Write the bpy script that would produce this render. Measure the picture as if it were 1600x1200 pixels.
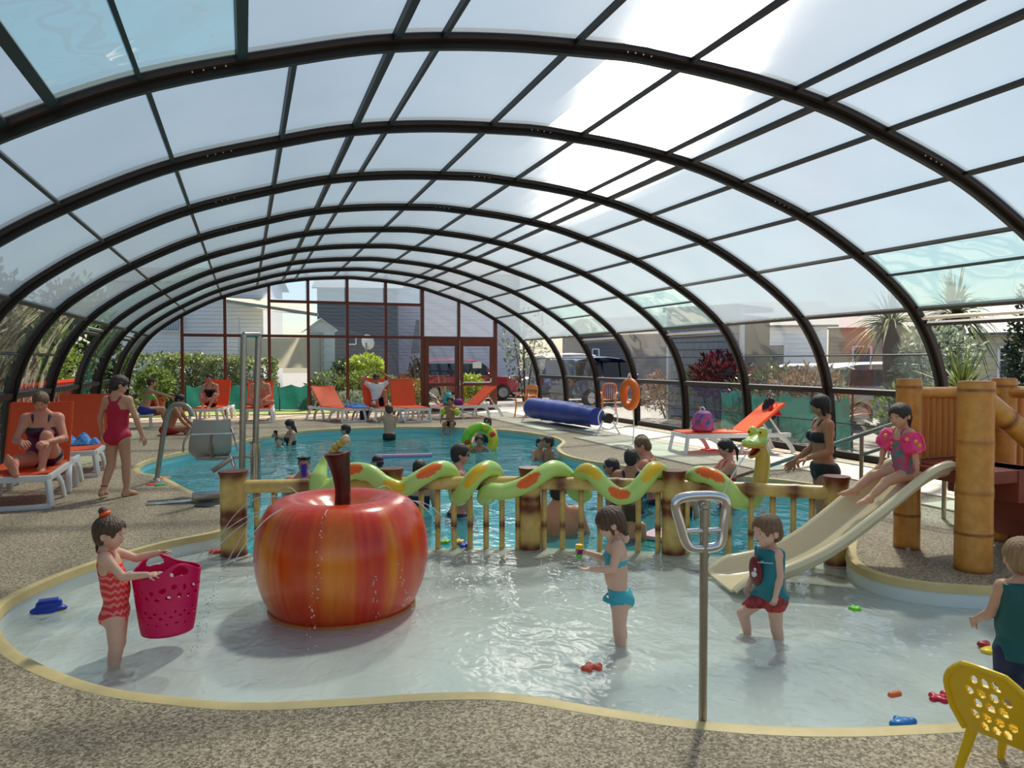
import bpy, bmesh, math, random
import numpy as np
from math import sin, cos, pi, atan, sqrt, radians
from mathutils import Vector, Matrix
from mathutils.geometry import tessellate_polygon
random.seed(7); RNG = np.random.default_rng(7)
for o in list(bpy.data.objects): bpy.data.objects.remove(o)
SC = bpy.context.scene
COL = SC.collection

# ------------------------------------------------------------------ camera, sky, sun, exposure
FPX = 1160.0; YAW = atan(417/1160.0); PITCH = atan(35/1160.0); EYE = 1.6
cam = bpy.data.cameras.new('camera'); camo = bpy.data.objects.new('camera', cam); COL.objects.link(camo)
cam.sensor_width = 36; cam.sensor_fit = 'HORIZONTAL'; cam.lens = 36*FPX/1600; cam.clip_start = .05; cam.clip_end = 500
camo.location = (0, 0, EYE); camo.rotation_euler = (pi/2-PITCH, 0, -YAW)
SC.camera = camo
SUN_AZ = radians(41); SUN_EL = radians(56)          # azimuth clockwise from +y (the pool hall's long axis)
w = bpy.data.worlds.new('world'); SC.world = w; w.use_nodes = True
nt = w.node_tree; bg = nt.nodes['Background']
sky = nt.nodes.new('ShaderNodeTexSky'); sky.sky_type = 'NISHITA'; sky.sun_disc = False
sky.sun_elevation = SUN_EL; sky.sun_rotation = SUN_AZ; sky.air_density = 1.0; sky.dust_density = 1.0; sky.ozone_density = 1.5
nt.links.new(sky.outputs[0], bg.inputs[0]); bg.inputs[1].default_value = .138
sl = bpy.data.lights.new('sun', 'SUN'); so = bpy.data.objects.new('sun', sl); COL.objects.link(so)
sl.energy = 8.6; sl.angle = radians(4); sl.color = (1, .92, .80)
sd = Vector((sin(SUN_AZ)*cos(SUN_EL), cos(SUN_AZ)*cos(SUN_EL), sin(SUN_EL)))
so.rotation_euler = sd.to_track_quat('Z', 'Y').to_euler(); so.location = (20, 20, 20)
SC.view_settings.view_transform = 'Standard'; SC.view_settings.look = 'None'
SC.view_settings.gamma = 1; SC.view_settings.use_curve_mapping = False
SC.view_settings.exposure = 0.2
SC.cycles.max_bounces = 12; SC.cycles.transparent_max_bounces = 24; SC.cycles.transmission_bounces = 10
SC.cycles.diffuse_bounces = 5; SC.cycles.caustics_reflective = False; SC.cycles.caustics_refractive = False
SC.cycles.sample_clamp_indirect = 6

_f = np.array([sin(YAW)*cos(PITCH), cos(YAW)*cos(PITCH), -sin(PITCH)]); _r = np.array([cos(YAW), -sin(YAW), 0]); _u = np.cross(_r, _f)
_c = np.array([0, 0, EYE])
def ray(px, py): return _f + _r*(px-800)/FPX - _u*(py-600)/FPX
def G(px, py, z=0.0):                                # where the photograph's pixel meets the level z
    d = ray(px, py); return _c + d*((z-EYE)/d[2])
def GY(px, py, y):                                   # ... meets the upright plane at depth y
    d = ray(px, py); return _c + d*(y/d[1])
def GD(px, py, D):                                   # ... at distance D along the view axis
    return _c + ray(px, py)*D
def depth(p): return float((np.array(p)-_c) @ _f)

# ------------------------------------------------------------------ helpers
def tag(o, label=None, cat=None, group=None, kind=None):
    if label: o['label'] = label
    if cat: o['category'] = cat
    if group: o['group'] = group
    if kind: o['kind'] = kind
    return o
def thing(name, label, cat, loc=(0, 0, 0), rz=0.0, group=None, kind=None):
    o = bpy.data.objects.new(name, None); COL.objects.link(o)
    o.location = tuple(float(v) for v in loc); o.rotation_euler = (0, 0, rz); o.empty_display_size = .1
    return tag(o, label, cat, group, kind)
def mlocal(o): return Matrix.LocRotScale(o.location, o.rotation_euler, o.scale)
def mworld(o):
    m = mlocal(o)
    while o.parent: o = o.parent; m = mlocal(o) @ m
    return m
def copy_tree(o, parent=None):
    c = o.copy(); COL.objects.link(c)
    if parent: c.parent = parent
    for ch in list(o.children): copy_tree(ch, c)
    return c
def lerp(a, b, t): return a+(b-a)*t
def catmull(pts, n=8, closed=False):
    P = [np.array(p, float) for p in pts]; out = []; m = len(P)
    rng = range(m) if closed else range(m-1)
    for i in rng:
        if closed: a, b, c, d = P[(i-1) % m], P[i], P[(i+1) % m], P[(i+2) % m]
        else: a, b, c, d = P[max(i-1, 0)], P[i], P[i+1], P[min(i+2, m-1)]
        for k in range(n):
            t = k/n
            out.append(.5*((2*b)+(-a+c)*t+(2*a-5*b+4*c-d)*t*t+(-a+3*b-3*c+d)*t**3))
    if not closed: out.append(P[-1])
    return out

class MB:
    def __init__(s): s.v = []; s.f = []; s.c = None
    def add(s, v, f, c=None):
        n = len(s.v); s.v += [tuple(float(x) for x in p) for p in v]; s.f += [tuple(i+n for i in q) for q in f]
        if c is not None:
            if s.c is None: s.c = [(1, 1, 1)]*n
            s.c += list(c)
        elif s.c is not None: s.c += [(1, 1, 1)]*len(v)
        return s
    def box(s, c, d, rz=0, M=None, taper=1.0):
        x, y, z = d[0]/2, d[1]/2, d[2]/2
        v = [(-x, -y, -z), (x, -y, -z), (x, y, -z), (-x, y, -z), (-x*taper, -y*taper, z), (x*taper, -y*taper, z), (x*taper, y*taper, z), (-x*taper, y*taper, z)]
        R = M if M is not None else Matrix.Rotation(rz, 3, 'Z')
        v = [R @ Vector(p) + Vector([float(q) for q in c]) for p in v]
        return s.add(v, [(3, 2, 1, 0), (4, 5, 6, 7), (0, 1, 5, 4), (1, 2, 6, 5), (2, 3, 7, 6), (3, 0, 4, 7)])
    def bar(s, a, b, w, h, up=(0, 0, 1)):              # rectangular bar from a to b
        a = Vector([float(q) for q in a]); b = Vector([float(q) for q in b]); d = (b-a); L = d.length; d.normalize()
        x = d.cross(Vector(up))
        if x.length < 1e-4: x = d.cross(Vector((1, 0, 0)))
        x.normalize(); z = x.cross(d)
        M = Matrix((x, d, z)).transposed()
        return s.box((a+b)/2, (w, L, h), M=M)
    def tube(s, path, r, n=10, caps=True, col=None, flat=None, closed=False):
        P = [Vector([float(q) for q in p]) for p in path]; m = len(P)
        R = r if hasattr(r, '__len__') else [r]*m
        v = []; f = []; c = []
        t0 = (P[1]-P[0]).normalized(); ref = Vector((0, 0, 1)) if abs(t0.z) < .9 else Vector((1, 0, 0))
        nx = t0.cross(ref).normalized()
        for i in range(m):
            if closed: t = (P[(i+1) % m]-P[i-1]).normalized()
            else: t = (P[min(i+1, m-1)]-P[max(i-1, 0)]).normalized()
            nx = (nx - t*nx.dot(t)).normalized(); ny = t.cross(nx)
            for k in range(n):
                a = 2*pi*k/n
                fx, fy = (1, 1) if flat is None else flat
                v.append(P[i]+nx*(cos(a)*R[i]*fx)+ny*(sin(a)*R[i]*fy))
                if col: c.append(col(i/(m-1), a))
        for i in range(m if closed else m-1):
            j = (i+1) % m
            for k in range(n): f.append((i*n+k, i*n+(k+1) % n, j*n+(k+1) % n, j*n+k))
        if caps and not closed:
            f.append(tuple(range(n-1, -1, -1))); f.append(tuple((m-1)*n+k for k in range(n)))
        return s.add(v, f, c if col else None)
    def cyl(s, a, b, r0, r1=None, n=14): return s.tube([a, b], [r0, r0 if r1 is None else r1], n)
    def lathe(s, prof, n=32, c=(0, 0, 0), M=None, col=None, wob=None):
        v = []; f = []; cc = []; m = len(prof)
        for i, (r, z) in enumerate(prof):
            for k in range(n):
                a = 2*pi*k/n; rr = r*(wob(a, i/(m-1)) if wob else 1)
                p = Vector((rr*cos(a), rr*sin(a), z)); p = (M @ p if M is not None else p)+Vector([float(q) for q in c]); v.append(p)
                if col: cc.append(col(a, i/(m-1)))
        for i in range(m-1):
            for k in range(n): f.append((i*n+k, i*n+(k+1) % n, (i+1)*n+(k+1) % n, (i+1)*n+k))
        if prof[0][0] > 1e-4: f.append(tuple(range(n-1, -1, -1)))
        if prof[-1][0] > 1e-4: f.append(tuple((m-1)*n+k for k in range(n)))
        return s.add(v, f, cc if col else None)
    def ball(s, c, r, n=12, M=None):
        rx, ry, rz = r if hasattr(r, '__len__') else (r, r, r); m = max(4, n//2)
        v = []; f = []
        for i in range(m+1):
            th = pi*i/m
            for k in range(n):
                a = 2*pi*k/n; p = Vector((rx*sin(th)*cos(a), ry*sin(th)*sin(a), -rz*cos(th)))
                v.append((M @ p if M is not None else p)+Vector([float(q) for q in c]))
        for i in range(m):
            for k in range(n): f.append((i*n+k, i*n+(k+1) % n, (i+1)*n+(k+1) % n, (i+1)*n+k))
        return s.add(v, f)
    def sheet(s, grid, thick=0.0):                      # grid: rows of points
        m, n = len(grid), len(grid[0]); P = [[Vector([float(q) for q in p]) for p in row] for row in grid]
        v = [p for row in P for p in row]; f = []
        for i in range(m-1):
            for k in range(n-1): f.append((i*n+k, i*n+k+1, (i+1)*n+k+1, (i+1)*n+k))
        if thick:
            N = []
            for i in range(m):
                for k in range(n):
                    a = P[min(i+1, m-1)][k]-P[max(i-1, 0)][k]; b = P[i][min(k+1, n-1)]-P[i][max(k-1, 0)]
                    nn = a.cross(b); N.append(nn.normalized() if nn.length > 1e-9 else Vector((0, 0, 1)))
            o = m*n; v += [p+q*thick for p, q in zip(v[:o], N)]
            f2 = [tuple(reversed(tuple(i+o for i in q))) for q in f]; f = f+f2
            for i in range(m-1):
                f.append((i*n, (i+1)*n, (i+1)*n+o, i*n+o)); f.append(((i+1)*n+n-1, i*n+n-1, i*n+n-1+o, (i+1)*n+n-1+o))
            for k in range(n-1):
                f.append((k+1, k, k+o, k+1+o)); f.append(((m-1)*n+k, (m-1)*n+k+1, (m-1)*n+k+1+o, (m-1)*n+k+o))
        return s.add(v, f)
    def poly(s, outer, holes=(), z=0.0):
        loops = [[Vector((float(p[0]), float(p[1]), 0)) for p in L] for L in [outer]+list(holes)]
        flat = [p for L in loops for p in L]
        tri = tessellate_polygon(loops); v = [(p.x, p.y, z) for p in flat]; fs = []
        for a, b, c in tri:
            n = (flat[b]-flat[a]).cross(flat[c]-flat[a]).z
            fs.append((a, b, c) if n > 0 else (a, c, b))
        return s.add(v, fs)
    def prism(s, pts, M, d):                            # 2-D outline (x,z) extruded by d along local y, placed by 4x4 matrix M
        n = len(pts); v = [M @ Vector((x, 0, z)) for x, z in pts]+[M @ Vector((x, d, z)) for x, z in pts]
        f = [tuple(range(n)), tuple(range(2*n-1, n-1, -1))]+[((i+1) % n, i, i+n, (i+1) % n+n) for i in range(n)]
        return s.add(v, f)
    def build(s, name, mat, parent=None, smooth=True, world=True, kind=None, bevel=0.0, label=None, ang=40):
        me = bpy.data.meshes.new(name)
        v = s.v
        if parent is not None and world:
            mi = mworld(parent).inverted(); v = [mi @ Vector(p) for p in v]
        me.from_pydata([tuple(p) for p in v], [], s.f)
        if s.c is not None:
            at = me.color_attributes.new('Col', 'FLOAT_COLOR', 'POINT')
            at.data.foreach_set('color', np.array([(c[0], c[1], c[2], 1) for c in s.c], np.float32).ravel())
        if bevel:
            bm = bmesh.new(); bm.from_mesh(me)
            es = [e for e in bm.edges if len(e.link_faces) == 2 and e.calc_face_angle(0) > .6]
            bmesh.ops.bevel(bm, geom=es, offset=bevel, segments=2, affect='EDGES', profile=.6)
            bm.to_mesh(me); bm.free()
        me.validate()
        if smooth:
            me.shade_smooth()
            try: me.set_sharp_from_angle(angle=radians(ang))
            except Exception: pass
        ms = mat if isinstance(mat, (list, tuple)) else [mat]
        for m_ in ms: me.materials.append(m_)
        o = bpy.data.objects.new(name, me); COL.objects.link(o)
        if parent is not None: o.parent = parent
        if kind: o['kind'] = kind
        if label: o['label'] = label
        return o

def rgb(*c):                                            # 0-255 sRGB to linear
    c = c[0] if len(c) == 1 else c
    return tuple((x/255/12.92 if x/255 <= .04045 else ((x/255+.055)/1.055)**2.4) for x in c)
_M = {}
def mat(name, col, rough=.5, metal=0.0, noise=0.0, nscale=8.0, bump=0.0, bscale=30.0, vcol=False, spec=.5, stretch=None, col2=None, trans=0.0):
    if name in _M: return _M[name]
    m = bpy.data.materials.new(name); m.use_nodes = True; t = m.node_tree; N = t.nodes; L = t.links
    b = N['Principled BSDF']; b.inputs['Roughness'].default_value = rough; b.inputs['Metallic'].default_value = metal
    b.inputs['Specular IOR Level'].default_value = spec
    c = rgb(col) if max(col) > 1 else col
    b.inputs['Base Color'].default_value = (*c, 1)
    tc = N.new('ShaderNodeTexCoord'); mp = N.new('ShaderNodeMapping'); L.new(tc.outputs['Object'], mp.inputs[0])
    if stretch: mp.inputs['Scale'].default_value = stretch
    src = None
    if vcol:
        a = N.new('ShaderNodeVertexColor'); a.layer_name = 'Col'; src = a.outputs[0]
    if noise or col2:
        nz = N.new('ShaderNodeTexNoise'); nz.inputs['Scale'].default_value = nscale; nz.inputs['Detail'].default_value = 5; L.new(mp.outputs[0], nz.inputs[0])
        mx = N.new('ShaderNodeMix'); mx.data_type = 'RGBA'
        if col2:
            rp = N.new('ShaderNodeMapRange'); rp.inputs[1].default_value = .38; rp.inputs[2].default_value = .62
            L.new(nz.outputs[0], rp.inputs[0]); L.new(rp.outputs[0], mx.inputs[0])
            mx.inputs[6].default_value = (*c, 1); mx.inputs[7].default_value = (*rgb(col2), 1)
        else:
            mx.blend_type = 'MULTIPLY'; mx.inputs[0].default_value = 1
            if src: L.new(src, mx.inputs[6])
            else: mx.inputs[6].default_value = (*c, 1)
            rp = N.new('ShaderNodeMapRange'); rp.inputs[3].default_value = 1-noise; rp.inputs[4].default_value = 1+noise*.6
            rp.inputs[1].default_value = .25; rp.inputs[2].default_value = .75
            L.new(nz.outputs[0], rp.inputs[0]); cb = N.new('ShaderNodeCombineColor')
            for i in range(3): L.new(rp.outputs[0], cb.inputs[i])
            L.new(cb.outputs[0], mx.inputs[7])
        src = mx.outputs[2]
    if src: L.new(src, b.inputs['Base Color'])
    if bump:
        n2 = N.new('ShaderNodeTexNoise'); n2.inputs['Scale'].default_value = bscale; n2.inputs['Detail'].default_value = 4; L.new(mp.outputs[0], n2.inputs[0])
        bp = N.new('ShaderNodeBump'); bp.inputs['Strength'].default_value = bump; bp.inputs['Distance'].default_value = .02
        L.new(n2.outputs[0], bp.inputs['Height']); L.new(bp.outputs[0], b.inputs['Normal'])
    if trans:
        tl = N.new('ShaderNodeBsdfTranslucent'); ms = N.new('ShaderNodeMixShader'); ms.inputs[0].default_value = trans
        if src: L.new(src, tl.inputs[0])
        else: tl.inputs[0].default_value = (*c, 1)
        L.new(b.outputs[0], ms.inputs[1]); L.new(tl.outputs[0], ms.inputs[2]); L.new(ms.outputs[0], N['Material Output'].inputs[0])
    _M[name] = m; return m

def glass(name, tint=(1, 1, 1), refl=.06, rough=.015, haze=0.0, hazecol=(.8, .85, .85), bump=0.0):
    m = bpy.data.materials.new(name); m.use_nodes = True; t = m.node_tree; N = t.nodes; L = t.links; N.remove(N['Principled BSDF'])
    tr = N.new('ShaderNodeBsdfTransparent'); tr.inputs[0].default_value = (*tint, 1)
    gl = N.new('ShaderNodeBsdfGlossy'); gl.inputs['Roughness'].default_value = rough
    fr = N.new('ShaderNodeFresnel'); fr.inputs[0].default_value = 1.45
    ad = N.new('ShaderNodeMath'); ad.operation = 'ADD'; ad.inputs[1].default_value = refl; L.new(fr.outputs[0], ad.inputs[0]); ad.use_clamp = True
    ms = N.new('ShaderNodeMixShader'); L.new(ad.outputs[0], ms.inputs[0]); L.new(tr.outputs[0], ms.inputs[1]); L.new(gl.outputs[0], ms.inputs[2])
    out = ms.outputs[0]
    if bump:
        tc = N.new('ShaderNodeTexCoord'); nz = N.new('ShaderNodeTexNoise'); nz.inputs['Scale'].default_value = 1.6; nz.inputs['Detail'].default_value = 1; L.new(tc.outputs['Object'], nz.inputs[0])
        bp = N.new('ShaderNodeBump'); bp.inputs['Strength'].default_value = bump; bp.inputs['Distance'].default_value = .1
        L.new(nz.outputs[0], bp.inputs['Height']); L.new(bp.outputs[0], gl.inputs['Normal'])
    if haze:
        tl = N.new('ShaderNodeBsdfTranslucent'); tl.inputs[0].default_value = (*hazecol, 1)
        m2 = N.new('ShaderNodeMixShader'); m2.inputs[0].default_value = haze; L.new(out, m2.inputs[1]); L.new(tl.outputs[0], m2.inputs[2]); out = m2.outputs[0]
    L.new(out, N['Material Output'].inputs[0]); return m

def opal_mat():                                         # ribbed twin-wall polycarbonate: diffuses, and smears the sun across its ribs
    m = bpy.data.materials.new('opal_polycarbonate'); m.use_nodes = True; t = m.node_tree; N = t.nodes; L = t.links; N.remove(N['Principled BSDF'])
    tc = N.new('ShaderNodeTexCoord')
    nz = N.new('ShaderNodeTexNoise'); nz.inputs['Scale'].default_value = .8; nz.inputs['Detail'].default_value = 4; L.new(tc.outputs['Object'], nz.inputs[0])
    cr = N.new('ShaderNodeValToRGB'); cr.color_ramp.elements[0].position = .3; cr.color_ramp.elements[1].position = .7
    cr.color_ramp.elements[0].color = (.33, .41, .43, 1); cr.color_ramp.elements[1].color = (.40, .47, .49, 1); L.new(nz.outputs[0], cr.inputs[0])
    tl = N.new('ShaderNodeBsdfTranslucent'); L.new(cr.outputs[0], tl.inputs[0])
    df = N.new('ShaderNodeBsdfDiffuse'); df.inputs[0].default_value = (.72, .78, .79, 1)
    a = N.new('ShaderNodeMixShader'); a.inputs[0].default_value = .22; L.new(tl.outputs[0], a.inputs[1]); L.new(df.outputs[0], a.inputs[2])
    # ribs
    wn = N.new('ShaderNodeTexWhiteNoise'); wn.noise_dimensions = '3D'; L.new(tc.outputs['Object'], wn.inputs[0])
    sb = N.new('ShaderNodeMath'); sb.operation = 'SUBTRACT'; sb.inputs[1].default_value = .5; L.new(wn.outputs[0], sb.inputs[0])
    ml = N.new('ShaderNodeMath'); ml.operation = 'MULTIPLY'; ml.inputs[1].default_value = 8; L.new(sb.outputs[0], ml.inputs[0])
    cx = N.new('ShaderNodeCombineXYZ'); L.new(ml.outputs[0], cx.inputs[1])
    ge = N.new('ShaderNodeNewGeometry'); va = N.new('ShaderNodeVectorMath'); L.new(ge.outputs['Normal'], va.inputs[0]); L.new(cx.outputs[0], va.inputs[1])
    vn = N.new('ShaderNodeVectorMath'); vn.operation = 'NORMALIZE'; L.new(va.outputs[0], vn.inputs[0])
    rf = N.new('ShaderNodeBsdfRefraction'); rf.inputs['IOR'].default_value = 1.5; rf.inputs['Roughness'].default_value = .26; rf.inputs[0].default_value = (.80, .79, .78, 1)
    L.new(vn.outputs[0], rf.inputs['Normal'])
    b = N.new('ShaderNodeMixShader'); b.inputs[0].default_value = .34; L.new(a.outputs[0], b.inputs[1]); L.new(rf.outputs[0], b.inputs[2])
    tr = N.new('ShaderNodeBsdfTransparent'); tr.inputs[0].default_value = (.45, .50, .50, 1)
    c = N.new('ShaderNodeMixShader'); c.inputs[0].default_value = .42; L.new(b.outputs[0], c.inputs[1]); L.new(tr.outputs[0], c.inputs[2])
    gl = N.new('ShaderNodeBsdfGlossy'); gl.inputs['Roughness'].default_value = .25
    fr = N.new('ShaderNodeFresnel'); fr.inputs[0].default_value = 1.35
    d = N.new('ShaderNodeMixShader'); L.new(fr.outputs[0], d.inputs[0]); L.new(c.outputs[0], d.inputs[1]); L.new(gl.outputs[0], d.inputs[2])
    L.new(d.outputs[0], N['Material Output'].inputs[0]); return m

def water_mat(name, tint, scale, strength, milk=0.0, milkcol=(.8, .9, .9)):
    m = bpy.data.materials.new(name); m.use_nodes = True; t = m.node_tree; N = t.nodes; L = t.links; N.remove(N['Principled BSDF'])
    tc = N.new('ShaderNodeTexCoord'); mp = N.new('ShaderNodeMapping'); mp.inputs['Scale'].default_value = (1, .8, 1); mp.inputs['Rotation'].default_value = (0, 0, .5); L.new(tc.outputs['Object'], mp.inputs[0])
    n1 = N.new('ShaderNodeTexNoise'); n1.inputs['Scale'].default_value = scale; n1.inputs['Detail'].default_value = 1.5; n1.inputs['Distortion'].default_value = .8; L.new(mp.outputs[0], n1.inputs[0])
    n2 = N.new('ShaderNodeTexNoise'); n2.inputs['Scale'].default_value = scale*3.1; n2.inputs['Detail'].default_value = .5; n2.inputs['Distortion'].default_value = 1.5; L.new(mp.outputs[0], n2.inputs[0])
    ad = N.new('ShaderNodeMath'); ad.operation = 'MULTIPLY_ADD'; ad.inputs[1].default_value = .22; L.new(n2.outputs[0], ad.inputs[0]); L.new(n1.outputs[0], ad.inputs[2])
    bp = N.new('ShaderNodeBump'); bp.inputs['Strength'].default_value = strength; bp.inputs['Distance'].default_value = .06; L.new(ad.outputs[0], bp.inputs['Height'])
    tr = N.new('ShaderNodeBsdfTransparent'); tr.inputs[0].default_value = (*tint, 1)
    gl = N.new('ShaderNodeBsdfGlossy'); gl.inputs['Roughness'].default_value = .04; L.new(bp.outputs[0], gl.inputs['Normal'])
    fr = N.new('ShaderNodeFresnel'); fr.inputs[0].default_value = 1.33; L.new(bp.outputs[0], fr.inputs['Normal'])
    base = tr.outputs[0]
    if milk:
        df = N.new('ShaderNodeBsdfDiffuse'); df.inputs[0].default_value = (*milkcol, 1); L.new(bp.outputs[0], df.inputs['Normal'])
        mm = N.new('ShaderNodeMixShader'); mm.inputs[0].default_value = milk; L.new(base, mm.inputs[1]); L.new(df.outputs[0], mm.inputs[2]); base = mm.outputs[0]
    ms = N.new('ShaderNodeMixShader'); L.new(fr.outputs[0], ms.inputs[0]); L.new(base, ms.inputs[1]); L.new(gl.outputs[0], ms.inputs[2])
    L.new(ms.outputs[0], N['Material Output'].inputs[0]); return m

def aggregate_mat():                                    # exposed-aggregate pool deck
    m = bpy.data.materials.new('pebble_aggregate'); m.use_nodes = True; t = m.node_tree; N = t.nodes; L = t.links
    b = N['Principled BSDF']; b.inputs['Roughness'].default_value = .75
    tc = N.new('ShaderNodeTexCoord')
    vo = N.new('ShaderNodeTexVoronoi'); vo.inputs['Scale'].default_value = 95; L.new(tc.outputs['Object'], vo.inputs[0])
    nz = N.new('ShaderNodeTexNoise'); nz.inputs['Scale'].default_value = 38; nz.inputs['Detail'].default_value = 8; nz.inputs['Roughness'].default_value = .75; L.new(tc.outputs['Object'], nz.inputs[0])
    n3 = N.new('ShaderNodeTexNoise'); n3.inputs['Scale'].default_value = .7; n3.inputs['Detail'].default_value = 4; L.new(tc.outputs['Object'], n3.inputs[0])
    sp = N.new('ShaderNodeSeparateColor'); L.new(vo.outputs['Color'], sp.inputs[0])
    ad = N.new('ShaderNodeMath'); ad.operation = 'MULTIPLY_ADD'; ad.inputs[1].default_value = .45; L.new(sp.outputs[0], ad.inputs[0])
    mm = N.new('ShaderNodeMath'); mm.operation = 'MULTIPLY'; mm.inputs[1].default_value = .55; L.new(nz.outputs[0], mm.inputs[0]); L.new(mm.outputs[0], ad.inputs[2])
    cr = N.new('ShaderNodeValToRGB'); e = cr.color_ramp.elements; e[0].position = .2; e[0].color = (*rgb(62, 48, 36), 1); e[1].position = .8; e[1].color = (*rgb(212, 196, 168), 1)
    k = e.new(.5); k.color = (*rgb(155, 138, 114), 1); L.new(ad.outputs[0], cr.inputs[0])
    mx = N.new('ShaderNodeMix'); mx.data_type = 'RGBA'; mx.blend_type = 'MULTIPLY'; mx.inputs[0].default_value = 1
    rp = N.new('ShaderNodeMapRange'); rp.inputs[1].default_value = .3; rp.inputs[2].default_value = .7; rp.inputs[3].default_value = .82; rp.inputs[4].default_value = 1.08; L.new(n3.outputs[0], rp.inputs[0])
    cb = N.new('ShaderNodeCombineColor'); [L.new(rp.outputs[0], cb.inputs[i]) for i in range(3)]
    L.new(cr.outputs[0], mx.inputs[6]); L.new(cb.outputs[0], mx.inputs[7]); L.new(mx.outputs[2], b.inputs['Base Color'])
    bp = N.new('ShaderNodeBump'); bp.inputs['Strength'].default_value = .5; bp.inputs['Distance'].default_value = .004; L.new(vo.outputs['Distance'], bp.inputs['Height']); bp.invert = True
    L.new(bp.outputs[0], b.inputs['Normal']); return m
# ------------------------------------------------------------------ materials of the shell
ALU = mat('bronze_aluminium', (56, 39, 33), .4, .0, noise=.15, nscale=3, spec=.45)
ALUD = mat('dark_aluminium', (24, 20, 20), .45, spec=.4)
ENDFR = mat('red_brown_frame', (104, 46, 30), .45, noise=.12, nscale=4)
OPAL = opal_mat()
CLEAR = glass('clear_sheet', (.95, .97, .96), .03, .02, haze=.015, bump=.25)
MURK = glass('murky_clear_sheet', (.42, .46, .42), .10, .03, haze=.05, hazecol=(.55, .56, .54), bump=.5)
SMOKE = glass('cloudy_clear_sheet', (.40, .54, .53), .12, .03, haze=.20, hazecol=(.42, .56, .55), bump=.3)
ENDGL = glass('end_wall_glass', (.96, .98, .98), .015, .01)
ENDTOP = glass('end_wall_cloudy_glass', (.80, .88, .95), .10, .02, haze=.35, hazecol=(.50, .62, .72))
STEEL = mat('brushed_steel', (165, 160, 152), .28, 1.0, noise=.1, nscale=20)
CHROME = mat('polished_steel', (205, 205, 205), .12, 1.0)
WHITE = mat('white_resin', (232, 234, 236), .35)

# ------------------------------------------------------------------ pool outline
POOL_PTS = [(-.19, 7.52), (-.72, 7.13), (-1.23, 6.47), (-1.49, 5.82), (-1.45, 5.34), (-1.18, 4.71), (-.71, 4.11), (-.25, 3.78), (.05, 3.63), (.46, 3.53), (.85, 3.45), (1.19, 3.32),
  (1.56, 3.02), (1.9, 2.77), (2.27, 2.58), (2.67, 2.45), (3.1, 2.36), (3.8, 2.33), (4.6, 2.5), (5.4, 2.85), (5.75, 3.2), (5.5, 3.52), (5.02, 3.7), (4.64, 3.94), (4.47, 4.22), (4.52, 4.58), (4.86, 5.0),
  (5.5, 5.55), (6.43, 6.15), (7.0, 6.9), (7.0, 7.6), (6.71, 8.32), (5.95, 9.2), (5.36, 10.3), (5.13, 11.45), (5.4, 12.6), (5.95, 13.6), (6.13, 14.6), (5.9, 16.0), (5.25, 17.0),
  (4.3, 17.75), (3.16, 18.1), (1.35, 17.8), (.2, 16.4), (-.6, 15.0), (-1.2, 14.0), (-1.53, 13.0), (-1.43, 11.9), (-1.09, 11.3), (-.63, 9.9), (-.22, 8.8), (-.1, 8.1)]
POOL = catmull(POOL_PTS, 6, True)
POOL2 = [np.array(p[:2]) for p in POOL]
WATER_Z = -.15
def offset_loop(loop, d):                               # loop runs anticlockwise round the water; d > 0 moves outwards
    n = len(loop); out = []
    for i in range(n):
        t = loop[(i+1) % n]-loop[i-1]; t = t/np.linalg.norm(t); out.append(loop[i]+np.array([t[1], -t[0]])*d)
    return out
area = sum(a[0]*b[1]-a[1]*b[0] for a, b in zip(POOL2, POOL2[1:]+POOL2[:1]))
if area < 0: POOL2.reverse()
FENCE = [(-.11, 7.15), (1.27, 6.84), (2.5, 6.45), (3.66, 5.84), (4.80, 5.06)]
FARC = catmull(FENCE, 10)
def fence_pt(s):                                        # s in 0..4 along the posts
    s = min(max(s, 0), 4-1e-6)*10; i = int(s); return FARC[i]+(FARC[i+1]-FARC[i])*(s-i)
def fence_nrm(s):
    d = fence_pt(min(s+.05, 4))-fence_pt(max(s-.05, 0)); d = d/np.linalg.norm(d); return np.array([d[1], -d[0]])   # towards the paddling side
# split outline at the fence: front (paddling) and back (swimming) loops
n_ = len(POOL2)
iL = min(range(n_), key=lambda i: np.linalg.norm(POOL2[i]-np.array((-.19, 7.6)))); iR = min(range(n_), key=lambda i: np.linalg.norm(POOL2[i]-np.array((4.88, 5.02))))
seq = lambda a, b: [POOL2[k % n_] for k in range(a, (b if b > a else b+n_)+1)]
arc = [np.array(p) for p in FARC[1:-1]]
KID = seq(iL, iR)+arc[::-1]; BIG = seq(iR, iL)+arc
# floor with the pool cut out
COPING = offset_loop(POOL2, .075)
fl = MB().poly([(-3.3, -3), (9.6, -3), (9.6, 23.4), (-3.3, 23.4)], [COPING], 0.0)
floor = tag(fl.build('floor', aggregate_mat(), smooth=False), kind='structure')
LINER_K = mat('white_liner', (226, 232, 228), .4, noise=.05, nscale=2)
LINER_B = mat('pale_blue_liner', (150, 214, 220), .4, noise=.06, nscale=1.2)
COPM = mat('cream_coping', (214, 190, 134), .55, noise=.12, nscale=9)
cp = MB(); gr = []
inn = offset_loop(POOL2, -.01); mid = offset_loop(POOL2, .03)
cp.sheet([[(p[0], p[1], -.05) for p in inn+inn[:1]], [(p[0], p[1], .004) for p in POOL2+POOL2[:1]], [(p[0], p[1], .012) for p in mid+mid[:1]], [(p[0], p[1], .001) for p in COPING+COPING[:1]]])
tag(cp.build('trim_1', COPM), kind='structure')
def wall_strip(loop, z0, z1, m, name):
    s = MB().sheet([[(p[0], p[1], z0) for p in loop], [(p[0], p[1], z1) for p in loop]]); return tag(s.build(name, m), kind='structure')
wall_strip(seq(iL, iR), -.32, -.02, LINER_K, 'wall_paddling_pool')
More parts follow.
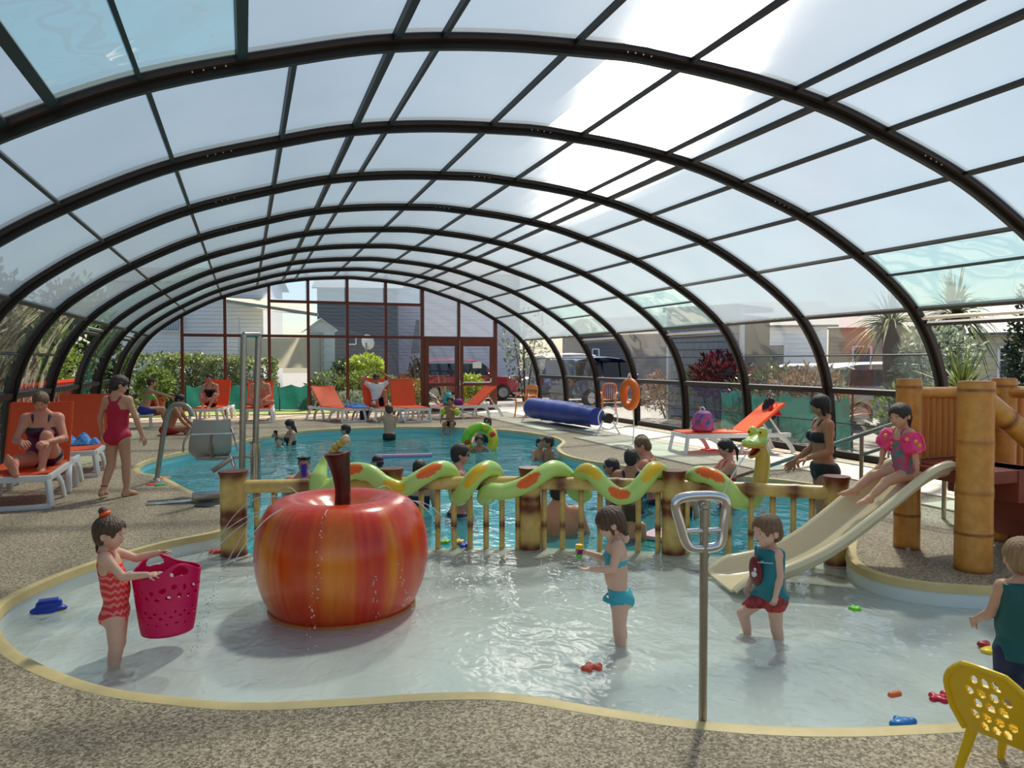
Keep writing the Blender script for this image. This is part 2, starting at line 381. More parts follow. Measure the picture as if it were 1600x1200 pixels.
wall_strip(seq(iR, iL), -1.3, -.02, LINER_B, 'wall_swimming_pool')
tag(MB().poly(KID, (), -.30).build('floor_paddling_pool', LINER_K, smooth=False), kind='structure')
tag(MB().poly(BIG, (), -1.25).build('floor_swimming_pool', LINER_B, smooth=False), kind='structure')
# low dividing wall under the fence
dv = MB(); tmp = [fence_pt(s) for s in np.linspace(0, 4, 41)]; nn = [fence_nrm(s) for s in np.linspace(0, 4, 41)]
dv.sheet([[(*(p-q*.12), -1.28) for p, q in zip(tmp, nn)], [(*(p-q*.12), -.17) for p, q in zip(tmp, nn)], [(*(p+q*.12), -.17) for p, q in zip(tmp, nn)], [(*(p+q*.12), -.30) for p, q in zip(tmp, nn)]])
tag(dv.build('wall_divider', COPM), kind='structure')
WK = water_mat('paddling_water', (.93, .985, .97), 3.0, .52, milk=.48, milkcol=(.86, .91, .87))
WB = water_mat('swimming_water', (.45, .90, .95), 1.9, .6, milk=.34, milkcol=(.14, .70, .80))
tag(MB().poly(KID, (), WATER_Z).build('water_paddling', WK, smooth=False), kind='structure')
tag(MB().poly(BIG, (), WATER_Z).build('water_swimming', WB, smooth=False), kind='structure')

# pale concrete slabs down the sunny side
SLAB = [mat('concrete_slab_%d' % i, c, .8, noise=.12, nscale=5, bump=.15, bscale=60) for i, c in enumerate([(214, 204, 184), (206, 196, 176), (220, 211, 192)])]
def inside(p, L):
    c = False; n = len(L)
    for i in range(n):
        a, b = L[i], L[i-1]
        if (a[1] > p[1]) != (b[1] > p[1]) and p[0] < (b[0]-a[0])*(p[1]-a[1])/(b[1]-a[1])+a[0]: c = not c
    return c
big_out = offset_loop(POOL2, .35)
slab_me = None; k = 0
for ix in range(4):
    for iy in range(21):
        x = 6.75+ix*.62; y = 4.9+iy*.88
        if any(inside((x+dx, y+dy), big_out) for dx in (-.3, .3) for dy in (-.42, .42)): continue
        if slab_me is None or k < 3:
            o = MB().box((0, 0, 0), (.605, .865, .03)).build('slab', SLAB[k % 3], floor, bevel=.006, world=False); slab_me = slab_me or []; slab_me.append(o.data)
        else:
            o = bpy.data.objects.new('slab', slab_me[random.randrange(3)]); COL.objects.link(o); o.parent = floor
        o.location = (x, y, .006+random.uniform(0, .004)); k += 1

# ------------------------------------------------------------------ enclosure: arches, purlins, sheets
XC = 3.08
PROF = [(0, 4.2), (1.1, 4.13), (2.0, 4.0), (2.75, 3.80), (3.75, 3.47), (4.64, 3.02), (5.2, 2.66), (5.6, 2.32), (5.9, 1.9), (6.08, 1.5), (6.18, 1.12), (6.24, .6), (6.25, .0)]
HALF = catmull(PROF, 8)
FULL = [(XC-p[0], p[1]) for p in HALF[::-1]]+[(XC+p[0], p[1]) for p in HALF[1:]]
FA = np.array(FULL); FL = np.concatenate([[0], np.cumsum(np.linalg.norm(np.diff(FA, axis=0), axis=1))])
def on_arch(l): return np.array([np.interp(l, FL, FA[:, 0]), np.interp(l, FL, FA[:, 1])])
def l_of(xoff=None, z=None, side=1):                    # arc length of a purlin given its offset from the crown or (side walls) its height
    n = len(HALF)-1
    if xoff is not None: i = np.interp(abs(xoff), [p[0] for p in HALF], range(n+1))
    else: i = np.interp(-z, [-p[1] for p in HALF], range(n+1))
    j = n+i if side > 0 else n-i
    return float(np.interp(j, range(len(FL)), FL))
def nrm_arch(l):
    a, b = on_arch(max(l-.02, 0)), on_arch(min(l+.02, FL[-1])); d = (b-a)/np.linalg.norm(b-a); return np.array([-d[1], d[0]])   # outwards
ARCH_Y = [-1.0, 1.2, 3.4, 5.6, 7.8, 10.0, 12.2, 14.4, 16.6, 18.8, 21.0, 23.2]
ceiling = thing('ceiling', None, None, (XC, 12, 0), kind='structure')
wall_l = thing('wall_left', None, None, (-3.17, 12, 0), kind='structure')
wall_r = thing('wall_right', None, None, (9.33, 12, 0), kind='structure')
def profile_sweep(y, sect):                             # sect: closed (u along y, v outward) outline swept along the arch
    m = MB(); ls = np.linspace(0, FL[-1], 90); rows = []
    for l in ls:
        p = on_arch(l); q = nrm_arch(l); rows.append([(p[0]+q[0]*v, y+u, p[1]+q[1]*v) for u, v in sect+sect[:1]])
    return m.sheet(rows)
for y in ARCH_Y:
    a = profile_sweep(y, [(-.075, -.02), (.035, -.02), (.035, .06), (-.075, .06)]).build('arch', ALU, ceiling)
    profile_sweep(y, [(-.02, -.075), (.03, -.075), (.03, -.02), (-.02, -.02)]).build('arch_track', ALUD, a)
    if 3 < y < 24:                                       # four bright rivets beside two of the joints
        for l0 in (l_of(3.3, side=-1), l_of(.05), l_of(3.35)):
            bb = MB()
            for k in range(4):
                l = l0+(k-1.5)*.075; p = on_arch(l); q = nrm_arch(l); bb.ball((p[0]-q[0]*.024, y-.045, p[1]-q[1]*.024), .011, 8)
            bb.build('rivet', CHROME, a, kind='stuff')
P_OFF = [(-5.6, .055), (-4.64, .03), (-3.70, .036), (-2.72, .04), (-2.0, .06), (-1.64, .035), (-.54, .035), (.54, .035), (1.64, .035), (2.0, .06), (2.72, .035), (3.73, .035), (4.64, .03), (5.6, .055)]
CLEAR_R = {4, 3, 6, 8}; CLEAR_L = {7, 9}                # bays whose lower roof sector is a clear sheet (bay i runs from ARCH_Y[i])
CLEAR_R = {3, 6, 8}
def purlin(y0, y1, l, wd, par, m=ALUD, name='purlin', dep=.05):
    p = on_arch(l); q = nrm_arch(l); c = (p[0]+q[0]*.0, (y0+y1)/2, p[1]+q[1]*.0)
    M = Matrix(((q[1], 0, q[0]), (0, 1, 0), (-q[0], 0, q[1])))
    return MB().box(c, (wd, y1-y0, dep), M=M).build(name, m, par, smooth=False)
def pane(y0, y1, l0, l1, m, par, n=8, out=.02):
    rows = []
    for l in np.linspace(l0, l1, n):
        p = on_arch(l); q = nrm_arch(l); rows.append([(p[0]+q[0]*out, yy, p[1]+q[1]*out) for yy in (y0, y1)])
    return MB().sheet(rows).build('pane', m, par)
LJ, RJ = l_of(5.6, side=-1), l_of(5.6)
for i in range(len(ARCH_Y)-1):
    y0, y1 = ARCH_Y[i]+.03, ARCH_Y[i+1]-.07
    offs = list(P_OFF)
    if i == 2: offs = [(-5.6, .055), (-5.0, .05), (-4.5, .055), (-4.22, .07), (-3.72, .03), (-3.08, .07)]+offs[4:]
    ls = [l_of(o, side=1 if o > 0 else -1) for o, _ in offs]
    for (o, wd), l in zip(offs, ls): purlin(y0, y1, l, wd, ceiling)
    for k in range(len(ls)-1):
        oa, ob = offs[k][0], offs[k+1][0]
        clear = (i in CLEAR_R and oa >= 4.6) or (i in CLEAR_L and ob <= -3.6) or (i == 2 and ob <= -3.0 and k != 2)
        pane(y0, y1, ls[k], ls[k+1], SMOKE if clear else OPAL, ceiling, 6)
        if clear and i in CLEAR_R:
            for fr_ in (.42,): purlin(y0, y1, lerp(ls[k], ls[k+1], fr_), .022, ceiling, dep=.03)
    # side walls: rail at 1.15 m, thin bars, base track; clear sheets (some slid up and open)
    for side, wall in ((-1, wall_l), (1, wall_r)):
        z = lambda h: l_of(z=h, side=side)
        purlin(y0, y1, z(1.12), .085, wall, name='rail', dep=.09)
        purlin(y0, y1, z(.06), .10, wall, name='base_track', dep=.08)
        opened = i in ({3, 6, 8} if side > 0 else {7, 9})
        s = lambda a, b: (min(a, b), max(a, b))
        if not opened:
            purlin(y0, y1, z(1.70), .02, wall, name='bar', dep=.02)
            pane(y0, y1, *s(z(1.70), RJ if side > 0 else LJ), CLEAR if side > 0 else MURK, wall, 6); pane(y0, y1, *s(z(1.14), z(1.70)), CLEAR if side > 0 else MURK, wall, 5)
        else:
            purlin(y0, y1, z(2.20), .04, wall, m=WHITE if False else STEEL, name='bar', dep=.04); purlin(y0, y1, z(2.12), .05, wall, name='bar', dep=.05)
        purlin(y0, y1, z(.58), .018, wall, name='bar', dep=.02)
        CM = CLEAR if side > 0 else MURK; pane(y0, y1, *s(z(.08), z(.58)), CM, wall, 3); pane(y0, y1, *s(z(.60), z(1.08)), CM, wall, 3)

# ------------------------------------------------------------------ glazed end wall
YE = 23.28
wall_b = thing('wall_back', None, None, (XC, YE, 0), kind='structure')
mx = [float(GY(p, 560, YE)[0]) for p in (285, 352, 421, 482, 543, 603, 660, 717, 774)]
topz = lambda x: float(np.interp(abs(x-XC), [p[0] for p in HALF], [p[1] for p in HALF]))
ZT, ZU = float(GY(520, 526, YE)[2]), float(GY(520, 473, YE)[2])
for i, x in enumerate(mx):
    z0 = ZT if i == 7 else 0
    MB().box((x, YE, (z0+topz(x))/2), (.11 if i in (6, 8) else .085, .09, topz(x)-z0)).build('mullion', ENDFR, wall_b, bevel=.008)
for a, b in zip(mx[:-1], mx[1:]): MB().box(((a+b)/2, YE, ZT), (b-a-.08, .07, .085)).build('transom', ENDFR, wall_b)
for a, b in zip(mx[2:6], mx[3:7]): MB().box(((a+b)/2, YE, ZU), (b-a-.08, .07, .085)).build('transom', ENDFR, wall_b)
def end_pane(x0, x1, z0, z1f, m, n=8):
    xs = np.linspace(x0, x1, n); g = [[(x, YE, z0 if not callable(z0) else z0(x)) for x in xs], [(x, YE, z1f(x) if callable(z1f) else z1f) for x in xs]]
    MB().sheet(g).build('pane', m, wall_b)
edges = [XC-6.2]+mx+[XC+6.2]
for i, (a, b) in enumerate(zip(edges[:-1], edges[1:])):
    if i == 0 or i == len(edges)-2: end_pane(a, b, .02, lambda x: topz(x)-.02, ENDGL); continue
    if i not in (7, 8): end_pane(a, b, .02, ZT, ENDGL, 2)
    if 3 <= i <= 6: end_pane(a, b, ZT, ZU, ENDGL, 2); end_pane(a, b, ZU, topz, ENDTOP)
    elif i in (1, 2): end_pane(a, b, ZT, topz, ENDGL)
    else: end_pane(a, b, ZT, topz, glass('end_side_glass_%d' % i, (.86, .9, .93), .08, .02, haze=.2, hazecol=(.6, .65, .7)))
# double door in the end wall
door = thing('door_1', None, None, (mx[7], YE, 0), kind='structure')
MB().box(((mx[6]+mx[8])/2, YE, ZT-.06), (mx[8]-mx[6]-.1, .1, .16)).build('door_head', ENDFR, door, bevel=.01)
for a, b in ((mx[6]+.06, mx[7]), (mx[7], mx[8]-.06)):
    lf = MB()
    for x in (a+.07, b-.07): lf.box((x, YE-.02, 1.12), (.14, .06, 2.24))
    for z, h in ((.1, .2), (.86, .1), (2.17, .14)): lf.box(((a+b)/2, YE-.02, z), (b-a-.28, .055, h))
    leaf = lf.build('door_leaf', ENDFR, door, smooth=False)
    for z0, z1 in ((.2, .81), (.91, 2.1)): MB().box(((a+b)/2, YE-.02, (z0+z1)/2), (b-a-.27, .008, z1-z0)).build('pane', ENDGL, leaf, smooth=False)
a, b = mx[7]+.12, mx[8]-.2
MB().tube(catmull([(a, YE-.05, .9), (a+.02, YE-.13, .93), (a+.15, YE-.14, .93), (b-.15, YE-.14, .93), (b-.02, YE-.14, .95), (b, YE-.12, 1.05)], 5), .024, 10).build('push_bar', WHITE, door)
MB().tube([(mx[7], YE-.08, .15), (mx[7], YE-.08, 2.28)], .016, 8).build('lock_rod', STEEL, door)
MB().box((mx[7], YE-.09, .92), (.06, .07, .16)).build('lock_case', STEEL, door, bevel=.01)
MB().box((mx[7]+.6, YE-.06, 1.49), (.30, .006, .21)).build('notice_paper', mat('paper', (236, 236, 236), .8), door, smooth=False)
# ------------------------------------------------------------------ ground outside
gm = mat('asphalt', (138, 134, 128), .85, noise=.12, nscale=2, bump=.2, bscale=80)
tag(MB().poly([(-60, -40), (90, -40), (90, 110), (-60, 110)], [[(-3.3, -3), (9.6, -3), (9.6, 23.4), (-3.3, 23.4)]], -.02).build('ground', gm, smooth=False), kind='structure')
# ------------------------------------------------------------------ people: one smooth surface each, grown from a posed skeleton
def surface_nets(D, lo, h):
    S = D < 0; nx, ny, nz = D.shape
    c = [D[i:nx-1+i, j:ny-1+j, k:nz-1+k] for i in (0, 1) for j in (0, 1) for k in (0, 1)]
    sg = [q < 0 for q in c]; anyi = np.zeros(c[0].shape, bool); alli = np.ones(c[0].shape, bool)
    for q in sg: anyi |= q; alli &= q
    m = anyi & ~alli; idx = np.argwhere(m)
    if len(idx) == 0: return np.zeros((0, 3)), np.zeros((0, 4), int)
    cv = np.stack([q[m] for q in c], 1); off = np.array([(i, j, k) for i in (0, 1) for j in (0, 1) for k in (0, 1)], float)
    acc = np.zeros((len(idx), 3)); cnt = np.zeros(len(idx))
    for a in range(8):
        for b in range(a+1, 8):
            if np.abs(off[a]-off[b]).sum() != 1: continue
            da, db = cv[:, a], cv[:, b]; x = (da < 0) != (db < 0)
            t = np.where(x, da/np.where(np.abs(da-db) < 1e-12, 1, da-db), 0)
            acc += np.where(x[:, None], off[a]+(off[b]-off[a])*t[:, None], 0); cnt += x
    V = (idx+acc/cnt[:, None])*h+lo
    vid = -np.ones(m.shape, int); vid[m] = np.arange(len(idx)); F = []
    for ax in range(3):
        o1, o2 = [(1, 2), (2, 0), (0, 1)][ax]
        A = np.moveaxis(S, [ax, o1, o2], [0, 1, 2]); W = np.moveaxis(vid, [ax, o1, o2], [0, 1, 2])
        a, b = A[:-1, 1:-1, 1:-1], A[1:, 1:-1, 1:-1]
        for flip, mk in ((False, a & ~b), (True, ~a & b)):
            q = np.argwhere(mk)
            if len(q) == 0: continue
            i, j, k = q[:, 0], q[:, 1]+1, q[:, 2]+1
            f = np.stack([W[i, j-1, k-1], W[i, j, k-1], W[i, j, k], W[i, j-1, k]], 1)
            F.append(f[:, ::-1] if flip else f)
    F = np.concatenate(F); F = F[(F >= 0).all(1)]
    return V, F

class Field:
    def __init__(s, lo, hi, h):
        s.lo = np.array(lo, float); s.h = h; s.n = np.maximum(np.ceil((np.array(hi)-s.lo)/h).astype(int)+1, 4)
        s.D = np.full(s.n, .25, np.float32)
    def grid(s, lo=None, hi=None):
        a = np.zeros(3, int) if lo is None else np.clip(np.floor((lo-s.lo)/s.h).astype(int), 0, s.n)
        b = s.n if hi is None else np.clip(np.ceil((hi-s.lo)/s.h).astype(int)+1, 0, s.n)
        ax = [s.lo[i]+s.h*np.arange(a[i], b[i]) for i in range(3)]
        return tuple(slice(a[i], b[i]) for i in range(3)), np.meshgrid(*ax, indexing='ij', sparse=True)
    def put(s, fn, lo, hi, k, sub=False):
        sl, (x, y, z) = s.grid(np.array(lo)-k-2*s.h, np.array(hi)+k+2*s.h)
        A = s.D[sl]
        if A.size == 0: return
        B = fn(x, y, z).astype(np.float32)
        if sub: A2 = -A
        else: A2 = A
        hh = np.clip(.5+.5*(A2-B)/k, 0, 1); R = A2+(B-A2)*hh-k*hh*(1-hh)
        s.D[sl] = -np.minimum(-R, 1e3) if not sub else -R
    def cap(s, a, b, ra, rb=None, k=.01, flat=None, sub=False):
        rb = ra if rb is None else rb; a = np.array(a, float); b = np.array(b, float); d = b-a; L2 = max(float(d@d), 1e-12); R = max(ra, rb)
        if flat is not None:                            # flat = (axis, factor): thinner along axis
            ax, fc = flat; ax = np.array(ax, float); ax = ax/np.linalg.norm(ax)
        def fn(x, y, z):
            px, py, pz = x-a[0], y-a[1], z-a[2]; t = np.clip((px*d[0]+py*d[1]+pz*d[2])/L2, 0, 1)
            qx, qy, qz = px-d[0]*t, py-d[1]*t, pz-d[2]*t; r = ra+(rb-ra)*t
            if flat is None: return np.sqrt(qx*qx+qy*qy+qz*qz)-r
            w_ = qx*ax[0]+qy*ax[1]+qz*ax[2]; g = (1/fc-1)*w_
            return (np.sqrt((qx+ax[0]*g)**2+(qy+ax[1]*g)**2+(qz+ax[2]*g)**2)-r)*min(1, fc*1.2)
        s.put(fn, np.minimum(a, b)-R, np.maximum(a, b)+R, k, sub)
    def ell(s, c, r, M, k=.015, sub=False):             # M: 3x3, columns are the axes
        c = np.array(c, float); r = np.array(r, float); M = np.array(M)
        def fn(x, y, z):
            p = [(x-c[0])*M[0, i]+(y-c[1])*M[1, i]+(z-c[2])*M[2, i] for i in range(3)]
            k0 = np.sqrt(sum((p[i]/r[i])**2 for i in range(3))); k1 = np.sqrt(sum((p[i]/r[i]**2)**2 for i in range(3)))
            return k0*(k0-1)/np.maximum(k1, 1e-6)
        s.put(fn, c-r.max(), c+r.max(), k, sub)
    def mesh(s): return surface_nets(s.D, s.lo, s.h)

def unit(v): v = np.array(v, float); return v/np.linalg.norm(v)
def frame(fwd, up=(0, 0, 1)):                           # columns right, forward, up
    f = unit(fwd); r = np.cross(f, up); r = r/np.linalg.norm(r); return np.stack([r, f, np.cross(r, f)], 1)
def rotz(a): return np.array([[cos(a), -sin(a), 0], [sin(a), cos(a), 0], [0, 0, 1]])

SKINS = {'fair': (226, 178, 154), 'light': (212, 160, 132), 'tan': (186, 128, 98), 'brown': (150, 98, 74), 'pink': (222, 152, 128)}
HAIRS = {'black': (24, 20, 20), 'dark': (48, 34, 26), 'brown': (84, 58, 40), 'light': (120, 88, 58), 'blond': (158, 122, 82), 'grey': (120, 112, 104)}
def skin_mat(n): return mat('skin_'+n, SKINS[n], .5, noise=.07, nscale=14, spec=.35)
def hair_mat(n): return mat('hair_'+n, HAIRS[n], .42, noise=.45, nscale=26, stretch=(3, 3, .35), bump=.5, bscale=40)
def quick_mesh(name, V, F, m, parent, label=None, smooth_it=1):
    me = bpy.data.meshes.new(name)
    V = np.asarray(V, np.float32); F = np.asarray(F, np.int32)
    me.vertices.add(len(V)); me.vertices.foreach_set('co', V.ravel()); me.loops.add(F.size); me.loops.foreach_set('vertex_index', F.ravel())
    me.polygons.add(len(F)); me.polygons.foreach_set('loop_start', np.arange(0, F.size, 4, dtype=np.int32)); me.update(calc_edges=True); me.validate(); me.shade_smooth()
    me.materials.append(m); o = bpy.data.objects.new(name, me); COL.objects.link(o)
    if parent is not None: o.parent = parent
    if label: o['label'] = label
    return o
def relax(V, F, n=1, a=.5):
    for _ in range(n):
        S = np.zeros_like(V); C = np.zeros(len(V))
        for i in range(4):
            for j in (1, 3):
                np.add.at(S, F[:, i], V[F[:, (i+j) % 4]]); np.add.at(C, F[:, i], 1)
        V = V+(S/np.maximum(C, 1)[:, None]-V)*a
    return V

def hand_mesh(wrist, fdir, palm, L, h, curl=.4, spread=.18, side=1, r=None):
    """palm: direction the palm faces; side +1 right hand: the thumb leaves on the index side"""
    f = unit(fdir); n = unit(np.array(palm)-f*np.dot(palm, f)); t = np.cross(n, f)*side   # towards the thumb
    w = np.array(wrist, float); r = r or L*.052
    fd = Field(w-L*1.25, w+L*1.25, h)
    k = r*.8
    pal = L*.48
    for i, (off, ln) in enumerate([(.20, .40), (.07, .46), (-.06, .43), (-.18, .34)]):
        kn = w+f*pal*(1-.03*i*i/3)+t*off*L
        fd.cap(w+f*L*.06+t*off*L*.55, kn, r*1.25, r*1.2, k*1.6)
        d0 = unit(f+t*(off-.02)*spread*3); p = kn; a = 0
        for j, sg in enumerate((.45, .32, .25)):
            a += curl*(.55, .75, .6)[j]*1.4; dd = unit(d0*cos(a)+n*sin(a)); q = p+dd*ln*L*sg
            fd.cap(p, q, r*(1.05-.12*j), r*(.95-.12*j), k*.35); p = q
    th0 = w+f*L*.14+t*L*.12; d1 = unit(f*.55+t*.8+n*.25); th1 = th0+d1*L*.2; d2 = unit(f*.85+t*.35+n*(.2+curl*.6)); th2 = th1+d2*L*.17; th3 = th2+unit(d2+n*curl*.5)*L*.12
    fd.cap(th0, th1, r*1.5, r*1.2, k); fd.cap(th1, th2, r*1.15, r*1.05, k*.5); fd.cap(th2, th3, r*1.0, r*.85, k*.4)
    fd.cap(w-f*L*.16, w+f*L*.12, r*2.0, r*2.2, k*1.5, flat=(n, .72))
    return fd.mesh()

def head_mesh(P, h, kid, hairspec, hat=None):
    """P: head centre (mid-skull), M: frame, s: head height"""
    c, M, s = P; R, Fw, Up = M[:, 0], M[:, 1], M[:, 2]; at = lambda u, v, w_: c+(R*u+Fw*v+Up*w_)*s
    fd = Field(c-s*.85, c+s*.85, h); k = .045*s
    wd = lerp(.335, .385, kid)
    fd.ell(at(0, -.03, .12), (wd*s, .43*s*lerp(.97, 1.0, kid), .38*s), M, k)
    fd.ell(at(0, .09, -.12), (wd*.84*s, .29*s, .33*s), M, .08*s)                       # face
    fd.ell(at(0, .19, -.36), (.14*s, .12*s, .11*s), M, .1*s)                            # chin
    for q in (-1, 1): fd.ell(at(q*.17, .20, -.16), (.12*s, .11*s, .14*s), M, .08*s)     # cheeks
    for q in (-1, 1): fd.ell(at(q*.145, .405, .005), (.075*s, .05*s, .05*s), M, .05*s, sub=True)   # eye sockets
    fd.cap(at(-.16, .335, .075), at(.16, .335, .075), .05*s, k=.06*s)                   # brow
    nl = lerp(1, .7, kid); fd.cap(at(0, .36, .02), at(0, .36+.09*nl, -.12), .03*s, .048*s, .05*s)
    for q in (-1, 1): fd.ell(at(q*.045, .385, -.135), (.035*s, .04*s, .03*s), M, .03*s)
    fd.cap(at(-.07, .355, -.235), at(.07, .355, -.235), .027*s, k=.03*s); fd.cap(at(-.055, .345, -.275), at(.055, .345, -.275), .03*s, k=.03*s)
    fd.cap(at(-.08, .40, -.255), at(.08, .40, -.255), .012*s, k=.015*s, sub=True)
    for q in (-1, 1):                                                                   # ears
        fd.ell(at(q*(wd+.025), -.02, -.04), (.035*s, .09*s, .125*s), M, .02*s); fd.ell(at(q*(wd+.06), -.005, -.02), (.03*s, .045*s, .07*s), M, .02*s, sub=True)
    fd.cap(at(0, -.08, -.25), at(0, -.12, -.62), .19*s*lerp(1, .86, kid), .2*s*lerp(1, .86, kid), .06*s)
    return fd.mesh(), at

def hair_mesh(P, h, kid, style, seed=0):
    c, M, s = P; R, Fw, Up = M[:, 0], M[:, 1], M[:, 2]; at = lambda u, v, w_: c+(R*u+Fw*v+Up*w_)*s
    ext = 1.9 if style in ('long', 'bob', 'ponytail', 'braid') else 1.05
    fd = Field(c-s*np.array([1, 1, ext]), c+s*np.array([1, 1, 1.05]), h); k = .05*s; wd = lerp(.335, .385, kid)
    th = {'buzz': .012, 'wet': .02, 'thin': .018}.get(style, .05)
    fd.ell(at(0, -.03, .13), ((wd+th)*s, (.43+th)*s, (.38+th)*s), M, k)
    if style == 'bob':
        for q in (-1, 1): fd.cap(at(q*.30, -.02, .05), at(q*.29, .04, -.42), .12*s, .10*s, .06*s)
        fd.ell(at(0, -.2, -.12), (.36*s, .25*s, .42*s), M, .08*s)
    if style == 'shag':
        for q in (-1, 1): fd.cap(at(q*.32, .02, .05), at(q*.30, .10, -.26), .085*s, .05*s, .06*s); fd.cap(at(q*.22, -.22, .0), at(q*.2, -.26, -.5), .14*s, .06*s, .06*s)
        fd.ell(at(0, -.24, -.12), (.33*s, .22*s, .38*s), M, .08*s)
    if style == 'long':
        for q in (-1, 1): fd.cap(at(q*.30, -.08, .05), at(q*.27, -.10, -1.0), .12*s, .07*s, .06*s)
        fd.ell(at(0, -.27, -.45), (.33*s, .16*s, .62*s), M, .08*s)
    if style in ('ponytail', 'braid'):
        fd.ell(at(0, -.2, -.02), (.31*s, .25*s, .3*s), M, .08*s)
        fd.cap(at(0, -.47, .06), at(.04, -.62, -.25), .09*s, .1*s, .04*s); fd.cap(at(.04, -.62, -.25), at(.06, -.52, -.85), .1*s, .035*s, .05*s)
    if style == 'bun':
        fd.ell(at(0, -.18, -.1), (.32*s, .26*s, .32*s), M, .08*s)
        fd.ell(at(-.02, -.26, .66), (.14*s, .13*s, .12*s), M, .04*s); fd.cap(at(0, -.1, .45), at(-.02, -.22, .6), .1*s, .08*s, .04*s)
        fd.cap(at(.02, -.3, -.35), at(.04, -.3, -.62), .08*s, .03*s, .05*s)
    if style in ('short', 'crop', 'wet', 'buzz'): fd.ell(at(0, -.22, -.08), ((wd-.02+th*.6)*s, .26*s, .32*s), M, .06*s)
    if style == 'fringe' or style == 'crop' or style == 'shag': fd.ell(at(0, .26, .25), (.29*s, .15*s, .14*s), M, .06*s)
    # cut the face free
    face_w = {'bob': .20, 'long': .22, 'shag': .22}.get(style, .30)
    fd.ell(at(0, .40, -.10 if style not in ('buzz', 'thin') else .0), (face_w*s, .34*s, .33*s if style not in ('thin',) else .45*s), M, .03*s, sub=True)
    if style in ('short', 'crop', 'buzz', 'wet', 'thin', 'bun', 'ponytail', 'braid'):
        for q in (-1, 1): fd.ell(at(q*.42, .09, -.22), (.16*s, .22*s, .26*s), M, .02*s, sub=True)
    sl, (x, y, z) = fd.grid()                            # locks
    u = (x-c[0])*R[0]+(y-c[1])*R[1]+(z-c[2])*R[2]; v = (x-c[0])*Fw[0]+(y-c[1])*Fw[1]+(z-c[2])*Fw[2]; ww = (x-c[0])*Up[0]+(y-c[1])*Up[1]+(z-c[2])*Up[2]
    a = np.arctan2(u, v+.05*s)
    if style != 'buzz': fd.D = fd.D+(np.sin(a*17+ww/s*5+seed)*.010*s+np.sin(a*31-ww/s*9+seed*2)*.006*s).astype(np.float32)
    return fd.mesh()

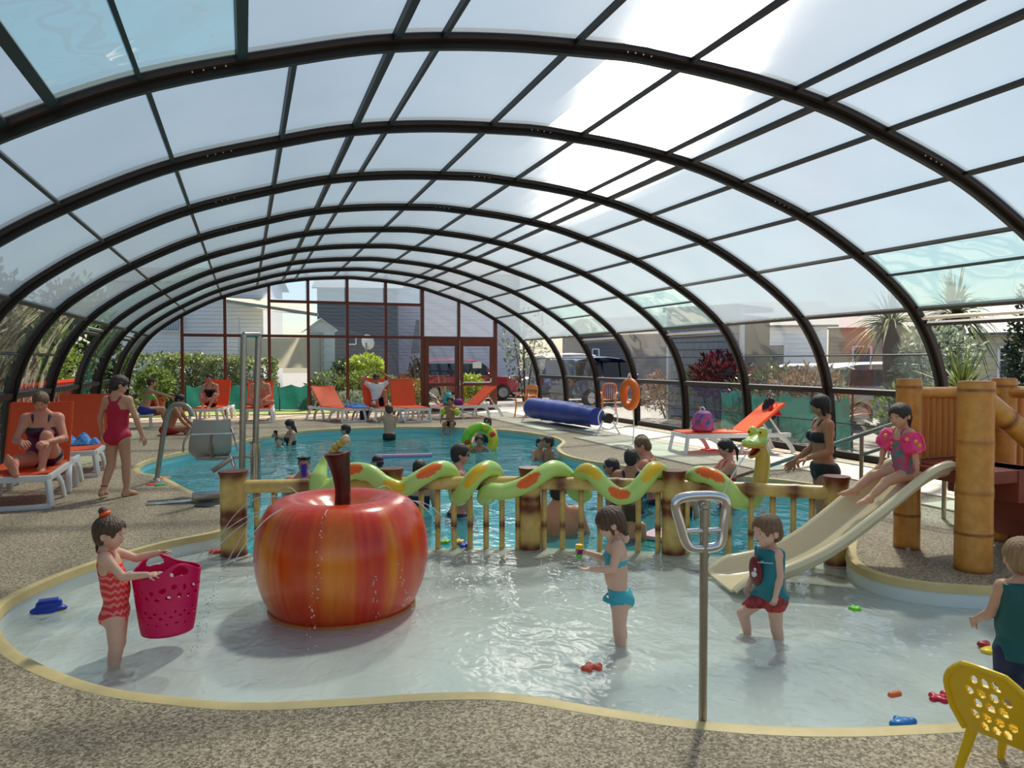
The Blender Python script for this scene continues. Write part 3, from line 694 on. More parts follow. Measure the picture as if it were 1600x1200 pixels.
def cloth_colour(cl): return cl
def person(label, loc, H, yaw, pose=None, kid=0.0, sex='f', skin='light', hair=('dark', 'short'), clothes=(), head=(0, 0, 0), fat=1.0, h=.016, hands=None, group=None,
           anchor='feet', top=None, lean=0, side=0, feetpitch=(0, 0), extra=None, category='person', face=True, hh=None):
    """yaw: direction faced, clockwise from +y, in degrees. pose: directions of limbs in the body's own frame (right, forward, up).
    anchor: 'feet' puts the lowest foot at loc z, 'hip' puts the hips there, 'top' puts the crown of the head at height top"""
    p = dict(la=(-.18, .05, -1), lf=(-.05, .25, -1), ra=(.18, .05, -1), rf=(.05, .25, -1), lt=(-.05, 0, -1), ls=(0, 0, -1), rt=(.05, 0, -1), rs=(0, 0, -1)); p.update(pose or {})
    hs = lerp(.132, .205, kid)*H if hh is None else hh*H; th_, sh_, an = lerp(.245, .205, kid)*H, lerp(.232, .188, kid)*H, lerp(.042, .036, kid)*H
    hip = th_+sh_+an; neck = lerp(.045, .022, kid)*H; T = H-hip-neck-hs*.98; shw = lerp(.106 if sex == 'm' else .096, .094, kid)*H; hw = lerp(.05, .05, kid)*H
    ua, fa, hl = lerp(.168, .148, kid)*H, lerp(.148, .128, kid)*H, lerp(.105, .092, kid)*H
    f = fat; e = {}
    # body frame: x right, y forward, z up
    cl_, sl_ = cos(radians(lean)), sin(radians(lean)); cr_, sr_ = cos(radians(side)), sin(radians(side))
    TM = np.array([[1, 0, 0], [0, cl_, sl_], [0, -sl_, cl_]]) @ np.array([[cr_, 0, sr_], [0, 1, 0], [-sr_, 0, cr_]])   # torso axes as columns (right, forward, up)
    O = np.zeros(3); t_at = lambda u, v, w_: O+TM @ np.array([u, v, w_])
    J = dict(lh=t_at(-hw, 0, 0), rh=t_at(hw, 0, 0), lS=t_at(-shw, 0, T-.012*H), rS=t_at(shw, 0, T-.012*H), nk=t_at(0, -.005*H, T))
    for s_, sg in (('l', -1), ('r', 1)):
        J[s_+'k'] = J[s_+'h']+unit(p[s_+'t'])*th_; J[s_+'a'] = J[s_+'k']+unit(p[s_+'s'])*sh_
        J[s_+'e'] = J[s_+'S']+unit(p[s_+'a'])*ua; J[s_+'w'] = J[s_+'e']+unit(p[s_+'f'])*fa
    hm = rotz(-radians(head[0])) @ frame((0, cos(radians(head[1])), -sin(radians(head[1]))))
    if head[2]: hm = hm @ np.array([[cos(radians(head[2])), 0, sin(radians(head[2]))], [0, 1, 0], [-sin(radians(head[2])), 0, cos(radians(head[2]))]])
    nd = unit(TM[:, 2]*.6+np.array([0, 0, .7])+TM[:, 1]*.12); hc = J['nk']+nd*(neck+hs*.30)+hm[:, 2]*hs*.18+hm[:, 1]*hs*.06
    W = rotz(-radians(yaw)); low = min(J['la'][2], J['ra'][2])-an
    if anchor == 'feet': off = np.array([0, 0, -low])
    elif anchor == 'hip': off = np.zeros(3)
    else: off = np.array([0, 0, (top-loc[2])-(hc[2]+hs*.52)])
    # ---- body field in the body's frame
    pts = np.array(list(J.values())); pad = .14*H*max(1, f)
    fd = Field(pts.min(0)-pad, pts.max(0)+pad, h); k = .022*H
    fat_b = 1+(f-1)*1.3
    fd.ell(t_at(0, -.006*H, .02*H), (lerp(.094, .088, kid)*H*f, .066*H*f, .072*H), TM, k)
    fd.ell(t_at(0, lerp(.002, .012, kid)*H*f, .42*T), (lerp(.078 if sex == 'f' else .086, .092, kid)*H*fat_b, lerp(.055, .074, kid)*H*fat_b, .36*T), TM, k*1.3)
    fd.ell(t_at(0, 0, .76*T), (lerp(.098, .096, kid)*H*f*(1.08 if sex == 'm' else 1), .062*H*f, .30*T), TM, k*1.3)
    fd.cap(t_at(-shw*.85, 0, T-.02*H), t_at(shw*.85, 0, T-.02*H), .031*H*f, k=k)
    fd.cap(t_at(0, -.008*H, T-.04*H), J['nk']+nd*neck*1.2, .034*H*(1.1 if sex == 'm' else 1)*lerp(1, .95, kid), .029*H*lerp(1, 1.0, kid)*(1.1 if sex == 'm' else 1), k)
    for sg in (-1, 1):
        fd.cap(t_at(sg*.075*H, -.008*H, T-.016*H), t_at(sg*.02*H, -.008*H, T+.03*H), .024*H, .024*H, k)
        fd.ell(t_at(sg*.042*H, -.042*H, -.012*H), (.05*H*f, .046*H*f, .05*H), TM, k)
        if sex == 'f' and kid < .4: fd.ell(t_at(sg*.044*H, .052*H*f, .70*T), (.037*H*f, .032*H*f, .036*H), TM, k*.6)
        if sex == 'm' and kid < .4: fd.ell(t_at(sg*.045*H, .042*H*f, .76*T), (.05*H, .022*H, .035*H), TM, k*.7)
    rt = lerp(.053, .058, kid)*H*f; rk = lerp(.034, .038, kid)*H*f; ra_ = lerp(.021, .025, kid)*H
    for s_ in 'lr':
        hp, kn, ak = J[s_+'h'], J[s_+'k'], J[s_+'a']
        fd.cap(hp, kn, rt, rk, k); d = unit(ak-kn); tf = unit(kn-hp); bk = unit(np.array([0, -1, 0])-d*np.dot([0, -1, 0], d)+1e-6)
        fd.cap(kn, ak, rk*.95, ra_, k*.6); fd.cap(kn+d*sh_*.15+bk*.010*H, kn+d*sh_*.55+bk*.006*H, .028*H*f, .024*H*f, k)
        ft = p.get(s_+'foot'); 
        if ft is None:
            ft = np.array([0, 1, 0]) if abs(d[2]) > .5 else np.array([0, .25, .95])
            ft = ft+np.array([-.25 if s_ == 'l' else .25, 0, 0])
        ft = unit(ft); upn = unit(-d-ft*np.dot(-d, ft)+1e-6); fl_ = lerp(.150, .150, kid)*H
        heel = ak-upn*an*.45-ft*fl_*.2; ball = ak-upn*an*.62+ft*fl_*.5; toe = ak-upn*an*.72+ft*fl_*.74
        fd.cap(ak, heel, ra_*1.05, .022*H, k*.5); fd.cap(ak, ball, ra_*1.05, .021*H, k*.8); fd.cap(ball, toe, .024*H, .014*H, k*.5, flat=(upn, .62))
    fdt = Field.__new__(Field); fdt.lo, fdt.h, fdt.n, fdt.D = fd.lo, fd.h, fd.n, fd.D.copy()
    ru = lerp(.029 if sex == 'f' else .034, .031, kid)*H*f; re = lerp(.022, .0235, kid)*H*(1+(f-1)*.6); rw = lerp(.0165, .019, kid)*H
    for s_, sg in (('l', -1), ('r', 1)):
        S, E, Wr = J[s_+'S'], J[s_+'e'], J[s_+'w']; fd.ell(S-np.array([0, 0, .006*H]), (.034*H*f,)*3, np.eye(3), k); fd.cap(S, E, ru, re, k*.7)
        fd.cap(E, E+(Wr-E)*.35, re, re*1.04, k*.4); fd.cap(E+(Wr-E)*.3, Wr, re*1.02, rw, k*.4)
    V, F = fd.mesh(); V = relax(V, F, 1, .35)
    parts = [(V, F)]
    hv = max(min(h*.62, .010), .0045) if h < .02 else .012
    (Vh, Fh), hat = head_mesh((hc, hm, hs), hv, kid, hair); parts.append((relax(Vh, Fh, 1, .3), Fh))
    hd = hands or {}
    for s_, sg in (('l', -1), ('r', 1)):
        fdv = unit(J[s_+'w']-J[s_+'e']); q = hd.get(s_, {})
        if q.get('skip'): continue
        palm = q.get('palm', (-sg, 0.1, 0)); hdir = q.get('dir', fdv)
        if abs(np.dot(unit(palm), unit(hdir))) > .97: palm = (0, .3, -1)
        Vp, Fp = hand_mesh(J[s_+'w'], hdir, palm, hl, max(.0042, min(h*.42, .007)), q.get('curl', .35), q.get('spread', .18), -sg if False else (1 if s_ == 'r' else -1), hl*.058)
        parts.append((Vp, Fp))
    Vs = []; Fs = []; n = 0
    for v, q in parts: Vs.append(v); Fs.append(q+n); n += len(v)
    root = thing('person', label, category, loc, 0, group)
    X = lambda v: (v+off) @ W.T
    quick_mesh('body', X(np.concatenate(Vs)), np.concatenate(Fs), skin_mat(skin), root)
    if hair and hair[1] != 'bald':
        v, q = hair_mesh((hc, hm, hs), hv*1.1, kid, hair[1], seed=len(label)); quick_mesh('hair', X(v), q, hair_mat(hair[0]), root)
    hw_at = lambda u, v_, w_: X(np.array([hat(u, v_, w_)]))[0]
    WM = W @ hm
    if face:
        for q in (-1, 1):
            c0 = hw_at(q*.145, .325, .005); MB().ball(c0, .047*hs, 10).build('eye', mat('eye_white', (232, 228, 222), .25), root, world=False)
            MB().ball(hw_at(q*.145, .36, .005), .026*hs, 8).build('iris', mat('eye_dark', (40, 28, 22), .2), root, world=False)
            MB().tube([hw_at(q*.08, .388, .085), hw_at(q*.15, .385, .105), hw_at(q*.22, .345, .08)], [.008*hs, .014*hs, .007*hs], 6).build('eyebrow', hair_mat(hair[0] if hair else 'brown'), root, world=False)
        MB().tube([hw_at(-.075, .365, -.25), hw_at(0, .39, -.252), hw_at(.075, .365, -.25)], [.010*hs, .02*hs, .010*hs], 8).build('lips', mat('lips', (172, 92, 82), .4), root, world=False)
    # ---- clothes: shells cut from the body's own surface
    sl, (gx, gy, gz) = fdt.grid()
    tu, tv, tw = [(gx*TM[0, i]+gy*TM[1, i]+gz*TM[2, i]).astype(np.float32) for i in range(3)]
    def seg(a, b):
        d = b-a; L = np.linalg.norm(d); d = d/L; t = (gx-a[0])*d[0]+(gy-a[1])*d[1]+(gz-a[2])*d[2]
        r2 = (gx-a[0])**2+(gy-a[1])**2+(gz-a[2])**2-t*t; return t/L, np.sqrt(np.maximum(r2, 0)), L
    def capd(a, b, r):
        t, _, L = seg(a, b); tc = np.clip(t, 0, 1)*L; d = unit(b-a)
        return np.sqrt((gx-a[0]-d[0]*tc)**2+(gy-a[1]-d[1]*tc)**2+(gz-a[2]-d[2]*tc)**2)-r
    torso_only = np.maximum(np.abs(tu)-.125*H*max(f, 1), np.abs(tv)-.155*H)
    def legcut(slope, base): return (base*H+slope*np.maximum(np.abs(tu)-.03*H, 0))-tw     # >0 below the leg line
    def straps(r, front=.045, back=.03, cross=False, z0=.80):
        out = None
        for sg in (-1, 1):
            pth = [t_at(sg*front*H, .085*H*f, z0*T), t_at(sg*.052*H, .03*H, T+.012*H), t_at(sg*.05*H, -.03*H, T+.012*H), t_at((0 if cross else sg*back*H), -.085*H*f, .72*T)]
            for a, b in zip(pth[:-1], pth[1:]):
                q = capd(a, b, r); out = q if out is None else np.minimum(out, q)
        if cross:
            for uu in (-.022, .022): out = np.minimum(out, capd(t_at(uu*H*2, -.07*H*f, .66*T), t_at(uu*H*.5, -.07*H*f, .86*T), .03*H*f))
        return out
    thigh_cut = None
    for s_ in 'lr':
        t, _, L = seg(J[s_+'h'], J[s_+'k']); q = np.where(((tu < 0) if s_ == 'l' else (tu >= 0)) & (tw < .105*H), t*L-.072*H*f, -1); thigh_cut = q if thigh_cut is None else np.maximum(thigh_cut, q)
    raised = None
    for s_ in 'lr':
        d = unit(J[s_+'k']-J[s_+'h'])
        if d[2] > -.55:
            q = np.minimum(capd(J[s_+'h']+d*.10*H, J[s_+'k'], rt*1.12), capd(J[s_+'k'], J[s_+'a'], rk*1.2)); raised = q if raised is None else np.minimum(raised, q)
    for cdef in clothes:
        kind, m = cdef[0], cdef[1]; o = cdef[2] if len(cdef) > 2 else {}
        tk = o.get('t', .0045 if h < .012 else .008); base = fdt.D; nm = kind
        if kind == 'swimsuit':
            reg = np.maximum(np.maximum(np.maximum(tw-(o.get('top', .80)*T-np.where(tv < 0, o.get('scoop', .12)*T, 0)), legcut(1.0, -.07)), torso_only), thigh_cut)
            reg = np.minimum(reg, np.maximum(straps(max(o.get('strap', .013*H), h*.95), cross=o.get('cross', False)), .3*T-tw))
        elif kind == 'bikini_bottom': reg = np.maximum(np.maximum(np.maximum(tw-o.get('top', .045)*H, legcut(.8, -.075)), torso_only), thigh_cut)
        elif kind == 'bikini_top':
            reg = np.maximum(np.maximum(tw-.80*T, .57*T-tw), torso_only); reg = np.maximum(reg, np.where(tv < -.01*H, np.abs(tw-.64*T)-.05*T, -1))
            reg = np.minimum(reg, np.maximum(straps(max(.009*H, h*.9)), .6*T-tw))
        elif kind in ('swim_shorts', 'trunks'):
            ln = o.get('len', .55); reg = np.maximum(np.maximum(tw-.05*H, -.07*H-tw), torso_only)
            for s_ in 'lr':
                t, r_, L = seg(J[s_+'h'], J[s_+'k']); q = np.maximum(np.maximum((t-ln)*L, (-.25-t)*L), r_-.10*H*f); q = np.maximum(q, tw-.05*H)
                q = np.maximum(q, (tu if s_ == 'l' else -tu)-.012*H); reg = np.minimum(reg, q)
        elif kind in ('vest', 'shirt'):
            reg = np.maximum(np.maximum(tw-(T+.01*H), o.get('bottom', .08)*T-tw), np.abs(tu)-(.112 if kind == 'vest' else .15)*H*max(f, 1))
            reg = np.maximum(reg, .036*H-np.sqrt(tu**2+(tv-.02*H)**2)-np.maximum(T-.0*H-tw, 0)*1.2)   # neck hole
            if kind == 'shirt':
                base = fd.D
                for s_ in 'lr':
                    t, r_, L = seg(J[s_+'S'], J[s_+'e']); q = np.maximum(np.maximum((t-.6)*L, (-.4-t)*L), r_-.07*H); reg = np.minimum(reg, q)
        if raised is not None and kind in ('swimsuit', 'bikini_top', 'vest', 'shirt', 'bikini_bottom'): reg = np.maximum(reg, -raised)
        Dn = np.maximum(base-tk, reg).astype(np.float32)
        v, q = surface_nets(Dn, fdt.lo, fdt.h)
        if len(v): quick_mesh(nm, X(relax(v, q, 1, .3)), q, m, root, label=o.get('label'))
    root['_j'] = [0]
    del root['_j']
    info = {kk: np.array(loc)+X(np.array([vv]))[0] for kk, vv in J.items()}
    info['head'] = np.array(loc)+X(np.array([hc]))[0]; info['hs'] = hs; info['hat'] = lambda u, v_, w_: np.array(loc)+hw_at(u, v_, w_); info['HM'] = WM
    info['t_at'] = lambda u, v_, w_: np.array(loc)+X(np.array([t_at(u*H, v_*H, w_*T)]))[0]; info['root'] = root; info['TM'] = W @ TM; info['W'] = W
    return info
def goggles(pi, m, up=0.0):
    a = pi['hat']; t = MB(); pts = []
    for k in range(25):
        th = 2*pi_*k/24; pts.append(a(.40*sin(th), -.03+.46*cos(th)-(.06 if cos(th) > .5 else 0), up+.02+.04*(1-cos(th))))
    t.tube(pts[:-1], .022*pi['hs'], 6, closed=True, caps=False); g = t.build('goggle_strap', m, pi['root'])
    for q in (-1, 1): MB().ball(a(q*.14, .40, up), (.085*pi['hs'], .05*pi['hs'], .06*pi['hs']), 10, M=Matrix([list(r) for r in pi['HM']])).build('goggle_lens', mat('dark_lens', (16, 14, 18), .1), g)
pi_ = pi
def sunglasses(pi, m=None):
    a = pi['hat']; m = m or mat('dark_lens', (16, 14, 18), .1); t = MB()
    for q in (-1, 1): t.ball(a(q*.145, .40, .0), (.11*pi['hs'], .03*pi['hs'], .075*pi['hs']), 10, M=Matrix([list(r) for r in pi['HM']])); t.tube([a(q*.24, .37, .01), a(q*.37, -.02, .03)], .012*pi['hs'], 6)
    t.tube([a(-.05, .42, .01), a(.05, .42, .01)], .012*pi['hs'], 6); t.build('sunglasses', m, pi['root'])
# ------------------------------------------------------------------ bamboo-look paint
def bamboo_col(bands, seed=0, base=(214, 172, 92), hi=(232, 200, 124), burn=(112, 44, 20), w_=.06, amt=1.0):
    rr = random.Random(seed); ph = rr.random()*6
    B, Hh, X = np.array(rgb(base)), np.array(rgb(hi)), np.array(rgb(burn))
    def f(t, a):
        c = B+(Hh-B)*(.5+.5*sin(a*3+ph)*.6); k = 0
        for b, ww in bands:
            d = abs(t-b)/ww; k = max(k, math.exp(-d*d*1.4)*(1+.18*sin(a*5+ph+b*9)))
        k = min(1, k*amt); return tuple(c*(1-k)+X*k)
    return f
BAMB = mat('painted_bamboo', (1., 1., 1.), .32, vcol=True, noise=.22, nscale=14, spec=.5, bump=.08, bscale=24)
SCORCH = mat('scorched_cut', (96, 40, 26), .45, noise=.3, nscale=18)
def bamboo_path(p0, p1, n, r, knots, swell=.10, flare=.0, cut=None):
    path = []; rad = []
    for i in range(n+1):
        t = i/n; path.append(lerp(np.array(p0, float), np.array(p1, float), t)); k = 1.0
        for b in knots: d = abs(t-b)/.022; k += swell*math.exp(-d*d)-swell*.55*math.exp(-(d/.45)**2)
        if flare: k += flare*max(0, (t-.9)/.1)**2+flare*.4*max(0, (.12-t)/.12)**2
        rad.append(r*k)
    return path, rad
# ------------------------------------------------------------------ fence between the pools
fence = thing('bamboo_fence', 'scorched bamboo style fence dividing the paddling pool from the swimming pool', 'fence', (2.5, 6.45, -.3))
posts = [(-.11, 7.15, .115), (1.27, 6.84, .10), (2.5, 6.45, .098), (3.66, 5.84, .10), (4.80, 5.06, .098)]
for i, (x, y, r) in enumerate(posts):
    kn = (.13, .62) if i else (.16, .50)
    p, rd = bamboo_path((x, y, -.30), (x, y, .605), 48, r, kn, .08, .16)
    o = MB().tube(p, rd, 24, col=bamboo_col([(0.12, .06), (kn[0]+.03, .09), (kn[1]-.02, .085), (kn[1]+.07, .05), (1.0, .14)] if i else [(.17, .08), (.5, .06), (.58, .08), (1.0, .09)], i+1, amt=1.15)).build('post', BAMB, fence)
    MB().tube([(x, y, .600), (x, y, .612)], [r*1.14, r*1.12], 24).build('post_top', SCORCH, o)
RAIL_Z, RAIL_R = .465, .062
for i in range(4):
    ss = np.linspace(i, i+1, 30); P = [(*fence_pt(s), RAIL_Z) for s in ss]; kn = (.5,) if i == 0 else (.22, .62) if i < 3 else (.18, .42, .68)
    rd = []
    for j in range(30):
        t = j/29; k = 1
        for b in kn: d = abs(t-b)/.02; k += .12*math.exp(-d*d)
        rd.append(RAIL_R*k)
    MB().tube(P, rd, 16, col=bamboo_col([(0, .08), (1, .08)]+[(b, .06) for b in kn], 20+i)).build('rail', BAMB, fence)
nb = (8, 8, 7, 8)
for i in range(4):
    for j in range(nb[i]):
        s = i+(j+.75)/(nb[i]+.5); x, y = fence_pt(s); z0 = -.19
        p, rd = bamboo_path((x, y, z0), (x, y, RAIL_Z-.03), 22, .026, (.42,), .12)
        MB().tube(p, rd, 10, col=bamboo_col([(0, .05), (.42, .07), (1, .12)], 40+i*9+j)).build('baluster', BAMB, fence)

# ------------------------------------------------------------------ green snake fountain wound round the rail
def s_of_px(px, z=RAIL_Z, off=0.0):
    lo, hi = 0.0, 4.0
    def X(s):
        p = fence_pt(s)+fence_nrm(s)*off; v = np.array([p[0], p[1], z])-_c; return 800+FPX*float(v @ _r)/float(v @ _f)
    for _ in range(40):
        m = (lo+hi)/2
        if X(m) < px: lo = m
        else: hi = m
    return lo
def on_fence(px, py, off):                              # point of the snake: where it crosses the fence line, off = in front (+) or behind (-)
    s = s_of_px(px, off=off); p = fence_pt(s)+fence_nrm(s)*off; v = np.array([p[0], p[1], EYE]); q = GD(px, py, depth((p[0], p[1], .45))); return np.array([p[0], p[1], q[2]])
SN = [(508, 712, -.05), (503, 730, -.02), (497, 752, .06), (500, 772, .10), (518, 764, .12), (545, 738, .06), (575, 738, .10), (600, 755, .14), (628, 764, .14), (655, 748, .13), (685, 733, .05), (703, 738, -.08), (712, 764, -.15), (716, 778, -.02),
      (728, 764, .12), (745, 742, .12), (764, 732, .0), (774, 742, -.12), (768, 768, -.16), (758, 778, -.04), (764, 768, .12), (790, 768, .145), (820, 758, .14), (845, 742, .12), (866, 732, .02), (884, 742, -.1), (900, 768, -.15), (912, 772, -.14), (906, 754, -.12), (912, 738, .0), (926, 740, .12),
      (944, 760, .145), (968, 775, .15), (990, 769, .15), (1008, 750, .12), (1022, 734, .03), (1038, 742, -.12), (1056, 766, -.16), (1072, 766, -.15), (1082, 748, -.1), (1095, 741, .03), (1115, 746, .12), (1135, 762, .14), (1150, 780, .10), (1162, 784, -.06), (1174, 784, -.15), (1184, 766, -.18), (1190, 738, -.2), (1191, 712, -.2), (1185, 697, -.2)]
snake = thing('snake_fountain', 'bright green snake figure with orange spots coiled along the fence rail', 'fountain', (2.5, 6.4, -.3))
SP = catmull([on_fence(*q) for q in SN], 16); nS = len(SP)
srad = [.078*min(1, .18+.82*min(1, (i/nS)/.035))*(1-.22*max(0, (i/nS-.9)/.1)) for i in range(nS)]
GRN, YEL, ORG = np.array(rgb(192, 222, 122)), np.array(rgb(236, 190, 30)), np.array(rgb(240, 104, 18)); TANB = np.array(rgb(204, 170, 74))
spots = [(548, 735, ORG), (618, 762, YEL), (670, 740, ORG), (744, 744, YEL), (826, 755, ORG), (915, 738, YEL), (967, 776, ORG), (1020, 736, YEL), (1108, 743, ORG)]
SPA = np.array(SP); spot3 = []
for px, py, c in spots:                                 # spots are painted where they sit on the skin: on the side that faces the paddling pool
    q = on_fence(px, py, .14); i = int(np.argmin(np.linalg.norm(SPA-q, axis=1))); spot3.append((i, c))
sv = MB(); sv.tube(SP, srad, 32)
scol = []; TT = np.gradient(SPA, axis=0)
for i in range(nS):
    t = TT[i]/np.linalg.norm(TT[i]); nrm = fence_nrm(2); fn = unit(np.array([nrm[0], nrm[1], .45]) - t*np.dot([nrm[0], nrm[1], .45], t))
    for k in range(32):
        v = np.array(sv.v[i*32+k]); d = unit(v-SPA[i]); ang = math.acos(max(-1, min(1, float(d @ fn)))); c = GRN
        for j, sc in spot3:
            L = float(np.linalg.norm(SPA[i]-SPA[j])); e = (L/.115)**2+(ang/.72)**2
            if e < 1: c = sc
        if i/nS > .945 and float(d @ np.array([-.75, -.66, 0])) > .35: c = TANB
        scol.append(tuple(c))
sv.c = scol+[tuple(GRN)]*(len(sv.v)-len(scol))
sv.build('body', mat('snake_paint', (1., 1., 1.), .25, vcol=True, noise=.06, nscale=6), snake)
hb = SPA[-1]; HM_ = frame((-.93, -.36, 0)); hat_ = lambda u, v, w_: hb+HM_ @ np.array([u, v, w_])
f_ = Field(hb-.34, hb+.34, .0085)
f_.ell(hat_(0, .02, .06), (.095, .11, .055), HM_, .03); f_.ell(hat_(0, .13, .045), (.085, .085, .034), HM_, .03)
for q in (-1, 1): f_.ell(hat_(q*.048, .015, .125), (.046, .046, .05), HM_, .012); f_.ell(hat_(q*.03, .20, .055), (.012, .012, .012), HM_, .01, sub=True)
V_, F_ = f_.mesh(); quick_mesh('head_top', V_, F_, mat('snake_green', (188, 218, 122), .25), snake).location = -np.array(snake.location)
f_ = Field(hb-.34, hb+.34, .0085); f_.ell(hat_(0, .08, .018), (.092, .135, .03), HM_, .02); V_, F_ = f_.mesh(); quick_mesh('upper_jaw', V_, F_, mat('snake_belly', (206, 168, 66), .35, noise=.1), snake).location = -np.array(snake.location)
f_ = Field(hb-.34, hb+.34, .0085); M2 = frame((-.80, -.31, -.52)); f_.ell(hb+M2 @ np.array([0, .065, -.012]), (.06, .11, .018), M2, .02); V_, F_ = f_.mesh(); lj = quick_mesh('lower_jaw', V_, F_, mat('snake_belly', (206, 168, 66)), snake); lj.location = -np.array(snake.location)
MB().ball(hb+M2 @ np.array([0, .07, .006]), (.045, .085, .012), 14, M=Matrix([list(r) for r in M2])).build('mouth', mat('mouth_red', (120, 22, 26), .3), snake)
MB().tube([hat_(0, .06, -.01), hat_(0, .11, -.035), hat_(0.01, .14, -.06)], [.012, .012, .006], 8).build('tongue', mat('tongue', (196, 60, 70), .3), snake)
for q in (-1, 1):
    e = MB().ball(hat_(q*.052, .038, .13), .036, 14).build('eye', mat('snake_eye_yellow', (238, 196, 40), .2), snake); MB().ball(hat_(q*.056, .068, .132), (.011), 10).build('pupil', mat('eye_dark', (40, 28, 22), .2), e)
    MB().ball(hat_(q*.05, .02, .145), (.043, .042, .036), 12).build('eyelid', mat('snake_green', (188, 218, 122)), snake)

# ------------------------------------------------------------------ water jets
JET = bpy.data.materials.new('jet_water'); JET.use_nodes = True
jn = JET.node_tree; pb = jn.nodes['Principled BSDF']; pb.inputs['Base Color'].default_value = (.93, .97, 1, 1); pb.inputs['Roughness'].default_value = .08; pb.inputs['Transmission Weight'].default_value = .45; pb.inputs['IOR'].default_value = 1.33
def jet(parent, pts, r=.0035, seed=0, solid=.45, n=60, name='water_jet'):
    rr = random.Random(seed); P = catmull(pts, max(4, n//max(1, len(pts)-1))); m = len(P); b = MB(); k = int(m*solid)
    if k > 2: b.tube(P[:k], [r*(.9+.3*rr.random()) for _ in range(k)], 6)
    for i in range(k, m):
        for _ in range(2 if i > m*.7 else 1):
            if rr.random() < .75:
                j = (i/m)*.018; b.ball(P[i]+np.array([rr.gauss(0, j), rr.gauss(0, j), rr.gauss(0, j)]), r*rr.uniform(.6, 1.7), 6)
    return b.build(name, JET, parent, kind='stuff')
def arc(a, b, h, n=7): a = np.array(a, float); b = np.array(b, float); return [lerp(a, b, t)+np.array([0, 0, h*4*t*(1-t)]) for t in np.linspace(0, 1, n)]
jet(snake, arc(hat_(0, .17, -.03), on_fence(1120, 792, .35), .03), .006, 3, .9)

# ------------------------------------------------------------------ the giant apple
AX, AY = .64, 5.40
apple = thing('apple_fountain', 'giant glossy red apple fountain with dark brown stalk standing in the paddling pool', 'fountain', (AX, AY, -.3))
prof = [(.0, .54), (.05, .525), (.11, .53), (.17, .56), (.24, .605), (.32, .632), (.40, .63), (.48, .595), (.545, .52), (.59, .415), (.61, .30), (.61, .19), (.598, .10), (.575, .01), (.54, -.075), (.508, -.125), (.497, -.14), (.497, -.305)]
prof = [(p[0], p[1]) for p in catmull([(a, b, 0) for a, b in prof], 4)]
R1, R2, R3, R4 = [np.array(rgb(*c)) for c in ((200, 16, 6), (222, 50, 10), (236, 138, 14), (206, 142, 50))]
def acol(a, t):
    k = .5+.5*sin(a*7+1.7*sin(a*3))*cos(a*2.3+.6); k = max(0, k-.42)/.58; k *= math.exp(-((t-.62)/.2)**2); st = .5+.5*sin(a*41+3*sin(a*13)); k2 = .35*st*math.exp(-((t-.6)/.3)**2)
    c = R1+(R2-R1)*(.35+.3*st); c = c+(R3-c)*min(1, k*1.25*(.65+.35*st)+k2*.35)
    top = max(0, 1-t/.26); c = c+(R4-c)*min(1, top*1.2)
    return tuple(c)
ap = MB(); ap.lathe(prof[::-1], 128, (AX, AY, 0), col=lambda a, t: acol(a-.95, 1-t), wob=lambda a, t: 1+.012*sin(a*5+.7)*sin(pi*t)+.012*cos(a*3))
ab = ap.build('apple_body', mat('apple_paint', (1., 1., 1.), .22, vcol=True, noise=.16, nscale=5, stretch=(6, 6, .5), spec=.6), apple)
MB().lathe([(.50, -.16), (.52, -.155), (.52, -.132), (.505, -.125)], 96, (AX, AY, 0), wob=lambda a, t: 1+.012*cos(a*3)).build('base_rim', mat('apple_rim', (196, 122, 70), .4, noise=.2), apple)
stp = catmull([(AX+.0, AY-.0, .50), (AX+.012, AY, .65), (AX+.0, AY, .80), (AX-.025, AY, .945)], 8)
sr = [lerp(.058, .055, min(1, i/10))+.042*max(0, (i-8)/16)**2 for i in range(len(stp))]
stalk = MB().tube(stp, sr, 24).build('stalk', mat('stalk_brown', (70, 24, 18), .3, noise=.3, nscale=9, stretch=(3, 3, .4)), apple)
MB().tube([(AX-.025, AY, 0.9440), (AX-.0255, AY, 0.9500)], [sr[-1]*.98, sr[-1]*.9], 24).build('stalk_top', mat('stalk_cut', (104, 46, 32), .45, noise=.25), stalk)
MB().tube([(AX-.025, AY, 0.9460), (AX-.0255, AY, 0.9525)], [sr[-1]*.55, sr[-1]*.5], 18).build('stalk_pith', mat('stalk_pith', (74, 30, 22), .5), stalk)
cat_ = [(AX-.05, AY+.05, .95), (AX-.03, AY+.045, .985), (AX-.005, AY+.03, 1.005), (AX+.02, AY+.02, 1.03)]
cm = MB()
for i, q in enumerate(cat_): cm.ball(q, .032-.001*i, 14)
ct = cm.build('worm', mat('worm_yellow', (206, 172, 84), .35), apple)
MB().ball((AX+.034, AY+.0, 1.05), .027, 12).build('worm_head', mat('worm_pale', (224, 206, 150), .35), ct)
for q in (-1, 1): MB().ball((AX+.046, AY-.014+q*.012, 1.063), .008, 8).build('worm_eye', mat('white_paint', (240, 240, 240), .3), ct)
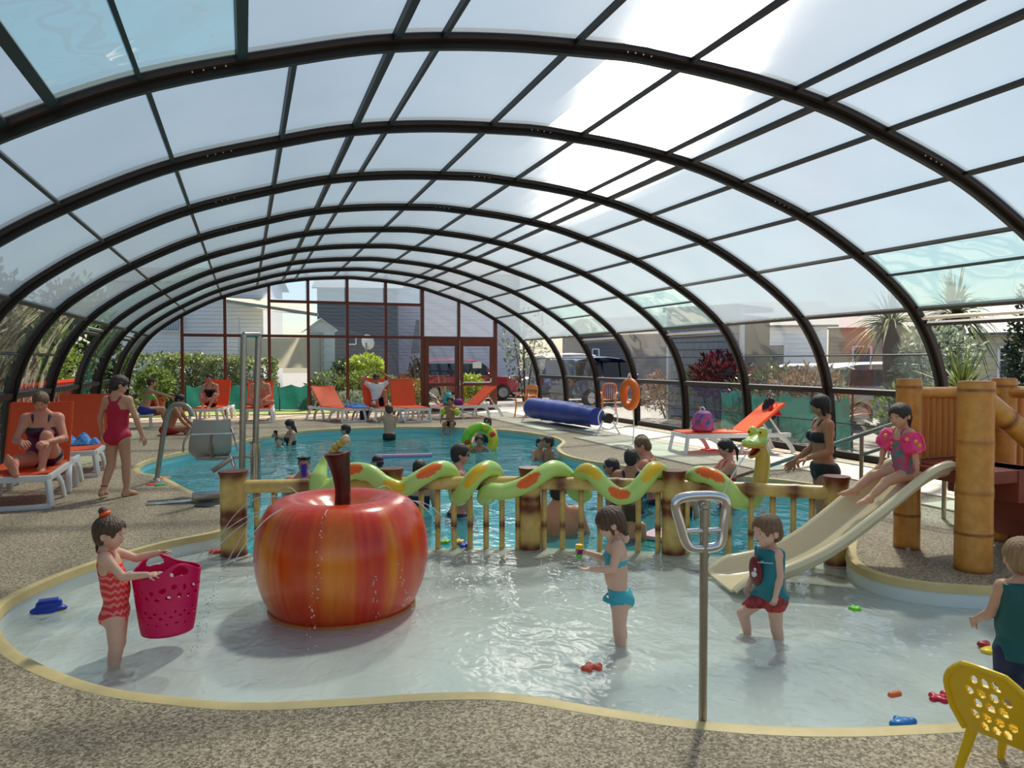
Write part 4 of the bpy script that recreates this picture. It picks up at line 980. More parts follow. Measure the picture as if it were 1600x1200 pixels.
for i, (a, rr_, d, hh, so) in enumerate([(-1.9, .42, .50, .22, .25), (-1.35, .40, .32, .20, .3), (-1.05, .36, .44, .12, .3), (-2.6, .52, .62, .16, .6), (2.9, .56, .72, .14, .7), (2.7, .5, .68, .24, .7), (2.3, .46, .55, .3, .6), (-.5, .5, .5, .22, .4), (.2, .56, .6, .18, .5), (.8, .5, .55, .24, .5), (3.25, .62, .62, .10, .65), (-3.0, .64, .36, .06, .6)]):
    rr_ *= .92; p0 = (AX+cos(a)*rr_, AY+sin(a)*rr_, .62 if rr_ < .5 else .55 if rr_ < .6 else .3); p1 = (AX+cos(a)*(rr_+d), AY+sin(a)*(rr_+d), -.14)
    jet(apple, arc(p0, p1, hh), .0034, i, so)

# ------------------------------------------------------------------ slide and bamboo tower
tower = thing('bamboo_tower', 'tan bamboo style platform with slatted side and reddish steps beside the slide', 'play tower', (5.8, 4.45, 0))
TWB = dict(base=(204, 132, 52), hi=(222, 160, 78), burn=(120, 54, 22))
PA, PB, PC, PD = (5.35, 4.83, .10), (5.25, 4.13, .125), (6.38, 4.75, .10), (6.33, 4.08, .115)
for i, (x, y, r) in enumerate((PA, PB, PC, PD)):
    kn = (.20, .42, .68, .955); p, rd = bamboo_path((x, y, 0), (x, y, 1.445), 70, r, kn, .05)
    for j in range(len(rd)): rd[j] *= 1+.05*(1-j/len(rd))
    po = MB().tube(p, rd, 26, col=bamboo_col([(b, .008) for b in kn]+[(0, .02)], 70+i, w_=.02, amt=.9, **TWB)).build('post', BAMB, tower)
    MB().tube([(x, y, 1.443), (x, y, 1.452)], [r*.93, r*.9], 26).build('post_top', mat('bamboo_cut', (176, 104, 50), .45, noise=.2), po)
def brail(a, b, r, kn, seed): p, rd = bamboo_path(a, b, 30, r, kn, .08); MB().tube(p, rd, 16, col=bamboo_col([(k, .012) for k in kn], seed, **TWB)).build('handrail', BAMB, tower)
brail((PA[0], PA[1], 1.33), (PC[0], PC[1], 1.33), .05, (.45,), 80); brail((PC[0], PC[1], 1.33), (PD[0], PD[1], 1.33), .05, (.5,), 81)
brail((PC[0], PC[1], 1.33), (7.5, 4.72, 1.33), .05, (.4,), 83)
brail((PB[0]+.02, PB[1]-.02, 1.33), (PB[0]+1.35, PB[1]-.05, .48), .085, (.2, .45, .8), 82)
for i in range(13):
    x = lerp(PA[0]+.11, PC[0]-.1, i/12); MB().cyl((x, PA[1]-.01*(i/12), .77), (x, PA[1]-.01*(i/12), 1.30), .042, .042, 10).build('slat', mat('bamboo_slat', (196, 124, 48), .4, noise=.25, nscale=6, stretch=(5, 5, .6)), tower)
for i in range(12):
    x = lerp(PC[0]+.1, 7.4, i/11); MB().cyl((x, PC[1], .02), (x, PC[1], 1.30), .045, .045, 10).build('slat', mat('bamboo_slat', (196, 124, 48)), tower)
REDB = mat('red_brown_step', (136, 58, 42), .55, noise=.12, nscale=6)
MB().box((5.62, 4.46, .71), (.62, .80, .10)).build('platform', REDB, tower, bevel=.012)
MB().box((5.25, 4.48, .70), (.12, .56, .09)).build('platform_lip', REDB, tower, bevel=.01)
for i in range(4):
    x0 = 5.62+i*.24; zt = .76-i*.19; MB().box((x0+.14, 4.36, zt-.13 if i < 3 else zt/2), (.28, .62, .26 if i < 3 else zt)).build('step', REDB, tower, bevel=.012)
SLD = mat('cream_fibreglass', (226, 208, 172), .22, noise=.05, nscale=3, spec=.55)
slide = thing('water_slide', 'cream fibreglass slide with raised rims running down from the bamboo tower into the paddling pool', 'slide', (4.4, 4.5, -.3))
cen = catmull([(5.30, 4.47, .685), (5.14, 4.49, .675), (4.98, 4.51, .60), (4.6, 4.56, .335), (4.25, 4.62, .10), (3.95, 4.69, -.04), (3.70, 4.75, -.10), (3.45, 4.81, -.13)], 7)
rows = []; m_ = len(cen)
for i, c in enumerate(cen):
    t = i/(m_-1); d = unit(cen[min(i+1, m_-1)]-cen[max(i-1, 0)]); sdir = unit(np.cross(d, (0, 0, 1))); up = np.cross(sdir, d)
    wd = .225+.03*max(0, (t-.75)/.25); hgt = .135*(1-.75*max(0, (t-.9)/.1))*min(1, .35+t*6); row = []
    for u, hh in ((-1.16, .80), (-1.13, .96), (-1.06, 1.0), (-.98, .93), (-.93, .70), (-.84, .28), (-.66, .05), (-.3, 0), (0, -.01), (.3, 0), (.66, .05), (.84, .28), (.93, .70), (.98, .93), (1.06, 1.0), (1.13, .96), (1.16, .80)):
        row.append(c+sdir*u*wd+up*hh*hgt)
    rows.append(row)
MB().sheet([r[::-1] for r in rows], .02).build('chute', SLD, slide, ang=60)
for t in (.62,): pass
MB().tube([(3.86, 4.70, -.3), (3.84, 4.70, -.05)], [.11, .09], 20).build('foot', SLD, slide)
MB().box((4.72, 4.25, .17), (.05, .012, .03), rz=.3).build('maker_plate', mat('plate_grey', (128, 122, 116), .5), slide)

# ------------------------------------------------------------------ stainless pieces
q = G(1098, 1125); pz = GY(1098, 800, q[1])[2]
spray = thing('grab_post', 'brushed steel post with a tilted loop handle rising from the near pool edge', 'post', (q[0], q[1], -.3))
MB().cyl((q[0], q[1], -.3), (q[0], q[1], pz+.02), .0185, n=18).build('pole', STEEL, spray)
LM = frame((.15, .95, .25)); lat = lambda u, w_: np.array([q[0]-.01, q[1], .89])+LM[:, 0]*u+np.array([-.10, .0, .97])*w_
lp = [lat(-.085, .115), lat(-.12, .085), lat(-.105, 0), lat(-.085, -.085), lat(-.05, -.118), lat(.05, -.118), lat(.085, -.085), lat(.105, 0), lat(.12, .085), lat(.085, .115), lat(0, .122)]
MB().tube(catmull(lp, 6, True), .0165, 14, closed=True, caps=False, flat=(1.1, 1.35)).build('loop_handle', CHROME, spray)
MB().tube([lat(-.093, -.04), lat(.093, -.04)], .013, 12).build('cross_bar', CHROME, spray); MB().ball((q[0], q[1], pz+.02), .021, 14).build('pole_cap', STEEL, spray)
# bent handrail hook on the left deck
q = G(245, 752); D0 = depth(q); hk = [GD(x, y, D0) for x, y in ((245, 752), (250, 715), (256, 675), (262, 645), (270, 634), (282, 632), (294, 637), (301, 650))]
shower = thing('bent_grab_rail', 'curved steel grab rail bending over at the swimming pool edge beside the lift', 'rail', q)
MB().tube(catmull(hk, 5), .034, 14).build('tube', STEEL, shower); MB().lathe([(.09, 0), (.09, .012), (.05, .02), (.036, .05)], 20, tuple(q)).build('flange', CHROME, shower)
for i, (px, py, c, lb) in enumerate([(238, 757, (222, 60, 50), 'flat red pool toy lying by the bent grab rail'), (250, 758, (40, 150, 80), 'flat green pool toy lying by the bent grab rail'), (256, 747, (240, 128, 40), 'orange rubber disc by the bent grab rail')]):
    p = G(px, py); o = MB().lathe([(.0, .012), (.05, .016), (.075, .010), (.08, .002), (.06, 0)], 18, tuple(p), wob=lambda a, t: 1+.15*cos(a*3)).build('flat_toy', mat('toy_%d' % i, c, .4)); tag(o, lb, 'toy', 'flat toys by the grab rail')
# pool lift with its grey seat
lift = thing('pool_lift', 'stainless pool hoist with two masts and a grey plastic seat facing the swimming pool', 'pool lift', G(365, 775))
q = G(395, 772); D0 = depth(q)*.99; L = lambda x, y, d=0: GD(x, y, D0+d)
for x0, x1, d, y1 in ((381, 378, .0, 745), (404, 399, .15, 700)): MB().tube([L(x0, 522, d), L(x1, y1, d)], .036, 12).build('mast', STEEL, lift)
MB().tube([L(381, 523, 0), L(405, 523, .15)], .035, 12).build('mast_bridge', STEEL, lift); MB().tube([L(399, 690, .15), L(399, 800, .15)], .062, 18).build('sleeve', CHROME, lift)
MB().lathe([(.055, 0), (.066, .0), (.066, .02), (.05, .022)], 18, L(399, 692, .15)).build('sleeve_collar', STEEL, lift)
MB().bar(L(306, 716, -.05), L(394, 713, .08), .05, .04).build('swing_arm', STEEL, lift, bevel=.006); MB().bar(L(362, 716), L(332, 736, -.05), .05, .06).build('foot_arm', STEEL, lift, bevel=.006); MB().cyl(L(361, 713), L(365, 728), .022).build('pivot', CHROME, lift)
seat = []
for j, (y, wx0, wx1, dd) in enumerate(((655, 304, 360, .0), (662, 303, 361, -.0), (690, 297, 362, -.02), (704, 296, 361, .02), (712, 304, 356, .10), (716, 312, 350, .18))):
    seat.append([L(lerp(wx0, wx1, t), y+1.5*sin(t*pi), dd-.06*sin(t*pi)) for t in np.linspace(0, 1, 9)])
MB().sheet(seat, .02).build('seat_shell', mat('grey_seat_plastic', (176, 172, 168), .38, noise=.05), lift)
MB().tube([L(299, 679, -.09), L(372, 677, -.09)], .010, 8).build('back_bar', WHITE, lift); MB().bar(L(331, 680, -.09), L(331, 715, -.08), .04, .02).build('back_strut', STEEL, lift)
MB().tube(catmull([L(361, 668, .0), L(368, 690, -.2), L(372, 705, -.22)], 5), .012, 8).build('armrest', STEEL, lift); MB().tube(catmull([L(300, 668, .0), L(288, 690, -.1), L(286, 706, -.1)], 5), .012, 8).build('armrest', STEEL, lift)
p = G(330, 782); lb = thing('lift_base_plate', 'low steel base box lying on the deck in front of the pool hoist', 'base', p)
MB().box((p[0]-.02, p[1], .045), (.36, .24, .09), rz=.1).build('box', STEEL, lb, bevel=.01); MB().box((p[0]-.42, p[1]+.02, .012), (.5, .2, .02), rz=.05).build('plate', CHROME, lb, bevel=.004)
p = G(327, 789); o = MB().lathe([(0, .02), (.10, .018), (.15, .012), (.16, .002)], 20, tuple(p)).build('drain_cover', mat('black_rubber', (18, 18, 18), .4)); tag(o, 'small black round cover lying on the deck beside the bamboo post', 'cover')
# handrail to the steps on the far right
rl = thing('pool_handrail', 'sloping steel handrail beside the pool steps behind the slide', 'rail', (6.9, 8.3, 0))
R0, R1_ = np.array(GD(1142, 748, 9.2)), np.array(GD(1392, 664, 7.9)); MB().tube([R0, R1_, R1_+(R1_-R0)*.35], .024, 12).build('top_tube', STEEL, rl)
for t in (.84, 1.28): a = R0+(R1_-R0)*t; MB().tube([a, (a[0], a[1], -.02)], .022, 12).build('upright', STEEL, rl)
a = R0+(R1_-R0)*.84; MB().tube([a-np.array([0, 0, .22]), a+(R1_-R0)*.44-np.array([0, 0, .22])], .02, 10).build('lower_tube', STEEL, rl)

# ------------------------------------------------------------------ sun loungers
ORF = mat('orange_sling', (252, 112, 60), .6, noise=.06, nscale=30, bump=.1, bscale=220, trans=.35)
def make_lounger(label, back=50):
    """1.95 m long along +y, foot end at y=0, head end away; the origin on the floor at the middle of the foot end"""
    t = thing('sun_lounger', label, 'sun lounger', (0, 0, 0)); Wd = .33; SH = .36
    for s_ in (-1, 1): MB().bar((s_*Wd, .02, SH-.03), (s_*Wd, 1.92, SH-.03), .045, .075).build('side_rail', WHITE, t, world=False, bevel=.012)
    MB().bar((-Wd, .02, SH-.03), (Wd, .02, SH-.03), .05, .07).build('end_rail', WHITE, t, world=False, bevel=.01)
    fl_ = MB()
    for s_ in (-1, 1): fl_.bar((s_*(Wd-.01), .03, SH-.05), (s_*(Wd+.03), -.02, .02), .055, .055)
    fl_.bar((-Wd-.03, -.02, .025), (Wd+.03, -.02, .025), .05, .05); fl_.build('foot_frame', WHITE, t, world=False, bevel=.008)
    for y0 in (.62, 1.30, 1.82):
        for s_ in (-1, 1):
            if y0 == .62: MB().tube(catmull([(s_*Wd, .42, SH-.05), (s_*(Wd+.02), .60, .2), (s_*(Wd+.03), .72, .02)], 4), .034, 8, flat=(.7, 1.2)).build('leg', WHITE, t, world=False)
            elif y0 == 1.30: MB().tube(catmull([(s_*(Wd+.03), .98, .015), (s_*(Wd+.02), 1.05, .22), (s_*(Wd), 1.25, .31), (s_*(Wd+.02), 1.45, .22), (s_*(Wd+.03), 1.52, .015)], 5), .032, 8, flat=(.7, 1.2)).build('leg', WHITE, t, world=False)
            else: MB().tube(catmull([(s_*Wd, 1.72, SH-.05), (s_*(Wd+.02), 1.86, .2), (s_*(Wd+.03), 1.97, .015)], 4), .034, 8, flat=(.7, 1.2)).build('leg', WHITE, t, world=False)
    g = [[(x, y, SH+.02-.018*sin(pi*(x/(2*Wd)+.5))) for x in np.linspace(-Wd+.005, Wd-.005, 7)] for y in (.03, .4, .8, 1.16)]
    MB().sheet([r[::-1] for r in g], .012).build('seat_sling', ORF, t, world=False)
    a = radians(back); L_ = .80; g = []
    for q in np.linspace(0, 1, 6): g.append([(x, 1.17+cos(a)*L_*q+.015*sin(pi*(x/(2*Wd)+.5))*sin(a), SH+.025+sin(a)*L_*q-.015*sin(pi*(x/(2*Wd)+.5))*cos(a)) for x in np.linspace(-Wd+.005, Wd-.005, 7)])
    MB().sheet([r[::-1] for r in g], .012).build('back_sling', ORF, t, world=False)
    bf = MB()
    for s_ in (-1, 1): bf.bar((s_*Wd, 1.17, SH+.01), (s_*Wd, 1.17+cos(a)*L_, SH+.01+sin(a)*L_), .03, .03)
    bf.bar((-Wd, 1.17+cos(a)*L_, SH+.01+sin(a)*L_), (Wd, 1.17+cos(a)*L_, SH+.01+sin(a)*L_), .03, .03); bf.build('back_frame', ORF, t, world=False)
    if back > 15:
        st = MB(); st.bar((-.2, 1.17+cos(a)*.5, SH+sin(a)*.5-.01), (-.2, 1.80, SH-.02), .025, .025); st.bar((.2, 1.17+cos(a)*.5, SH+sin(a)*.5-.01), (.2, 1.80, SH-.02), .025, .025); st.build('back_strut', WHITE, t, world=False)
    return t
def place_lounger(px, py, yaw, label, back=50, group='orange and white sun loungers'):
    t = make_lounger(label, back); p = G(px, py); t.location = (p[0], p[1], 0); t.rotation_euler = (0, 0, -radians(yaw)); t['group'] = group; return t
t = make_lounger('orange sun lounger with white legs on which the woman in the purple swimsuit sits', 62); t.location = (-2.36, 9.28, 0); t.rotation_euler[2] = radians(2); t['group'] = 'orange and white sun loungers'; LN1 = t
t = make_lounger('orange sun lounger with a blue towel on its seat behind the walking girl', 62); t.location = (-2.30, 11.62, 0); t.rotation_euler[2] = radians(2); t['group'] = 'orange and white sun loungers'; LN2 = t
LB1 = place_lounger(318, 661, 12, 'orange sun lounger under the woman in the black swimsuit by the hedge', 60)
LB2 = place_lounger(403, 661, 4, 'orange sun lounger behind the lift masts with a shirtless man on it', 55)
LB3 = place_lounger(553, 660, -22, 'empty orange sun lounger with a blue towel at its foot by the glass wall', 42)
LB4 = place_lounger(607, 660, -6, 'orange sun lounger on which the man in the white shirt leans back', 68)
LB5 = place_lounger(653, 660, -6, 'empty orange sun lounger with upright back just left of the glass door', 66)
LB6 = place_lounger(680, 655, 78, 'orange sun lounger seen from the side in front of the glass door', 40)
LR1 = place_lounger(1060, 709, 100, 'orange sun lounger carrying the flowered bag on the sunny slabs', 38)
def towel(c, d, rz, m, name, label, cat='towel', seed=0, z=None, lump=.05):
    rr = np.random.default_rng(seed); n = 14; g = []
    for i in range(n):
        row = []
        for j in range(n):
            u, v = i/(n-1)*2-1, j/(n-1)*2-1; e = max(0, 1-max(abs(u), abs(v))**3)
            x, y = u*d[0]/2, v*d[1]/2; hgt = (.25+.75*abs(sin(u*4+seed)*cos(v*3.3+seed*2)))*lump*e+.012*e
            row.append((c[0]+x*cos(rz)-y*sin(rz), c[1]+x*sin(rz)+y*cos(rz), c[2]+hgt))
        g.append(row)
    o = MB().sheet(g, -.008).build(name, m); return tag(o, label, cat)
BLU = mat('blue_towel', (38, 108, 196), .8, noise=.25, nscale=22, col2=(96, 170, 226)); TRQ = mat('turquoise_cloth', (60, 180, 186), .7, noise=.15)
towel((-2.30, 12.45, .39), (.5, .4), .1, BLU, 'towel', 'crumpled blue towel on the lounger behind the walking girl', seed=1, lump=.16)
P3 = np.array(LB3.location); towel(P3+np.array([.12, .35, .385]), (.5, .6), .3, mat('blue_towel2', (58, 112, 190), .8, noise=.2, nscale=20), 'towel', 'pale blue towel on the empty lounger by the glass wall', seed=2, lump=.12)
MB_ = MB().lathe([(0, 0), (.035, 0), (.036, .12), (.03, .15), (.014, .17), (.014, .19), (0, .19)], 14, tuple(P3+np.array([-.1, .5, .40]))); tag(MB_.build('bottle', mat('clear_blue_plastic', (170, 200, 226), .15)), 'small pale drinking bottle beside the blue towel on the far lounger', 'bottle')
p = P3+np.array([.02, .9, 0]); tag(MB().lathe([(.0, 0), (.12, .0), (.14, .26), (.13, .27)], 16, (p[0]+.35, p[1]-.3, 0)).build('beach_bag', mat('navy_cloth', (42, 72, 120), .7)), 'blue cloth bag standing under the far empty lounger', 'bag')
def flip(px, py, lb, c):
    p = G(px, py); t = thing('sandals', lb, 'shoes', p)
    for k in (-1, 1): MB().ball((p[0]+k*.06, p[1], .02), (.045, .12, .02), 12).build('sole', c, t); MB().tube(catmull([(p[0]+k*.06-.04, p[1]-.02, .03), (p[0]+k*.06, p[1]+.05, .06), (p[0]+k*.06+.04, p[1]-.02, .03)], 4), .008, 6).build('strap', c, t)
flip(593, 655, 'brown sandals under the lounger of the man in the white shirt', mat('tan_leather', (150, 112, 78), .6)); flip(660, 652, 'tan sandals under the empty lounger left of the glass door', mat('tan_leather', (150, 112, 78)))
P6 = np.array(LB6.location); R6 = LB6.rotation_euler[2]; on6 = lambda x, y, z: (P6[0]+x*cos(R6)-y*sin(R6), P6[1]+x*sin(R6)+y*cos(R6), z)
def bag(c, d, rz, m, name, label, handle=None, seed=0):
    t = thing(name, label, 'bag', c, rz); f_ = Field((-d[0], -d[1], -.02), (d[0], d[1], d[2]*1.3), .014)
    f_.ell((0, 0, d[2]*.45), (d[0]/2, d[1]/2, d[2]*.55), np.eye(3), .02); f_.ell((0, 0, d[2]*.15), (d[0]/2*1.02, d[1]/2*1.05, d[2]*.2), np.eye(3), .04); f_.ell((d[0]*.1, 0, d[2]*.8), (d[0]*.3, d[1]*.36, d[2]*.22), np.eye(3), .05)
    sl, (x, y, z) = f_.grid(); f_.D = f_.D+(.008*np.sin(x*40+seed)*np.sin(z*33)).astype(np.float32); f_.D = np.maximum(f_.D, -(z+0*x+0*y)).astype(np.float32)
    V_, F_ = f_.mesh(); quick_mesh('bag_body', V_, F_, m, t)
    MB().tube(catmull([(-d[0]*.3, 0, d[2]*.8), (-d[0]*.2, 0, d[2]*1.12), (d[0]*.1, 0, d[2]*1.16), (d[0]*.25, 0, d[2]*.85)], 5), .011, 8).build('strap', handle or m, t, world=False); return t
bag(on6(-.05, .42, .385), (.34, .26, .34), R6, TRQ, 'beach_bag', 'turquoise beach bag on the lounger in front of the glass door'); bag(on6(.1, .68, .385), (.28, .24, .16), R6, mat('magenta_cloth', (160, 30, 110), .7, noise=.3, nscale=12, col2=(40, 60, 150)), 'clothes_bundle', 'magenta and blue clothes bundle next to the turquoise bag', seed=2)
PR = np.array(LR1.location); RR = LR1.rotation_euler[2]; onR = lambda x, y, z: (PR[0]+x*cos(RR)-y*sin(RR), PR[1]+x*sin(RR)+y*cos(RR), z)
bag(onR(.05, .42, .385), (.46, .34, .36), RR, mat('flowered_cloth', (52, 92, 176), .7, noise=.2, nscale=9, col2=(222, 90, 120)), 'beach_bag', 'large flowered blue and pink beach bag on the sunny lounger', mat('white_strap', (232, 232, 236), .6))
bag(onR(-.10, 1.74, .56), (.26, .22, .40), RR, mat('black_red_cloth', (26, 24, 26), .6, noise=.2), 'backpack', 'black backpack leaning behind the sunny lounger back', mat('red_strap', (196, 30, 40), .6)); 
o = towel(onR(.16, 1.70, .66), (.14, .22), RR, mat('red_cloth', (196, 24, 36), .7), 'red_cloth', 'red cloth hanging beside the black backpack', 'cloth', 4, lump=.2)
t = thing('sunglasses', 'dark sunglasses left on the sunny lounger seat', 'sunglasses', onR(0, .95, .40)); [MB().ball(onR(0, .92+k*.07, .41), (.035, .035, .012), 10).build('lens', mat('dark_lens', (16, 14, 18), .1), t) for k in (0, 1)]; MB().tube([onR(0, .94, .412), onR(0, .97, .412)], .006, 6).build('bridge', mat('dark_lens', (16, 14, 18)), t)
p = G(1005, 640+0*1); tag(MB().lathe([(0, 0), (.12, 0), (.16, .02), (.15, .035), (0, .03)], 20, tuple(G(1108, 705))).build('cap', mat('red_cloth', (196, 24, 36))), 'flat red cap lying on the slabs under the sunny lounger', 'cap')
# side table and towel at the far left
ts = thing('side_table', 'white plastic side table at the left edge beside the first lounger', 'table', (-2.90, 9.62, 0))
MB().box((-2.90, 9.62, .36), (.26, .42, .03)).build('table_top', WHITE, ts, bevel=.008)
for k in (-1, 1):
    for j in (-1, 1): MB().box((-2.90+k*.10, 9.62+j*.16, .175), (.035, .035, .35)).build('leg', WHITE, ts)
towel((-2.90, 9.62, .385), (.30, .44), .1, mat('pink_towel', (236, 196, 190), .8, noise=.1, col2=(240, 226, 220), nscale=9), 'towel', 'pale pink patterned towel heaped on the white side table', seed=5, lump=.12)

# ------------------------------------------------------------------ chairs
YPL = mat('yellow_plastic', (246, 200, 20), .3, spec=.5); OPL = mat('orange_plastic', (244, 140, 32), .35)
def kid_chair():
    t = thing('child_chair', "yellow plastic child's chair with round holes in its back on the near deck", 'chair', (2.70, 1.92, 0), -radians(80)); t.scale = (.96, .96, .96); n = 26; m = 20
    # backrest: a curved shield with real holes
    holes = [(u, v) for v, us in ((.80, (-.28, 0, .28)), (.63, (-.42, -.14, .14, .42)), (.46, (-.28, 0, .28)), (.29, (-.42, -.14, .14, .42)), (.14, (-.26, .02, .28))) for u in us]
    bm = bmesh.new(); ny, nx_ = 44, 44; vs = {}
    def bp(u, v): w_ = .165*(1-.55*max(0, (v-.55)/.45)**2.2)*(.82+.18*min(1, v/.3)); return Vector((u*w_, -.14-.13*v-.02*(1-u*u), .24+.30*v-.01*u*u))
    def isin(u, v): return any(((u-a)/.095)**2+((v-b)/.058)**2 < 1 for a, b in holes)
    for i in range(nx_):
        for j in range(ny):
            u, v = (i+.5)/nx_*2-1, (j+.5)/ny
            if isin(u, v): continue
            q = []
            for a, b in ((i, j), (i+1, j), (i+1, j+1), (i, j+1)):
                if (a, b) not in vs: vs[(a, b)] = bm.verts.new(bp(a/nx_*2-1, b/ny))
                q.append(vs[(a, b)])
            bm.faces.new(q)
    bmesh.ops.smooth_vert(bm, verts=[v for v in bm.verts if v.is_boundary and not (abs(v.co.z-.24) < .01)], factor=.4, use_axis_x=True, use_axis_y=True, use_axis_z=True)
    bmesh.ops.solidify(bm, geom=bm.faces[:], thickness=.012); me = bpy.data.meshes.new('backrest'); bm.to_mesh(me); bm.free(); me.materials.append(YPL)
    o = bpy.data.objects.new('backrest', me); COL.objects.link(o); o.parent = t
    rim = [bp(-1, v) for v in np.linspace(0, 1, 12)]+[bp(u, 1) for u in np.linspace(-.9, .9, 10)]+[bp(1, v) for v in np.linspace(1, 0, 12)]
    MB().tube(rim, .012, 8).build('back_rim', YPL, t, world=False)
    f_ = Field((-.22, -.22, .19), (.22, .24, .29), .008); f_.ell((0, .02, .24), (.165, .165, .022), np.eye(3), .01); V_, F_ = f_.mesh(); quick_mesh('seat', V_, F_, YPL, t)
    for k in range(9): MB().bar((-.11, -.06+k*.02, .265), (.11, -.06+k*.02, .265), .008, .008).build('seat_rib', YPL, t, world=False)
    for a in (-1, 1):
        for b in (-1, 1): MB().tube([(a*.12, .02+b*.12, .24), (a*.165, .02+b*.17, 0)], [.022, .014], 10).build('leg', YPL, t, world=False)
    for a in (-1, 1): MB().tube(catmull([(a*.15, -.16, .34), (a*.185, -.02, .36), (a*.17, .10, .25)], 5), .014, 8).build('armrest', YPL, t, world=False)
kid_chair()
def orange_chair(p, rz, label):
    t = thing('patio_chair', label, 'chair', p, rz)
    g = [[(x, y, .44-.01*cos(x*6)) for x in np.linspace(-.2, .2, 6)] for y in np.linspace(-.2, .2, 6)]; MB().sheet(g, .015).build('seat', OPL, t, world=False)
    MB().tube(catmull([(-.2, -.2, .44), (-.21, -.25, .75), (-.15, -.28, .9), (.15, -.28, .9), (.21, -.25, .75), (.2, -.2, .44)], 5), .022, 8).build('back_frame', OPL, t, world=False)
    for k in range(5): x = -.13+k*.065; MB().bar((x, -.2, .44), (x*1.05, -.275, .89), .025, .012).build('back_slat', OPL, t, world=False)
    for a in (-1, 1):
        for b in (-1, 1): MB().tube([(a*.19, b*.19, .44), (a*.22, b*.25, 0)], [.025, .02], 8).build('leg', OPL, t, world=False)
        MB().tube(catmull([(a*.22, -.22, .62), (a*.25, 0, .65), (a*.23, .2, .6), (a*.21, .2, .44)], 5), .02, 8).build('armrest', OPL, t, world=False)
    return t
orange_chair(GD(822, 652, 21.2)*np.array([1, 1, 0]), radians(120), 'orange plastic chair beside the blue cover roller inside the glass')
orange_chair((10.6, 20.6, 0), radians(150), 'orange plastic chair on the tarmac outside the clear side wall')
# ------------------------------------------------------------------ blue pool cover on its roller
A_, B_ = np.array(GD(833, 642, 19.6)), np.array(GD(950, 655, 16.0)); A_[2] = B_[2] = .38
cov = thing('pool_cover_roller', 'dark blue pool cover wound on a roller with round white end frames', 'cover roller', ((A_[0]+B_[0])/2, (A_[1]+B_[1])/2, 0)); BC = mat('blue_cover', (24, 54, 150), .45, noise=.12, nscale=5, bump=.25, bscale=7)
ax_ = unit(B_-A_); P = [A_+(B_-A_)*t for t in np.linspace(.0, .88, 26)]
MB().tube(P, [.27*(1+.03*sin(i*1.3))*(1-.28*max(0, (i-14)/11)) for i in range(26)], 24).build('wound_cover', BC, cov)
sd_ = unit(np.cross(ax_, (0, 0, 1))); g = [[P[4]+sd_*(-.27)*1.0+(P[18]-P[4])*t+np.array([0, 0, -.02])-np.array([0, 0, .30])*s_+sd_*(-.12*s_*s_) for t in np.linspace(0, 1, 12)] for s_ in np.linspace(0, 1, 6)]
MB().sheet(g, .01).build('loose_flap', BC, cov)
for e_ in (A_-ax_*.08, B_):
    MB().tube([e_+sd_*(cos(a)*.24)+np.array([0, 0, sin(a)*.24]) for a in np.linspace(0, 2*pi, 25)[:-1]], .016, 8, closed=True, caps=False).build('crank_wheel', WHITE, cov)
    for s_ in (-1, 1): MB().tube(catmull([e_+sd_*s_*.12+np.array([0, 0, -.05]), e_+sd_*s_*.22+np.array([0, 0, -.24]), e_+sd_*s_*.30+np.array([0, 0, -.36])], 5), .02, 8).build('stand_leg', WHITE, cov)
    MB().cyl(e_-ax_*.1, e_+ax_*.06, .11, n=16).build('axle', ALUD, cov)
# lifebuoy with rope on a post of the clear wall
rc = np.array(GD(984, 616, 14.35)); rg = thing('lifebuoy', 'orange lifebuoy hanging on an upright of the clear side wall', 'lifebuoy', rc)
LBM = frame((-1, -.12, .0)); n1, n2 = LBM[:, 0], LBM[:, 2]
MB().tube([rc+n1*cos(a)*.205+n2*sin(a)*.24 for a in np.linspace(0, 2*pi, 37)[:-1]], .078, 14, closed=True, caps=False).build('ring', mat('lifebuoy_orange', (244, 112, 30), .45, noise=.05), rg)
MB().tube(catmull([rc+n1*.07+n2*.30, rc+n2*.40+n1*.02, rc-n1*.06+n2*.28], 5), .014, 8).build('hook', WHITE, rg); MB().tube(catmull([rc-n2*.22-n1*.1, rc-n2*.6-n1*.14, rc-n2*1.0-n1*.10, (rc[0]-n1[0]*.16, rc[1]-n1[1]*.16, .03)], 6), .011, 8).build('rope', mat('rope', (226, 222, 210), .8), rg)

# ------------------------------------------------------------------ laundry basket held by the girl
bc = np.array(GD(262, 984, 4.50)); bz0 = bc[2]
bk = thing('laundry_basket', 'deep pink flexible plastic tub with oval holes held by the toddler girl', 'basket', (bc[0], bc[1], bz0), radians(28))
bk.scale = (.82, .82, .82); PNK = mat('pink_plastic', (226, 14, 98), .38, trans=.18)
rows_ = [(.33, 40), (.36, 40)]
bm = bmesh.new(); NU, NV = 132, 84; vs = {}
HB = .44
def bpt(a, t):
    r = lerp(.175, .232, t**.8); hgt = t*HB; top = .085*abs(sin(a))**6*max(0, (t-.62)/.38)
    return Vector((cos(a)*r, sin(a)*r*.94, hgt+top))
def hole(a, t):
    d = lambda a0, t0, ra, rt: ((((a-a0+pi) % (2*pi))-pi)/ra)**2+((t-t0)/rt)**2 < 1
    for s_ in (pi/2, -pi/2):
        if d(s_, .93, .30, .055): return True
    for r, (t0, n, off, ra, rt) in enumerate(((.76, 18, 0, .085, .032), (.655, 18, .5, .075, .027), (.42, 18, .2, .062, .022), (.34, 18, .7, .062, .022), (.22, 18, .3, .05, .016))):
        for i in range(n):
            if d((i+off)*2*pi/n, t0+.012*sin(i*2.1), ra*(.8+.3*sin(i*1.7+r)), rt): return True
    return False
